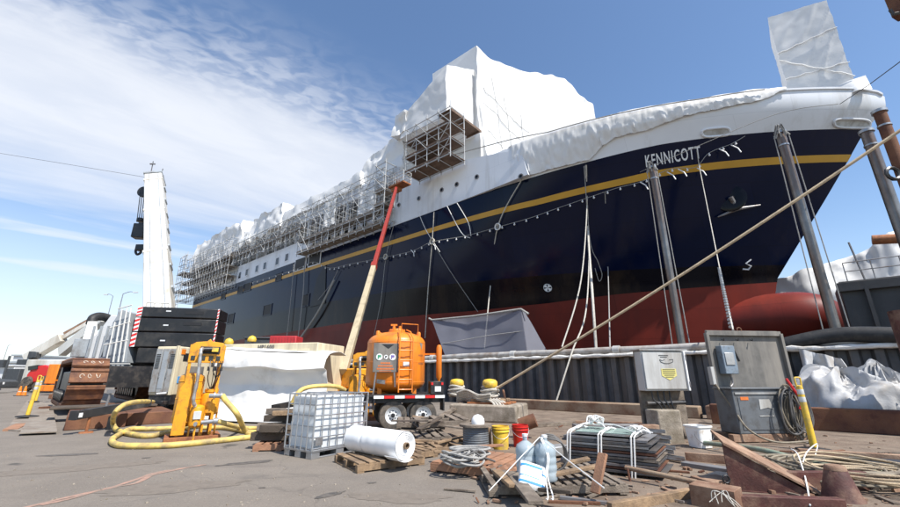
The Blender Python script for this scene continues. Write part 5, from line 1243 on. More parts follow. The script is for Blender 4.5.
# ------------------------------------------------------------------ white bags behind the beam
def bag(name, label, cpx, sx, sy, sz, seed, N):
    c = onN(*cpx, N); c.z = 0; mb = MB()
    def f(u, v):
        a = v * 2 * PI; th = u * PI / 2 ; d = V((math.cos(a) * math.cos(th), math.sin(a) * math.cos(th), math.sin(th)))
        q = d * 1.7 + V((seed, 0, 0)); fo_ = max(0, 1 - 2.6 * abs(noise.noise(V((math.cos(a) * 2.6 + seed, math.sin(a) * 2.6, th * .9))))) * .16 + max(0, 1 - 3 * abs(noise.noise(V((math.cos(a) * 5 + th * 1.5, math.sin(a) * 5, th * 1.4 + seed))))) * .08; r = 1 + fo_ + .22 * noise.noise(q * .8) + .1 * noise.noise(V((q.x * 1.2, q.y * 1.2, q.z * 2.5))) if True else 1 + .25 * noise.noise(q) + .12 * (1 - 2 * abs(noise.noise(V((q.x * 1.6, q.y * 1.6, q.z * .8)) + V((0, seed, 0))))) + .07 * (1 - 2 * abs(noise.noise(V((q.x * 3.2 + q.z, q.y * 3.2, q.z * 1.2))))) + .035 * (1 - 2 * abs(noise.noise(V((q.x * 7, q.y * 7 - q.z * 2, q.z * 3)))))
        return c + Matrix.Rotation(RZS, 3, 'Z') @ V((d.x * sx * r, d.y * sy * r, d.z * sz * r))
    mb.grid(f, 44, 120); o = mb.build(name, 'wrap_bag', weld=True, ang=75)
    return tag(o, label, 'bag', 'crumpled white bags behind the rusty beam')
bag('white_bag', 'large crumpled white bag heaped against the end of the dock wall', (848, 400), 1.5, .9, 1.55, 3.1, 17.4)
bag('white_bag', 'tall narrow white bag rising at the far right above the rusty beam', (888, 400), .75, .7, 1.45, 8.7, 17.6)
bag('white_bag', 'low crumpled white bag between the heap and the tall narrow bag', (868, 412), 1.1, .7, 1.0, 15.2, 17.0)
a, b = onN(800, 352, 18.8), onN(842, 362, 18.8)
def hs_(u, v):
    p = lerp(a, b, u); p = V((p.x, p.y, lerp(2.35 - .35 * u, .3, v))); d = .22 * math.sin(u * 13 + v * 2) + .18 * noise.noise(V((u * 6, v * 4, 0)))
    return p - NN * (d + .5 * v) - D * (.5 * v * u)
tag(MB().sheet(hs_, 44, 24, .02).build('white_sheet', 'wrap_bag', ang=70), 'white sheet hanging in folds over the end of the dock wall', 'sheet')
rw = onN(899, 350, 15.5); MB_ = MB(); MB_.tube(V((rw.x + .62, rw.y, 0)), V((rw.x + .62, rw.y, 3.1)), .42, 16); tag(MB_.build('rusty_pile', 'maroon'), 'thick dark rusty pile at the right edge beside the white bags', 'pile')
class Fr:
    """a local frame standing on the ground"""
    def __init__(s, o, x):
        s.o = V(o); s.x = V((x.x, x.y, 0)).normalized(); s.y = V((-s.x.y, s.x.x, 0)); s.M = Matrix((s.x, s.y, V((0, 0, 1)))).transposed(); s.rz = math.atan2(s.x.y, s.x.x)
    def __call__(s, x, y, z=0.): return s.o + s.x * x + s.y * y + V((0, 0, z))
    def box(s, mb, x0, x1, y0, y1, z0, z1): mb.box(s((x0+x1)/2, (y0+y1)/2, (z0+z1)/2), (abs(x1-x0), abs(y1-y0), abs(z1-z0)), M=s.M); return mb
# ------------------------------------------------------------------ caged tote
A, B, C = G(311, 460), G(364, 447), G(289, 453)
f = Fr(A, V((.57, .82, 0))); Lx = 1.30; Ly = .82; zt = atY(311, 394.5, A.y).z
tt = thing('caged_tote', 'white liquid tote in a galvanised cage with its top at pipe height', 'tote', f(Lx / 2, Ly / 2), f.rz); tt['label'] = 'white plastic liquid tote in a galvanised wire cage beside the white roll'
mb = MB(); mb.block([f(.05, .05, .17), f(Lx - .05, .05, .17), f(Lx - .05, Ly - .05, .17), f(.05, Ly - .05, .17), f(.06, .06, zt - .05), f(Lx - .06, .06, zt - .05), f(Lx - .06, Ly - .06, zt - .05), f(.06, Ly - .06, zt - .05)], (34, 24, 26),
    lambda p: p + (p - f(Lx / 2, Ly / 2, p.z)).normalized() * (.006 * math.sin(p.z * 26) + .008 * noise.noise(p * 4)))
mb.build('bottle', 'tote_white', tt, weld=True)
MB().lathe([(.02, 0), (.11, 0), (.11, .04), (.02, .05)], f(Lx / 2, Ly / 2, zt - .05), 18).build('lid', 'white_plastic', tt)
cg = MB(); r = .013; nx, ny, nz_ = 7, 5, 5
zs = [lerp(.17, zt, k / nz_) for k in range(nz_ + 1)]
for z in zs: cg.path([f(0, 0, z), f(Lx, 0, z), f(Lx, Ly, z), f(0, Ly, z)], r, 6, closed=True)
for k in range(nx + 1):
    x = Lx * k / nx; cg.tube(f(x, -.005, .14), f(x, -.005, zt), r, 6); cg.tube(f(x, Ly, .14), f(x, Ly, zt), r, 6)
for k in range(ny + 1):
    y = Ly * k / ny; cg.tube(f(-.005, y, .14), f(-.005, y, zt), r, 6); cg.tube(f(Lx, y, .14), f(Lx, y, zt), r, 6)
for x in (Lx * .3, Lx * .7): cg.tube(f(x, 0, zt + .01), f(x, Ly, zt + .01), r * 1.3, 6)
cg.build('cage', 'galv', tt)
pb_ = MB(); f.box(pb_, -.01, Lx + .01, -.01, Ly + .01, .11, .15)
for x in (.09, Lx / 2, Lx - .09):
    for y in (.08, Ly / 2, Ly - .08): f.box(pb_, x - .09, x + .09, y - .08, y + .08, 0, .11)
for y in (.08, Ly - .08): f.box(pb_, 0, Lx, y - .06, y + .06, .0, .025)
pb_.build('pallet_base', 'galv', tt, bevel=.006)
f.box(MB(), Lx * .04, Lx * .16, -.02, -.008, .22, .36).build('label_plate', 'galv', tt)
mb = MB(); mb.tube(f(Lx - .25, -.02, .24), f(Lx - .25, -.12, .24), .04, 10); mb.build('valve', 'black', tt)
rdp = MB(); rdp.bar(G(364, 449, .14) + V((.12, .3, 0)), G(376, 437, .14), .28, .05); tag(rdp.build('red_board', 'red_box', bevel=.01), 'small red board on the ground between the tote and the trailer', 'board')
# ------------------------------------------------------------------ stacked timber offcuts on a pallet
tp_ = make_pallet('pallet', 'orange tinted pallet under the stacked dark timber offcuts', 1.0, .9, 'wood_red', 6); put(tp_, G(252, 452), .15)
rnd2 = random.Random(5)
for i, (x, y, z, rz, l, w, h, m, lab) in enumerate([(.35, .35, .16, .05, 1.0, .2, .16, 'wood_dark', 'dark timber baulk at the bottom front of the offcut stack'), (.45, .7, .16, -.1, 1.05, .2, .17, 'wood_dark', 'dark timber baulk at the bottom rear of the offcut stack'),
        (.40, .45, .34, .35, .95, .18, .15, 'wood_grey', 'grey timber baulk laid askew in the middle of the offcut stack'), (.30, .2, .33, .0, .5, .18, .14, 'wood_dark', 'short dark block at the front of the offcut stack'),
        (.50, .5, .50, -.12, 1.0, .2, .13, 'wood_dark', 'dark timber baulk high on the offcut stack'), (.62, .35, .64, .25, .8, .16, .09, 'wood', 'pale timber offcut near the top of the stack'), (.35, .55, .64, -.3, .7, .18, .12, 'wood_grey', 'grey offcut on the very top of the timber stack')]):
    c = tp_.location + Matrix.Rotation(.15, 3, 'Z') @ V((x, y, z + h / 2))
    tag(MB().box(c, (l, w, h), rz).build('timber_offcut', m, bevel=.008), lab, 'timber', 'dark timber offcuts stacked on the orange tinted pallet')
# ------------------------------------------------------------------ long cream compressor and the tarp on it
P0 = atY(214, 400, 15.6); P0.z = 0; P1 = atY(310, 400, 14.7); P1.z = 0
f = Fr(P0, P1 - P0); Lc = (P1 - P0).length + .1; zc = atY(250, 343.5, 15.2).z
cp = thing('air_compressor', 'long cream compressor with lettering on its side, under the white tarp', 'compressor', f(Lc / 2, 1), f.rz)
f.box(MB(), .02, Lc, .0, 2.0, .72, zc).build('body', 'cream', cp, bevel=.03)
f.box(MB(), .04, Lc - .02, .04, 1.96, .42, .72).build('chassis', 'black', cp, bevel=.02)
for x in (.35, 1.5, 2.7, 3.9, 5.0):
    if x + 1.0 < Lc: f.box(MB(), x, x + 1.0, -.02, .0, .8, zc - .22).build('side_door', 'cream', cp, bevel=.01)
lv = MB()
for k in range(9): f.box(lv, .1, .30, -.02, -.001, 1.0 + k * .09, 1.04 + k * .09)
lv.build('louvre', 'black', cp)
f.box(MB(), .1, .3, -.025, -.001, .86, .96).build('orange_sticker', 'orange', cp)
f.box(MB(), .06, .2, -.025, -.001, 1.45, 1.75).build('blue_tag', 'bag_blue', cp)
for x in (1.6, 2.6):
    w = MB().lathe([(.1, -.1), (.34, -.12), (.38, -.06), (.38, .06), (.34, .12), (.1, .1)], f(x, .1, .38), 20, Matrix((f.x, V((0, 0, 1)), f.y)).transposed()).build('wheel', 'tyre', cp)
tx = f((atY(255, 346, 15).x - P0.x) / f.x.x, -.012, zc - .20)
MB_ = text_mb('HP1600', .20, lambda c: tx + f.x * c.x + V((0, 0, c.y)) - f.y * c.z, shear=.0, ext=.004, bold=.008, spacing=1.1); MB_.build('model_lettering', 'panel_grey', cp, smooth=False)
fA = Fr(G(142.5, 416), V((1, -.10, 0))); wA = .98; zA = atY(150, 346.5, fA.o.y).z
ca = thing('air_compressor', 'smaller cream compressor with silver louvred end doors, left of the blast pot', 'compressor', fA(.8, 1.5), fA.rz)
fA.box(MB(), 0, wA, .03, 3.4, .75, zA).build('body', 'cream', ca, bevel=.04)
fA.box(MB(), .03, wA - .03, .06, 3.3, .40, .75).build('chassis', 'black', ca, bevel=.02)
for x in (.05, .35, .65):
    d_ = fA.box(MB(), x, x + .27, -.03, .03, .86, zA - .10).build('door', 'steel_light', ca, bevel=.008)
    lv = MB()
    if x != .35:
        for k in range(9): fA.box(lv, x + .05, x + .22, -.045, -.03, zA - .30 - k * .065, zA - .33 - k * .065)
    else: fA.box(lv, x + .04, x + .23, -.04, -.03, 1.0, zA - .2)
    lv.build('louvre', 'black' if x != .35 else 'crane_grey', d_); fA.box(MB(), x + .02, x + .05, -.06, -.03, 1.4, 1.7).build('handle', 'galv', d_)
fA.box(MB(), wA - .10, wA + .01, -.05, .05, .75, zA + .02).build('corner_post', 'cream', ca, bevel=.02)
gl = MB(); fA.box(gl, wA, wA + .02, .55, 1.6, .95, zA - .75); gl.build('radiator_grille', 'panel_grey', ca)
fA.box(MB(), wA, wA + .02, .3, 2.4, zA - .55, zA - .25).build('dark_vent', 'dark_hole', ca)
fA.box(MB(), wA, wA + .03, .15, .35, zA - .3, zA - .1).build('orange_sticker', 'orange', ca); fA.box(MB(), wA, wA + .03, .2, .4, 1.2, 1.45).build('blue_tag', 'bag_blue', ca)
for x in (.12, wA - .12): MB().lathe([(.1, -.1), (.34, -.12), (.38, -.06), (.38, .06), (.34, .12), (.1, .1)], fA(x, 1.4, .38), 20, Matrix((fA.y, V((0, 0, 1)), fA.x)).transposed()).build('wheel', 'tyre', ca)
fA.box(MB(), .1, .9, -.25, .05, .42, .56).build('bumper', 'black', ca, bevel=.02)
cpl = MB(); cpl.tube(fA(.62, -.30, .80), fA(.80, -.02, .82), .06, 10); cpl.build('hose_coupling', 'galv', ca)
# tarp
tl, tr = atY(222, 349.5, 15.0), atY(330, 354, 14.3); bl, br_ = G(213, 419), G(306, 428)
br_ = G(324, 424); 
def tarp(u, v):
    p = lerp(lerp(tl, tr, u), lerp(bl, br_, u), v); p.z = lerp(lerp(tl.z, tr.z, u), .05, v)
    # top flap bright, then the cloth falls back against the body and kicks out again at the ground
    o = interp(v, [0, .10, .24, .27, .5, .78, .86, 1], [.0, -.30, -.42, -.20, .05, -.12, -.42, -.95])
    wob = .10 * noise.noise(V((u * 4, v * 3, 1))) + .05 * noise.noise(V((u * 11, v * 6, 4)))
    sag = .10 * math.sin(u * PI) * (1 - v)
    q = p + f.y * (o * (.8 + .4 * noise.noise(V((u * 3, 0, 7)))) + wob); q.z = max(.02, q.z - sag * .4 + .12 * noise.noise(V((u * 3.5, v * 2, 9))) * (1 - v) * (v > .02))
    return q
tpo = MB().sheet(tarp, 80, 50, .012); 
tpo.sheet(lambda u, v: tl + (tr - tl) * u + V((0, 0, .012)) + f.y * (v * 1.2) + V((0, 0, .1 * math.sin(v * PI) + .05 * noise.noise(V((u * 5, v * 2, 3))))), 40, 6, .012)
tag(tpo.build('white_tarp', 'wrap_near', ang=70), 'white tarp draped down the long side of the cream compressor', 'tarp')
# wire rack leaning on the tarp
rk = MB(); a = G(258, 421)
ff = Fr(a, V((1, .1, 0)))
for x in (0, .42): rk.path(catmull([ff(x, 0, 0), ff(x, .05, .5), ff(x - .03, .1, .98), ff(x + .05, .12, 1.1), ff(x + .16, .12, 1.12)], 5), .014, 6)
for z in (.12, .35, .58, .8): rk.tube(ff(0, .05, z), ff(.42, .05, z), .010, 6)
for x in (.1, .2, .3): rk.tube(ff(x, .03, .12), ff(x, .08, .8), .008, 6)
tag(rk.build('wire_rack', 'galv'), 'small wire hand rack standing in front of the white tarp', 'rack')
# ------------------------------------------------------------------ blast pot unit
def blast_pot(label):
    root = thing('blast_pot', label, 'blast pot', (0, 0, 0), 0, 'orange twin blast pots in a steel frame')
    mb = MB()
    for y in (0, .95): mb.bx(-.08, 1.38, y, y + .12, .0, .12)
    for x in (-.08, 1.26): mb.bx(x, x + .12, .12, .95, .0, .12)
    mb.build('base_frame', 'rust_bright', root, bevel=.006)
    for x, y in ((.22, .3), (1.08, .3), (.22, .9), (1.08, .9)): MB().bx(x - .04, x + .04, y - .04, y + .04, .12, 1.82).build('post', 'amber' if y < .5 else 'rust_bright', root, bevel=.005)
    dome = lambda r, z0, z1: [(.02, z0 - r * .35), (r * .6, z0 - r * .27), (r * .92, z0 - r * .1), (r, z0), (r, z1), (r * .92, z1 + r * .18), (r * .6, z1 + r * .34), (.03, z1 + r * .42)]
    v1 = MB().lathe(dome(.36, .42, 1.42), (.38, .62, 0), 30).build('tall_vessel', 'amber', root)
    w = MB()
    for z in (.55, .95, 1.36): w.lathe([(.361, z - .018), (.372, z), (.361, z + .018)], (.38, .62, 0), 30)
    w.build('weld_band', 'amber', v1)
    MB().prism([V((.06, .20, .15)), V((.40, .18, .15)), V((.42, .18, 1.30)), V((.30, .20, 1.52)), V((.10, .22, 1.20))], V((0, .03, 0))).build('side_guard', 'amber', root, bevel=.006)
    MB().lathe(dome(.27, .62, 1.0), (.98, .52, 0), 26).build('round_vessel', 'amber', root)
    fl_ = MB(); fl_.lathe([(.1, 1.10), (.2, 1.10), (.2, 1.16), (.1, 1.16)], (.98, .52, 0), 20)
    for k in range(8): fl_.tube(V((.98 + .165 * math.cos(k * .785), .52 + .165 * math.sin(k * .785), 1.08)), V((.98 + .165 * math.cos(k * .785), .52 + .165 * math.sin(k * .785), 1.19)), .014, 6)
    fl_.build('flange', 'amber', root)
    MB().lathe(dome(.19, .36, .74), (.66, .18, 0), 24).build('small_vessel', 'amber', root)
    for a in range(3): MB().bar(V((.66 + .17 * math.cos(a * 2.1 + .5), .18 + .17 * math.sin(a * 2.1 + .5), .02)), V((.66 + .16 * math.cos(a * 2.1 + .5), .18 + .16 * math.sin(a * 2.1 + .5), .5)), .05, .05).build('leg', 'amber', root)
    for a in range(3): MB().bar(V((.98 + .25 * math.cos(a * 2.1), .52 + .25 * math.sin(a * 2.1), .1)), V((.98 + .24 * math.cos(a * 2.1), .52 + .24 * math.sin(a * 2.1), .7)), .05, .05).build('leg', 'amber', root)
    MB().bx(.56, .76, -.03, -.012, .5, .68).build('rating_plate', 'silver', root, bevel=.004)
    hd = MB(); hd.prism([V((.16, .24, 1.80)), V((1.16, .24, 1.80)), V((1.16, .24, 2.22)), V((1.06, .24, 2.30)), V((.74, .24, 2.33)), V((.68, .24, 2.39)), V((.60, .24, 2.33)), V((.30, .24, 2.30)), V((.16, .24, 2.22))], V((0, .06, 0)))
    hd.bx(.16, 1.16, .30, .96, 2.16, 2.24); hd.bx(.16, .2, .30, .96, 1.82, 2.16); hd.bx(1.12, 1.16, .30, .96, 1.82, 2.16)
    hd = hd.build('head_panel', 'amber', root, bevel=.008)
    MB().bx(.44, 1.0, .222, .238, 2.02, 2.20).build('slot', 'dark_hole', hd, bevel=.03)
    MB().tube(V((.50, .17, 2.12)), V((.95, .17, 2.14)), .055, 12).build('air_filter', 'black', hd)
    MB().bx(.76, .94, .10, .16, 2.07, 2.17).build('yellow_tag', 'yellow', hd)
    for x in (.28, .56, .78, .98): MB().bx(x - .06, x + .06, .222, .238, 1.86, 1.97).build('gauge_window', 'glass_dark', hd, bevel=.006)
    gh = MB(); pts = catmull([V((.50, .14, 2.12)), V((.46, .02, 2.10)), V((.47, -.02, 1.9)), V((.50, -.03, 1.4)), V((.49, -.03, .95)), V((.56, .05, .80))], 10)
    gh.path(pts, .05, 10, rf=lambda t: .050 + .006 * math.sin(t * 260)); gh.build('ribbed_hose', 'steel_light', root)
    bk_ = MB()
    for k in range(6):
        x = .78 + .07 * k; bk_.path(catmull([V((x, .2, 1.85)), V((x + .05 * math.sin(k * 2), .08, 1.62)), V((x + .08 * math.sin(k), .16, 1.42)), V((.9 + .02 * k, .4, 1.18))], 6), .014, 6)
    for k in range(5): bk_.box(V((.76 + .09 * k, .22, 1.66 + .09 * (k % 2))), (.07, .1, .1))
    bk_.build('valve_gear', 'black', root)
    fit = MB(); fit.tube(V((.90, .10, 1.02)), V((1.22, .02, 1.02)), .055, 12); fit.tube(V((1.02, .08, 1.02)), V((1.05, .08, 1.02)), .09, 12); fit.tube(V((1.2, .02, 1.02)), V((1.26, .01, 1.02)), .075, 12)
    fit.tube(V((.80, .05, .42)), V((1.18, -.02, .44)), .05, 12); fit.tube(V((1.12, -.01, .44)), V((1.24, -.03, .44)), .075, 12); fit.tube(V((.66, -.03, .40)), V((.64, -.10, .40)), .05, 10)
    fit.build('hose_coupling', 'galv', root)
    return root
bp_ = blast_pot('orange twin blast pot unit standing in front of the cream compressor')
pA, pB = G(163, 444.5), G(205, 441.5); put(bp_, pA + (pB - pA).normalized() * .05, math.atan2((pB - pA).y, (pB - pA).x)); bp_.scale = (.76, .9, .97)
bp2 = dup(bp_); bp2['label'] = 'orange twin blast pot unit half hidden behind the caged tote, left of the orange tank'
put(bp2, G(338, 424) + V((-.05, .9, 0)), .12); bp2.scale = (.9, .9, .98)
# ------------------------------------------------------------------ yellow hoses
def hose(pts, r, label, m='hose_yellow'): return tag(MB().path(catmull([G(x, y, z) if not isinstance(x, V) else x for x, y, z in pts], 8), r, 10).build('air_hose', m), label, 'hose', 'thick yellow air hoses')
W_ = lambda o, x, y, z: (wm(o) @ V((x, y, z)), 0, 0)
hose([(atY(153, 402, 14.8), 0, 0), (atY(146, 401.5, 12.6), 0, 0), (atY(136, 402, 11.5), 0, 0), (atY(124, 405, 10.9), 0, 0), (atY(115, 413, 10.7), 0, 0), (113, 423, .2), (117, 430, .08), (130, 434, .06), (150, 436, .06), (172, 431, .06), (186, 428, .06), (200, 426, .2)], .062, 'yellow hose arching down from the compressor end in a tall loop')
hose([(176, 428, .06), (150, 429, .06), (132, 429, .08), (120, 434, .06), (112, 440, .06), (118, 445, .06), (140, 446, .06), (175, 445, .06), (215, 441, .06), (262, 436, .06)], .062, 'yellow hose lying nearest the viewer across the front of the blast pot')
hose([W_(bp_, 1.26, .01, 1.02), (atY(226, 401, 10.1), 0, 0), (atY(237, 414, 9.9), 0, 0), (246, 432, .12), (258, 437, .07), (268, 437, .07)], .06, 'yellow hose sloping from the upper coupling of the blast pot to the timber stack')
hose([W_(bp_, 1.24, -.03, .44), (atY(230, 425, 10.4), 0, 0), (245, 428, .07), (268, 428, .06)], .055, 'yellow hose leaving the lower coupling of the blast pot')
hose([(203, 428, .06), (225, 428, .06), (250, 432, .06), (275, 431, .06)], .055, 'yellow hose on the ground under the white tarp edge')
hose([(atY(292, 404, 10.6), 0, 0), (atY(298, 393, 10.6), 0, 0), (atY(306, 388, 10.8), 0, 0), (atY(320, 386, 11.0), 0, 0), (atY(336, 386.5, 11.3), 0, 0), (atY(345, 390, 11.6), 0, 0)], .055, 'yellow hose arching behind the top of the caged tote')
# ------------------------------------------------------------------ orange tank trailer
f = Fr(G(408, 430.5), G(423, 430) - G(393, 431))
tk = thing('tank_trailer', 'bright orange upright tank mounted on a black twin axle trailer', 'trailer', f(0, .9), f.rz)
ch = MB()
for y in (.05, 1.75): f.box(ch, -2.6, 1.0, y, y + .1, .72, .88)
for x in (-2.4, -1.2, -.2, .6, .9): f.box(ch, x, x + .1, .05, 1.85, .74, .86)
ch.bar(f(-2.6, .2, .78), f(-3.7, .95, .6), .1, .14); ch.bar(f(-2.6, 1.7, .78), f(-3.7, .95, .6), .1, .14)
ch.build('chassis', 'black', tk)
f.box(MB(), -1.45, 1.02, -.02, 1.92, .88, .95).build('deck', 'black', tk, bevel=.006)
fd = MB(); f.box(fd, -1.0, 1.02, -.10, .30, .84, .875); f.box(fd, -1.0, -.96, -.1, .3, .55, .84); f.box(fd, .98, 1.02, -.1, .3, .5, .84); fd.build('mudguard', 'black', tk, bevel=.004)
for k in range(7): f.box(MB(), -1.0 + k * .29, -.72 + k * .29, -.115, -.102, .845, .872 + .05).build('reflector', 'reflect_red' if k % 2 else 'reflect_white', tk)
My = Matrix((f.x, V((0, 0, 1)), f.y)).transposed()
def twheel(x, y):
    w = MB().lathe([(.20, -.10), (.33, -.125), (.375, -.11), (.392, -.06), (.394, .0), (.392, .06), (.375, .11), (.33, .125), (.20, .10)], f(x, y, .394), 32, My, loop=True).build('wheel', 'tyre', tk)
    rm = MB(); rm.lathe([(.02, -.04), (.06, -.10), (.075, -.05), (.13, -.035), (.155, -.06), (.21, -.105), (.225, -.115), (.215, -.07), (.205, .0)], f(x, y, .394), 28, My); rm.build('rim', 'far_white', w)
    h = MB()
    for k in range(8): a = k * PI / 4; h.lathe([(.0, -.045), (.022, -.045), (.022, -.03), (0, -.03)], f(x + .105 * math.cos(a), y, .394 + .105 * math.sin(a)), 8, My)
    h.lathe([(0, -.12), (.05, -.115), (.06, -.04), (0, -.04)], f(x, y, .394), 14, My); h.build('hub', 'dark_hole', w)
for x in (-.43, .43):
    for y in (.12, 1.72): twheel(x, y)
tc_ = (-.28, .95); R = .90
def tank(r, z): return (r, z)
zb0, zt0 = 1.18, 2.42
prof = [(.03, zb0 - .22), (.45, zb0 - .20), (.74, zb0 - .10), (.86, zb0 - .02), (R, zb0 + .08), (R, zt0)] + [(R * math.cos(a) ** .8, zt0 + .36 * math.sin(a)) for a in [k * PI / 2 / 9 for k in range(1, 9)]] + [(.03, zt0 + .36)]
tb_ = MB().lathe(prof, f(*tc_), 56).build('tank_body', 'orange', tk)
wb = MB()
for z in (zb0 + .09, 1.85, zt0): wb.lathe([(R * .998, z - .012), (R + .007, z), (R * .998, z + .012)], f(*tc_), 56)
wb.build('weld_seam', 'orange', tb_)
for a in range(4):
    c = f(tc_[0] + .72 * math.cos(a * PI / 2 + .78), tc_[1] + .72 * math.sin(a * PI / 2 + .78)); MB().bar(c + V((0, 0, .95)), c + V((0, 0, 1.3)), .12, .12).build('support_leg', 'orange', tk)
# ladder on the curved front
def cyl(a, z, o=0.): return f(tc_[0] + (R + o) * math.sin(a), tc_[1] - (R + o) * math.cos(a), z)
ld = MB(); a0, a1 = -.04, .36
for a in (a0, a1): ld.path([cyl(a, 1.0, .12), cyl(a, 2.5, .12), f(tc_[0] + .85 * math.sin(a), tc_[1] - .85 * math.cos(a), 2.72), f(tc_[0] + .6 * math.sin(a), tc_[1] - .6 * math.cos(a), 2.80)], .020, 7)
for k in range(6):
    z = 1.08 + k * .27; ld.path([cyl(a0, z, .12), cyl((a0 + a1) / 2, z, .135), cyl(a1, z, .12)], .016, 6)
    if k % 2 == 0:
        for a in (a0, a1): ld.tube(cyl(a, z, 0), cyl(a, z, .12), .014, 6)
ld.build('ladder', 'orange', tk)
# top fittings
tf = MB(); c = f(tc_[0], tc_[1], zt0 + .32)
tf.lathe([(.2, 0), (.26, .0), (.26, .09), (.2, .1), (.18, .14), (.02, .16)], c, 24)
for k in range(10): tf.tube(c + V((.23 * math.cos(k * .628), .23 * math.sin(k * .628), .05)), c + V((.23 * math.cos(k * .628), .23 * math.sin(k * .628), .13)), .02, 6)
tf.tube(c + V((-.1, 0, .1)), c + V((-.1, 0, .26)), .05, 10); tf.box(c + V((-.1, 0, .27)), (.2, .08, .05)); tf.tube(c + V((.1, -.1, .1)), c + V((.1, -.1, .22)), .04, 10)
tf.build('manway', 'orange', tk)
for (x, y) in ((-.62, -.25), (-.5, .3), (.66, -.2), (.3, .5)):
    MB().lathe([(.05, -.15), (.065, 0), (.065, .16), (.05, .2), (.01, .21)], f(tc_[0] + x, tc_[1] + y, zt0 + .16), 14).build('lifting_stub', 'orange', tk)
rr_ = MB(); rr_.path([f(tc_[0] + .05, tc_[1] - .62, 2.72), f(tc_[0] + .05, tc_[1] - .62, 2.98), f(tc_[0] + .58, tc_[1] - .5, 2.98), f(tc_[0] + .58, tc_[1] - .5, 2.66)], .014, 6); rr_.build('top_rail', 'orange', tk)
# sign plate held off the tank
def sg(x, z, o=0.): return f(tc_[0] - .78 + x, tc_[1] - R - .04 - o, z)
sgx = thing  # (kept short)
pl_ = MB(); pl_.prism([sg(0, 1.55), sg(.72, 1.55), sg(.72, 2.36), sg(0, 2.36)], f.y * .03); sp_ = pl_.build('sign_plate', 'panel_grey', tk, bevel=.008)
for k, (mname) in enumerate(('green_paint', 'ink', 'purple_paint')):
    c = sg(.17 + .19 * k, 1.97, .006); ring = MB().lathe([(.0, 0), (.092 if k != 1 else .06, 0), (.092 if k != 1 else .06, .006), (0, .006)], c, 24, Matrix((f.x, V((0, 0, 1)), f.y * -1)).transposed()).build('symbol_disc', 'letter_white', sp_)
    mb = MB(); q_ = 1 if k != 1 else .6; mb.box(c - f.y * .008 - f.x * .03 * q_, (.035 * q_, .006, .11 * q_), M=f.M); mb.box(c - f.y * .009 + f.x * .012 * q_ + V((0, 0, .022 * q_)), (.075 * q_, .006, .06 * q_), M=f.M); mb.build('symbol', mname, ring)
tri = MB(); tri.prism([sg(.22, 2.33, .004), sg(.58, 2.33, .004), sg(.42, 2.20, .004)], f.y * .003); tri.build('dark_triangle', 'dark_hole', sp_)
ot = MB()
for z, w in ((1.80, .30), (1.72, .44), (1.64, .5), (1.58, .36)):
    x = .36 - w / 2
    while x < .36 + w / 2 - .03:
        l = .035; ot.box(sg(x + l / 2, z, .004), (l * .75, .004, .045 if z > 1.6 else .022), M=f.M); x += l
ot.build('orange_lettering', 'orange_ink', sp_)
MB().bar(sg(.1, 1.55, -.02), sg(.05, .95, -.02), .04, .04).build('sign_bracket', 'steel_grey', tk); MB().bar(sg(.62, 1.55, -.02), sg(.66, 1.15, -.02), .04, .04).build('sign_bracket', 'steel_grey', tk)
MB().prism([cyl(-.75, 1.25, .02), cyl(-.45, 1.22, .02), cyl(-.45, 1.33, .02), cyl(-.75, 1.36, .02)], f.y * -.015).build('small_plate', 'steel_light', tk)
MB().prism([cyl(.10, 1.72, .01), cyl(.30, 1.72, .01), cyl(.30, 1.84, .01), cyl(.10, 1.84, .01)], f.y * -.01).build('white_label', 'letter_white', tk)
MB().add([cyl(.74, 2.42, .006), cyl(.92, 2.40, .006), cyl(.87, 2.20, .006)], [(0, 1, 2)]).build('dark_triangle', 'panel_grey', tk)
lt = MB()
for z, n_l in ((2.02, 5), (1.78, 6)):
    for k in range(n_l): a = .70 + k * .055; lt.prism([cyl(a, z, .004), cyl(a + .035, z, .004), cyl(a + .035, z + .05, .004), cyl(a, z + .05, .004)], f.y * -.003)
lt.build('faded_lettering', 'rust_bright', tk)
# orange side pipe with bracket and rear lamp box
sp2 = MB(); x = .98; sp2.lathe([(.03, 1.28), (.05, 1.36), (.085, 1.42), (.085, 2.28), (.06, 2.36), (.02, 2.38)], f(x, .45), 16); sp2.tube(f(x, .45, 1.0), f(x, .45, 1.3), .035, 8); sp2.bar(f(x, .45, 2.1), f(.55, .7, 2.1), .05, .05); sp2.build('side_cylinder', 'orange', tk)
lb = MB(); f.box(lb, .62, 1.0, -.05, .3, .95, 1.30); lb = lb.build('lamp_box', 'black', tk, bevel=.01)
f.box(MB(), .74, .92, -.065, -.05, 1.02, 1.16).build('number_plate', 'letter_white', lb)
for x in (.66, .96): f.box(MB(), x - .03, x + .03, -.065, -.05, 1.2, 1.27).build('rear_lamp', 'reflect_red', lb)
MB().tube(f(-1.25, -.05, 0), f(-1.15, .0, .9), .035, 8).build('jack_leg', 'steel_grey', tk)
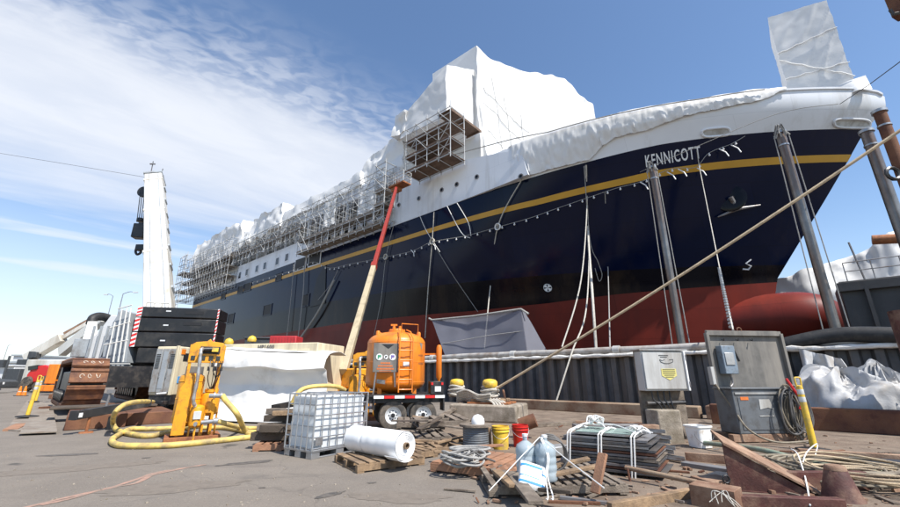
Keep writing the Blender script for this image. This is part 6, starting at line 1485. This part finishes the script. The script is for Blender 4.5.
# ------------------------------------------------------------------ boom lift
bpv = atY(351, 346, 17.6); tipb = onN(397, 186, 23.0)
mid = min((lerp(bpv, tipb, q / 200) for q in range(200)), key=lambda p: abs(253.5 - 400 * (p.z * CP - H * CP - p.y * SP) / (p.y * CP + (p.z - H) * SP) - 268))
bl_ = thing('boom_lift', 'boom lift with tan lower boom and red upper boom, basket raised to the ship side', 'boom lift', V((bpv.x, bpv.y, 0)), RZS)
fb = Fr(V((bpv.x, bpv.y, 0)), D)
fb.box(MB(), -1.8, 1.8, -1.0, 1.0, .55, 1.0).build('chassis', 'amber', bl_, bevel=.03); fb.box(MB(), -1.5, 1.2, -.8, .8, 1.02, 1.75).build('turntable', 'amber', bl_, bevel=.05)
Mf = Matrix((fb.x, V((0, 0, 1)), fb.y)).transposed()
for x in (-1.35, 1.35):
    for y in (-1.05, 1.05): MB().lathe([(.05, -.2), (.42, -.2), (.5, -.12), (.5, .12), (.42, .2), (.05, .2)], fb(x, y, .5), 22, Mf).build('wheel', 'tyre', bl_)
dirb = (tipb - bpv).normalized()
mid = bpv + dirb * ((mid - bpv).dot(dirb))
MB().bar(bpv - dirb * 1.6, mid + dirb * .1, .28, .34).build('lower_boom', 'boom_tan', bl_, bevel=.02)
MB().bar(mid - dirb * .3, tipb - dirb * .6, .24, .28).build('upper_boom', 'boom_red', bl_, bevel=.02)
MB().bar(mid + dirb * 0.0, mid + dirb * .45, .33, .39).build('boom_collar', 'boom_red', bl_, bevel=.02)
hs2 = MB()
for o in (.20, -.20): hs2.tube(bpv + dirb * 1 + fb.x * o - V((0, 0, .28)), mid + fb.x * o - V((0, 0, .28)), .03, 6)
hs2.build('boom_hose', 'black', bl_)
fk = Fr(V((tipb.x, tipb.y, 0)), D); zb_ = tipb.z
bk_ = MB(); fk.box(bk_, -1.35, .75, -.55, .45, zb_ - .15, zb_); fk.box(bk_, -.35, .55, -.35, .25, zb_ - .55, zb_ - .15); kb = bk_.build('basket_floor', 'rust_bright', bl_, bevel=.02)
rl_ = MB()
for z in (.4, .75, 1.1): rl_.path([fk(-1.35, -.55, zb_ + z), fk(.75, -.55, zb_ + z), fk(.75, .45, zb_ + z), fk(-1.35, .45, zb_ + z)], .035, 6, closed=True)
for x in (-1.35, -.65, .05, .75):
    for y in (-.55, .45): rl_.tube(fk(x, y, zb_), fk(x, y, zb_ + 1.1), .035, 6)
rl_.build('basket_rail', 'scaff', bl_); fk.box(MB(), .3, .7, -.58, -.5, zb_ + .3, zb_ + 1.0).build('control_box', 'rust_bright', bl_, bevel=.02)
# ------------------------------------------------------------------ small things behind the compressor roof
p = atY(286, 345, 19.5); q = thing('red_container', 'red bin standing behind the long cream compressor', 'bin', V((p.x, p.y, 0)), .2)
MB().box(V((p.x, p.y, 1.7)), (1.25, .9, 3.15), .0).build('bin_body', 'red_box', q, bevel=.03)
rb_ = MB()
for k in range(9): rb_.box(V((p.x - .56 + .14 * k, p.y - .46, 2.2)), (.05, .03, 2.0))
rb_.build('rib', 'red_box', q)
p = atY(262, 345, 20); MB_ = MB().box(V((p.x, p.y, 1.6)), (1.3, 1.0, 3.2), .1); MB_.box(V((p.x, p.y, 3.22)), (1.4, 1.1, .08), .1); tag(MB_.build('dark_container', 'far_dark', bevel=.03), 'dark bin next to the red bin behind the compressor', 'bin')
for i, (x, y) in enumerate(((229, 342), (252, 339.5))):
    p = atY(x, y, 19); r_ = thing('warning_lamp_post', 'short post with yellow dome, %s' % ('well left of the dark bin' if i == 0 else 'right against the dark bin'), 'post', V((p.x, p.y, 0)), 0, 'posts with yellow domes behind the compressor')
    MB().tube(V((p.x, p.y, 0)), V((p.x, p.y, p.z - .1)), .06, 8).build('shaft', 'steel_grey', r_); MB().lathe([(.18, -.1), (.2, 0), (.14, .12), (.02, .18)], p, 14).build('dome', 'yellow', r_)
# ------------------------------------------------------------------ crawler crane
cr = thing('crawler_crane', 'white telescopic crawler crane with black counterweight slabs seen from behind', 'crane', (-14, 22, 0), RZS)
cw = Fr(atY(132, 335, 19.0), V((.97, .22, 0))); cw.o.z = 0
Wd = 3.55; zb_, zt_ = atY(128, 358, 19).z, atY(133, 306, 19).z
zs = [zb_ - .25, lerp(zb_, zt_, .20), lerp(zb_, zt_, .50), lerp(zb_, zt_, .78), zt_]
for k in range(4):
    i0 = .0 if k else .35
    s_ = cw.box(MB(), i0, Wd - i0 * .6, 0, 1.4, zs[k] + .015, zs[k+1] - .015).build('counterweight_slab', 'black_cw', cr, bevel=.05)
    cw.box(MB(), Wd * .34, Wd * .40, -.012, 0, zs[k] + .3, zs[k] + .36).build('data_plate', 'far_white', s_)
    if k in (2, 3): cw.box(MB(), Wd * .58, Wd * .80, -.02, -.001, zs[k+1] - .32, zs[k+1] - .17).build('lifting_pocket', 'dark_hole', s_)
for x0, sw_w in ((0.0, .2), (Wd - .07, .07)):
    for k in range(1, 4):
        z0_, z1_ = zs[k] + .03, zs[k+1] - .03; n_ = 4
        bd_ = cw.box(MB(), x0, x0 + sw_w, -.02, -.002, z0_, z1_).build('warning_board', 'reflect_white', cr)
        rs = MB(); h = (z1_ - z0_)
        for j in range(3):
            a = z0_ + h * j / 3; rs.prism([cw(x0 + .0, -.024, a), cw(x0 + sw_w, -.024, a + h / 6 * .9), cw(x0 + sw_w, -.024, a + h / 6 * 1.9), cw(x0, -.024, a + h / 6)], cw.y * -.003)
        rs.build('red_stripe', 'reflect_red', bd_)
# upperworks: grey house left of the slabs, exhaust, walkway
hf_ = Fr(V((-17.6, 19.6, 0)), V((.97, .22, 0)))
hs3 = MB(); hf_.box(hs3, .9, 3.2, .6, 5.5, 2.2, 4.1); hs3.prism([hf_(1.3, .3, 2.2), hf_(3.0, .3, 2.2), hf_(3.0, .3, 4.35), hf_(2.2, .3, 4.35)], hf_.y * .25); hs3.build('engine_house', 'crane_grey', cr, bevel=.03)
lv = MB()
for k in range(10): hf_.box(lv, 2.45, 2.75, .27, .3, 2.6 + k * .13, 2.66 + k * .13)
lv.build('louvre', 'black', cr)
hf_.box(MB(), -.2, 2.9, -.3, 3.5, 2.02, 2.2).build('walkway', 'crane_grey', cr, bevel=.01)
hf_.box(MB(), 1.9, 2.9, -.1, 1.5, 1.2, 2.0).build('tool_box', 'crane_grey', cr, bevel=.03)
rl_ = MB()
for (x0, x1, y) in ((2.3, 3.3, -.25),):
    for x in (2.3, 2.65, 3.0, 3.3): rl_.tube(hf_(x, y, 2.2), hf_(x + .1, y, 5.0), .03, 6)
    for z in (3.2, 4.1, 5.0): rl_.tube(hf_(2.3 + .04 * (z - 2), y, z), hf_(3.4, y, z), .03, 6)
for x in (.0, 1.0, 2.0): rl_.tube(hf_(x, 3.3, 2.2), hf_(x, 3.3, 4.6), .03, 6)
for z in (3.4, 4.6): rl_.tube(hf_(0, 3.3, z), hf_(3, 3.3, z + .2), .03, 6)
rl_.build('handrail', 'crane_white', cr)
ex = MB(); q0, q1 = atY(80, 357, 20), atY(98, 340, 20); q = (q0 + q1) / 2; ex.box(q, (.95, .9, .85), .3); ex.build('exhaust_box', 'crane_grey', cr, bevel=.03)
c0, c1 = atY(89.5, 340, 20), atY(92, 322, 20); MB().tube(c0, c1, .38, 4, r2=.24).build('exhaust_stack', 'crane_white', cr)
MB().path(catmull([atY(91, 324, 20), atY(93, 318.5, 20.1), atY(99, 316.5, 20.4), atY(107, 318, 20.8), atY(113, 323, 21)], 6), .21, 12).build('exhaust_elbow', 'rubber', cr)
pts = [atY(x, y, 18.9) for x, y in ((101, 363), (126, 363), (130, 312), (121, 309), (113, 322), (104, 344))]
MB().prism(pts, V((-.4, 2.5, 0))).build('side_panel', 'crane_grey', cr, bevel=.03)
gp = MB()
for x0, y0, x1, y1 in ((106, 362, 115, 322), (113, 362, 122, 309), (118, 362, 127, 308), (123, 362, 131, 308), (104, 345, 128, 340), (110, 328, 130, 322), (118, 309, 132, 305), (101, 364, 130, 364)): gp.tube(atY(x0, y0, 18.6), atY(x1, y1, 18.6), .028, 6)
gp.build('guard_rail', 'crane_white', cr)
pts = [atY(x, y, 19.6) for x, y in ((84, 359), (110, 359), (119, 316), (111, 315), (100, 330), (90, 340))]; MB().prism(pts, V((-.6, 2.2, 0))).build('side_panel', 'far_white', cr, bevel=.03)
for x in (90, 97, 104, 111): MB().bar(atY(x - 3, 357, 19.4), atY(x + 5, 326, 19.4), .06, .1).build('panel_rib', 'crane_grey', cr)
pts = [atY(x, y, 18.8) for x, y in ((107, 376), (120, 376), (121, 365), (106, 365))]; MB().prism(pts, V((0, 1.6, 0))).build('step_box', 'crane_grey', cr, bevel=.03)
pts = [atY(x, y, 21) for x, y in ((66, 362), (104, 362), (104, 357), (66, 357.5))]; MB().prism(pts, V((0, 3, 0))).build('catwalk', 'crane_grey', cr, bevel=.02)
bl2 = MB(); bl2.bar(atY(62, 352, 23), atY(104, 318, 22), .35, .5); bl2.build('strut', 'crane_white', cr)
# tracks
et = V((.72, -.69, 0)).normalized()
def track(cpx, lab=None):
    c = G(cpx[0], cpx[1], .42); ft = Fr(c, et); ft.o.z = .42; rT = .80; Lt = 6.8; wT = 1.16
    tr = MB(); loop = []
    for k in range(13): a = -PI / 2 + PI * k / 12; loop.append((-rT + rT * math.cos(a), rT + rT * math.sin(a), a))
    for k in range(13): loop.append((-rT - (Lt - 2 * rT) * (k + 1) / 14, 2 * rT, PI / 2))
    for k in range(13): a = PI / 2 + PI * k / 12; loop.append((-Lt + rT + rT * math.cos(a), rT + rT * math.sin(a), a))
    for k in range(13): loop.append((-Lt + rT + (Lt - 2 * rT) * (k + 1) / 14, 0, -PI / 2))
    Ltot = 2 * PI * rT + 2 * (Lt - 2 * rT); n_ = 26
    def at(d):
        d %= Ltot; s1 = PI * rT; s2 = Lt - 2 * rT
        if d < s1: a = -PI / 2 + d / rT; return -rT + rT * math.cos(a), rT + rT * math.sin(a), a
        d -= s1
        if d < s2: return -rT - d, 2 * rT, PI / 2
        d -= s2
        if d < s1: a = PI / 2 + d / rT; return -Lt + rT + rT * math.cos(a), rT + rT * math.sin(a), a
        d -= s1; return -Lt + rT + d, 0, -PI / 2
    for k in range(n_):
        x, z, a = at(k * Ltot / n_ + .31); p = Ltot / n_
        R3 = ft.M @ Matrix.Rotation(-a, 3, 'Y'); cpos = ft(x + .06 * math.cos(a), 0, z + .06 * math.sin(a))
        sh = MB(); sh.box(cpos, (.13, wT, p * .93), M=R3); sh.box(cpos + R3 @ V((.08, 0, p * .3)), (.06, wT, .07), M=R3)
        s_ = sh.build('track_shoe', 'track_rust', cr, bevel=.012)
        if k in (2, 3, 4):
            ck = MB(); c0_ = cpos + R3 @ V((.070, 0, 0))
            for j in range(3):
                yy = -.30 + .24 * j + .04 * k; ck.path([c0_ + R3 @ V((.0, yy + .07 * math.cos(t * .9 + j), -.03 + .08 * math.sin(t * .9 * (1 + j * .3)))) for t in range(6)], .011, 4)
            ck.build('chalk_mark', 'chalk', s_)
    MB().box(ft(-Lt / 2, 0, rT), (Lt - rT * 1.3, .9, rT * 1.1), M=ft.M).build('track_frame', 'black', cr, bevel=.04)
    My_ = Matrix((ft.x, V((0, 0, 1)), ft.y)).transposed()
    for x in (-rT, -Lt + rT): MB().lathe([(.05, -.55), (rT * .86, -.5), (rT * .86, .5), (.05, .55)], ft(x, 0, rT), 20, My_).build('sprocket', 'black', cr)
    rw_ = MB()
    for k in range(8): rw_.lathe([(.03, -.6), (.2, -.6), (.2, .6), (.03, .6)], ft(-1.3 - k * .6, 0, .28), 12, My_)
    rw_.build('track_roller', 'black', cr)
track((82, 404)); track((150, 398))
car = MB(); car.box(V((-14.6, 20.6, 1.45)), (3.2, 4.5, .9), RZS); car.lathe([(.3, 0), (1.3, 0), (1.3, .4), (.3, .4)], V((-14.4, 21, 1.85)), 24); car.build('car_body', 'black', cr)
# boom
b0, b1 = atY(160, 312, 23.5), atY(155, 180, 34.0); bd = (b1 - b0).normalized(); b00 = b0 - bd * 3
lat = V((1, .15, 0)); lat = (lat - bd * lat.dot(bd)).normalized(); dep = lat.cross(bd)
MBm = Matrix((lat, dep, bd)).transposed(); Lb = (b1 - b00).length
MB().box((b00 + b1) / 2, (1.36, 1.4, Lb), M=MBm).build('boom_section', 'crane_white', cr, bevel=.08)
sm = MB()
for x in (-.28, .40): sm.box((b00 + b1) / 2 + lat * x - dep * .71 * (1 if (dep.y > 0) else -1), (.05, .03, Lb - .3), M=MBm)
sm.build('boom_seam', 'crane_grey', cr)
cg_ = MB()
for k in range(3): MB().box(lerp(b0, b1, (.30, .62, .93)[k]), (1.43, 1.47, .28), M=MBm).build('section_collar', 'crane_white', cr, bevel=.02)
for x in (-.60, -.50): cg_.tube(b0 + lat * x - dep * .74, b1 + lat * x - dep * .74, .025, 5)
for k in range(26): p = lerp(b0, b1, .03 + .037 * k); cg_.tube(p + lat * .48 - dep * .74, p + lat * .62 - dep * .74, .02, 5)
for x in (.48, .62): cg_.tube(b0 + lat * x - dep * .74, b1 + lat * x - dep * .74, .02, 5)
cg_.build('boom_ladder', 'crane_grey', cr)
edge_ = MB()
for k in range(7): p = lerp(b0, b1, .1 + .13 * k); edge_.box(p + lat * .72, (.12, .5, .25), M=MBm)
edge_.build('boom_bracket', 'crane_grey', cr)
hd_ = MB(); hd_.box(b1 + bd * .25, (1.45, 1.5, .35), M=MBm); hd_.box(b1 + bd * .55 + lat * .3, (.5, .6, .5), M=MBm); hd_.box(b1 + bd * .5 - lat * .5, (.35, .5, .4), M=MBm); hd_.build('boom_head', 'crane_grey', cr, bevel=.02)
an_ = MB(); an_.tube(b1 + bd * .3 + V((-.5, 0, 0)), b1 + V((-.6, 0, 2.0)), .04, 5); an_.box(b1 + V((-.6, 0, 1.7)), (.5, .1, .1)); an_.tube(b1 + bd * .3 + V((.4, 0, 0)), b1 + V((.5, 0, 1.2)), .04, 5)
for k in range(5): an_.tube(b1 + lat * (-.7 + .35 * k) + bd * .4, b1 + lat * (-.7 + .35 * k) + bd * 1.0, .03, 5)
an_.tube(b1 + lat * -.7 + bd * 1.0, b1 + lat * .7 + bd * 1.0, .03, 5); an_.build('aerial', 'steel_grey', cr)
sh_ = MB(); pS = atY(143.5, 192, 33.5); sh_.lathe([(.1, -.12), (.5, -.12), (.45, 0), (.5, .12), (.1, .12)], pS, 18, Matrix((V((1, 0, 0)), V((0, 0, 1)), V((0, 1, 0)))).transposed()); sh_.bar(pS, pS + lat * 1.0, .2, .3); sh_.build('nose_sheave', 'black', cr)
hk0, hk1 = atY(140, 222, 33.3), atY(139, 249, 33.2)
wr_ = MB()
for o in (-.28, -.1, .1, .28): wr_.tube(pS + V((o, 0, 0)), hk0 + V((o, 0, 0)), .035, 5)
wr_.build('hoist_wire', 'cable', cr)
hkb = MB(); hkb.box((hk0 + hk1) / 2 + V((0, 0, .35)), (.95, .8, 1.3), .2); hkb.box(hk0 + V((.45, 0, -.4)), (.7, .6, .5)); hkb.box(hk1 + V((.2, 0, .1)), (.8, .5, .55)); hkb.tube(hk0, hk0 + V((0, 0, .35)), .3, 10); hkb = hkb.build('hook_block', 'black_cw', cr, bevel=.06)
MB().path(catmull([hk1 + V((-.2, 0, .3)), hk1 + V((-.25, 0, -.2)), hk1 + V((-.05, 0, -.5)), hk1 + V((.2, 0, -.35)), hk1 + V((.2, 0, -.1))], 5), .10, 8).build('hook', 'black', hkb)
# ------------------------------------------------------------------ plates, mats and a tow beam on the left
sp = MB(); q = [G(19, 434, .05), G(57, 432.5, .05), G(52, 403, .05), G(40, 401, .05)]; sp.prism(q, V((0, 0, .025))); tag(sp.build('steel_plate', 'plate_grey'), 'dusty steel plate lying in front of the timber mats, the nearer of two', 'plate')
sp = MB(); q = [G(6, 431), G(24, 432), G(42, 401), G(27, 401)]; sp.prism(q, V((0, 0, .035))); tag(sp.build('steel_plate', 'plate_grey'), 'dusty steel plate sticking out under the left of the nearer plate', 'plate')
sp = MB(); sp.bar(G(10, 431), G(22, 425), .3, .1); tag(sp.build('timber_block', 'wood_red'), 'reddish timber packing at the corner of the steel plates', 'timber')
sp = MB(); sp.bar(G(43, 410), G(52, 410), .5, .3); tag(sp.build('timber_block', 'rust'), 'rusty block on the ground between the steel plates and the track', 'block')
m0, m1 = G(63, 431), G(128, 427); fm = Fr(m0, m1 - m0)
for i, (x0, x1, y0, y1, z1, m, lab) in enumerate([(-.0, 1.35, 0, 7, .38, 'rust', 'wide brown timber mat under the crane track, left of the tow beam'), (1.38, 2.6, .35, 7.0, .36, 'rust', 'brown timber mat under the crane track behind the tow beam'), (-.5, 2.4, 3.0, 4.2, .42, 'wood_dark', 'dark timber sleeper across the mats under the crane track')]):
    o = MB(); fm.box(o, x0, x1, y0, y1, 0 if i < 2 else .39, z1 if i < 2 else .47); tag(o.build('timber_mat', m, bevel=.02), lab, 'timber mat')
tb1, tb2 = atY(73, 416, 11.1), atY(150, 402.5, 13.4)
tw = thing('tow_beam', 'black steel tow beam propped on a jack in front of the timber mats', 'tow bar', V((tb1.x, tb1.y, 0)), .7)
MB().bar(tb1, tb2, .14, .22).build('beam', 'black', tw, bevel=.012)
tdir = (tb2 - tb1).normalized(); pj = tb1 + tdir * .55
MB().tube(V((pj.x, pj.y - .1, .03)), V((pj.x, pj.y - .1, tb1.z + .1)), .035, 8).build('jack_leg', 'rust_bright', tw); MB().lathe([(.02, 0), (.16, 0), (.15, .03), (.02, .04)], V((pj.x, pj.y - .1, 0)), 14).build('jack_foot', 'rust_bright', tw)
pj = tb1 + tdir * 1.15; MB().bar(V((pj.x, pj.y, 0)), V((pj.x, pj.y, tb1.z - .1)), .12, .16).build('prop', 'black', tw)
mb = MB(); pj = tb1 + tdir * .85; mb.tube(pj, pj + V((.05, 0, .5)), .03, 8); mb.box(pj + V((.05, 0, .5)), (.16, .1, .1)); mb.build('jack_handle', 'steel_grey', tw)
MB().box(tb1 - tdir * .0 + V((.03, -.0, .02)) - V((tdir.y, -tdir.x, 0)) * 0, (.18, .2, .22), .6).build('end_cap', 'black', tw); MB().box(tb1 + tdir * .12 + V((tdir.y, -tdir.x, 0)) * .085, (.10, .012, .11), math.atan2(tdir.y, tdir.x)).build('white_plate', 'letter_white', tw)
# ------------------------------------------------------------------ far left
def far(px, py, Y): return atY(px, py, Y)
# white telescopic boom machine behind the crane
b = far(27, 359, 44), far(92, 321, 44)
bm_ = thing('far_boom_machine', 'distant machine with a long white telescopic boom lying low behind the red lift', 'crane', V((b[0].x, 44, 0)), 0)
mid = lerp(*b, .55)
MB().bar(b[0], mid, .9, .9).build('lower_boom', 'crane_white', bm_, bevel=.05); MB().bar(mid, b[1], .35, .4).build('upper_boom', 'crane_white', bm_, bevel=.03)
MB().bar(mid + V((0, 0, .45)), b[1] + V((0, 0, .35)), .25, .25).build('ram', 'rust_tan', bm_)
MB().box(V((lerp(b[0].x, b[1].x, .62), 44, 1.9)), (5.0, 2.2, 2.6)).build('carrier_body', 'crane_white', bm_, bevel=.1)
for k in range(4): MB().lathe([(.1, -.25), (.55, -.25), (.6, 0), (.55, .25), (.1, .25)], V((lerp(b[0].x, b[1].x, .3) + k * 1.4, 43, .6)), 16, Matrix.Rotation(PI / 2, 3, 'X')).build('wheel', 'tyre', bm_)
hd3 = MB(); hd3.box(far(28, 362, 43.5), (1.6, .8, .5)); hd3.box(far(33, 355, 43.6), (.5, .6, .7)); hd3.box(far(37, 355, 43.6), (.4, .6, .6)); hd3.build('boom_head', 'far_dark', bm_, bevel=.05)
# red lift body
c = far(38, 372, 40); rl = thing('red_lift', 'bright red machine body parked beyond the yellow posts', 'machine', V((c.x, 40, 0)), .1)
rb_ = MB(); q = [far(24, 383, 40), far(50, 381, 40), far(52, 368, 40), far(44, 365, 40), far(33, 367, 40), far(27, 374, 40)]; rb_.prism(q, V((.1, 1.8, 0))); rb_.build('body', 'red_paint', rl, bevel=.08)
MB().prism([far(28, 366.5, 39.9), far(37, 365, 39.9), far(37, 369, 39.9), far(28, 370.5, 39.9)], V((0, 1.5, 0))).build('cab_window', 'glass_dark', rl); MB().prism([far(40, 377, 39.9), far(52, 374, 39.9), far(52, 383, 39.9), far(41, 383, 39.9)], V((0, 1.0, 0))).build('engine', 'far_dark', rl)
for x in (27, 44): MB().lathe([(.1, -.2), (.45, -.2), (.5, 0), (.45, .2), (.1, .2)], far(x, 384, 40) + V((0, 0, .2)), 16, Matrix.Rotation(PI / 2, 3, 'X')).build('wheel', 'tyre', rl)
c = far(56, 374, 36); MB_ = MB(); MB_.box(c, (.9, .8, 1.6)); MB_.box(V((c.x, 36, .55)), (1.3, 1, .5)); tag(MB_.build('orange_machine', 'orange', bevel=.05), 'small orange machine between the red machine and the crane track', 'machine')
# dark pick-up at the left edge
c = far(-3, 383, 40); pk = thing('pickup_truck', 'dark pick-up truck cut off by the left edge of the view', 'truck', V((c.x, 40, 0)), 0)
ft = Fr(V((c.x - 4.4, 39, 0)), V((1, .1, 0)))
pk_b = MB(); pk_b.prism([ft(0, 0, .5), ft(5.2, 0, .5), ft(5.2, 0, 1.05), ft(4.9, 0, 1.2), ft(3.6, 0, 1.28), ft(3.0, 0, 1.85), ft(1.6, 0, 1.88), ft(1.3, 0, 1.25), ft(0, 0, 1.25)], ft.y * 1.9); pk_b.build('body', 'far_dark', pk, bevel=.07)
MB().prism([ft(1.75, -.02, 1.3), ft(3.35, -.02, 1.3), ft(2.95, -.02, 1.75), ft(1.85, -.02, 1.78)], ft.y * .02).build('window', 'glass_dark', pk)
for x in (.95, 4.2): MB().lathe([(.1, -.12), (.36, -.12), (.4, 0), (.36, .12), (.1, .12)], ft(x, .05, .4), 18, Matrix.Rotation(PI / 2, 3, 'X')).build('wheel', 'tyre', pk)
for x in (5.15,): MB().box(ft(x, .3, .9), (.1, .35, .2)).build('headlight', 'reflect_white', pk)
# pale shed and low buildings
for i, (x0, x1, y0, yb, Y, m, lab) in enumerate([(-2, 16, 363, 382, 95, 'far_white', 'low white shed at the far left on the horizon'), (14, 30, 356, 382, 110, 'far_white', 'pale flat roofed building behind the white boom on the horizon'), (30, 62, 360, 382, 120, 'crane_grey', 'long grey building on the horizon behind the red machine')]):
    a, b = far(x0, y0, Y), far(x1, y0, Y); r_ = thing('far_building', lab, 'building', V(((a.x + b.x) / 2, Y, 0)), 0)
    MB().bx(a.x, b.x, Y, Y + 18, 0, a.z).build('wall', m, r_); MB().bx(a.x - .4, b.x + .4, Y - .4, Y + 18.4, a.z, a.z + .35).build('roof', 'crane_grey', r_)
    MB().bx(lerp(a.x, b.x, .3), lerp(a.x, b.x, .55), Y - .05, Y - .003, 0, a.z * .65).build('door', 'far_dark', r_)
c = far(13, 366, 70); MB_ = MB().box(V((c.x, 70, 1.6)), (3.0, 2.2, 3.2)); MB_.box(V((c.x, 69.5, 3.3)), (3.2, 2.5, .2)); tag(MB_.build('site_cabin', 'far_white', bevel=.06), 'small white cabin standing before the far sheds', 'cabin')
c = far(19, 372, 60); tag(MB().box(V((c.x, 60, 1.3)), (2.2, 2.0, 2.6)).build('dark_crate', 'far_dark', bevel=.05), 'dark container left of the red machine', 'container')
for i, x in enumerate((22, 27, 60, 66)):
    c = far(x, 384, 34); r_ = thing('traffic_cone', ['orange traffic cone at the left end of the red machine', 'orange traffic cone in front of the red machine', 'orange traffic cone beside the crane track', 'orange traffic cone nearest the crane track'][i], 'traffic cone', V((c.x, 34, 0)), 0, 'orange cones in front of the far machines')
    MB().lathe([(.02, .05), (.17, .05), (.05, .75), (.01, .76)], V((c.x, 34, 0)), 12).build('cone_body', 'orange', r_); MB().box(V((c.x, 34, .025)), (.42, .42, .05)).build('base', 'rubber', r_); MB().lathe([(.125, .32), (.085, .5)], V((c.x, 34, 0)), 12).build('white_band', 'reflect_white', r_)
rp_ = far(57, 402, 20)
rk = random.Random(3)
for i in range(4):
    c = G(53 + 3 * i, 399 - i * 2); tag(MB().box(c + V((0, 0, .18)), (.5, .35, .3), rk.random() * 3).build('timber_block', 'wood_grey' if i % 2 else 'rust', bevel=.02), ['grey timber block beside the front of the crane track', 'rusty block behind the grey timber block by the track', 'grey timber block farther back along the track', 'rusty block farthest back along the track'][i], 'block')
# lamp posts
for i, (x, yt, Y, bend) in enumerate(((8, 346, 120, .4), (123, 294, 62, 1.6), (113, 296, 75, -1.2))):
    t = far(x, yt, Y); r_ = thing('lamp_post', ['thin lamp post on the far left horizon', 'lamp post just left of the crane boom', 'lamp post left of the black exhaust elbow behind the crane'][i], 'lamp post', V((t.x, Y, 0)), 0)
    MB().tube(V((t.x, Y, 0)), t, .11, 8, r2=.06).build('pole', 'galv', r_); MB().path(catmull([t, t + V((bend * .6, 0, .35)), t + V((bend, 0, .3))], 5), .05, 6).build('arm', 'galv', r_); MB().box(t + V((bend * 1.2, 0, .26)), (.7, .3, .14)).build('lamp_head', 'far_white', r_)
t = far(10, 356, 50); r_ = thing('signal_mast', 'short dark mast with a box near its top at the far left', 'mast', V((t.x, 50, 0)))
MB().tube(V((t.x, 50, 0)), t, .12, 8).build('pole', 'far_dark', r_); MB().box(t + V((-.7, 0, -.9)), (.9, .5, .9)).build('box', 'far_dark', r_)
# overhead wire far left
tag(MB().path([far(-20, 150, 60), far(60, 163, 60), far(150, 178, 60)], .03, 5).build('overhead_wire', 'cable'), 'faint wire crossing the sky at the left towards the crane boom tip', 'wire')

# ------------------------------------------------------------------ loose debris on the dirt
db = MB(); rd = random.Random(21)
for k in range(420):
    px, py = rd.uniform(470, 900), 410 + 97 * rd.random() ** .8
    if py < interp(px, [470, 520, 700, 900], [420, 424, 424, 440]): continue
    c = G(px, py); s = .012 + .03 * rd.random() ** 3
    M_ = Matrix.Rotation(rd.random() * 6, 3, 'Z') @ Matrix.Rotation(rd.uniform(-.3, .3), 3, 'X')
    db.box(c + V((0, 0, s * .5 + .006)), (s * rd.uniform(1, 5), s * rd.uniform(.8, 1.6), s * rd.uniform(.4, 1)), M=M_)
tag(db.build('debris', 'rust_tan'), kind='stuff')
for mname, n_, sd in (('wood_grey', 50, 4), ('rust', 26, 9), ('steel_light', 20, 13)):
    sl2 = MB(); rd = random.Random(sd)
    for k in range(n_):
        px, py = rd.uniform(455, 900), 415 + 90 * rd.random() ** .9
        if py < interp(px, [455, 520, 700, 900], [430, 424, 426, 442]): continue
        c = G(px, py); L2 = .08 + .5 * rd.random() ** 2; a = rd.gauss(-.1, .7); dv = V((math.cos(a), math.sin(a), 0)) * L2 / 2
        sl2.bar(c - dv + V((0, 0, .015)), c + dv + V((0, 0, .02 + .04 * rd.random())), rd.uniform(.015, .06), rd.uniform(.01, .03))
    tag(sl2.build('scrap_litter', mname), kind='stuff')
for j in range(0):
    pass
pb2 = MB()
for k in range(240):
    px, py = rd.uniform(5, 480), 440 + 66 * rd.random()
    c = G(px, py); s = .006 + .012 * rd.random() ** 3
    pb2.box(c + V((0, 0, s * .4)), (s * 1.5, s, s), M=Matrix.Rotation(rd.random() * 6, 3, 'Z'))
tag(pb2.build('gravel', 'concrete'), kind='stuff')

# ------------------------------------------------------------------ long pieces lying on the dirt at the right
for name, pa, pb, w, h, m, lab, cat in (
  ('steel_rail', (575, 424), (700, 427), .10, .09, 'rust_tan', 'long rusty rail on the dirt in front of the tan kerb', 'rail'),
  ('steel_rail', (800, 456), (905, 463), .12, .12, 'rust_tan', 'rusty rail behind the hose coil at the far right', 'rail'),
  ('dark_plate', (850, 461), (905, 466), .7, .05, 'denim_dark', 'flat dark plate on the ground at the far right behind the hose coil', 'plate'),
  ('timber', (530, 428), (575, 425), .12, .10, 'wood_grey', 'grey timber on the dirt behind the red pail', 'timber'),
  ('steel_bar', (640, 470), (690, 474), .04, .03, 'rust', 'thin rusty bar lying in front of the pale steel channels', 'bar'),
  ('timber', (700, 446), (724, 446), .1, .1, 'wood', 'timber packing under the left side of the welder box', 'timber'),
  ('steel_bar', (560, 500), (626, 508), .05, .04, 'steel_grey', 'grey bar on the ground at the bottom edge beside the foreground pallet', 'bar')):
    tag(MB().bar(G(*pa) + V((0, 0, h / 2 + .006)), G(*pb) + V((0, 0, h / 2 + .006)), w, h).build(name, m, bevel=.006), lab, cat)
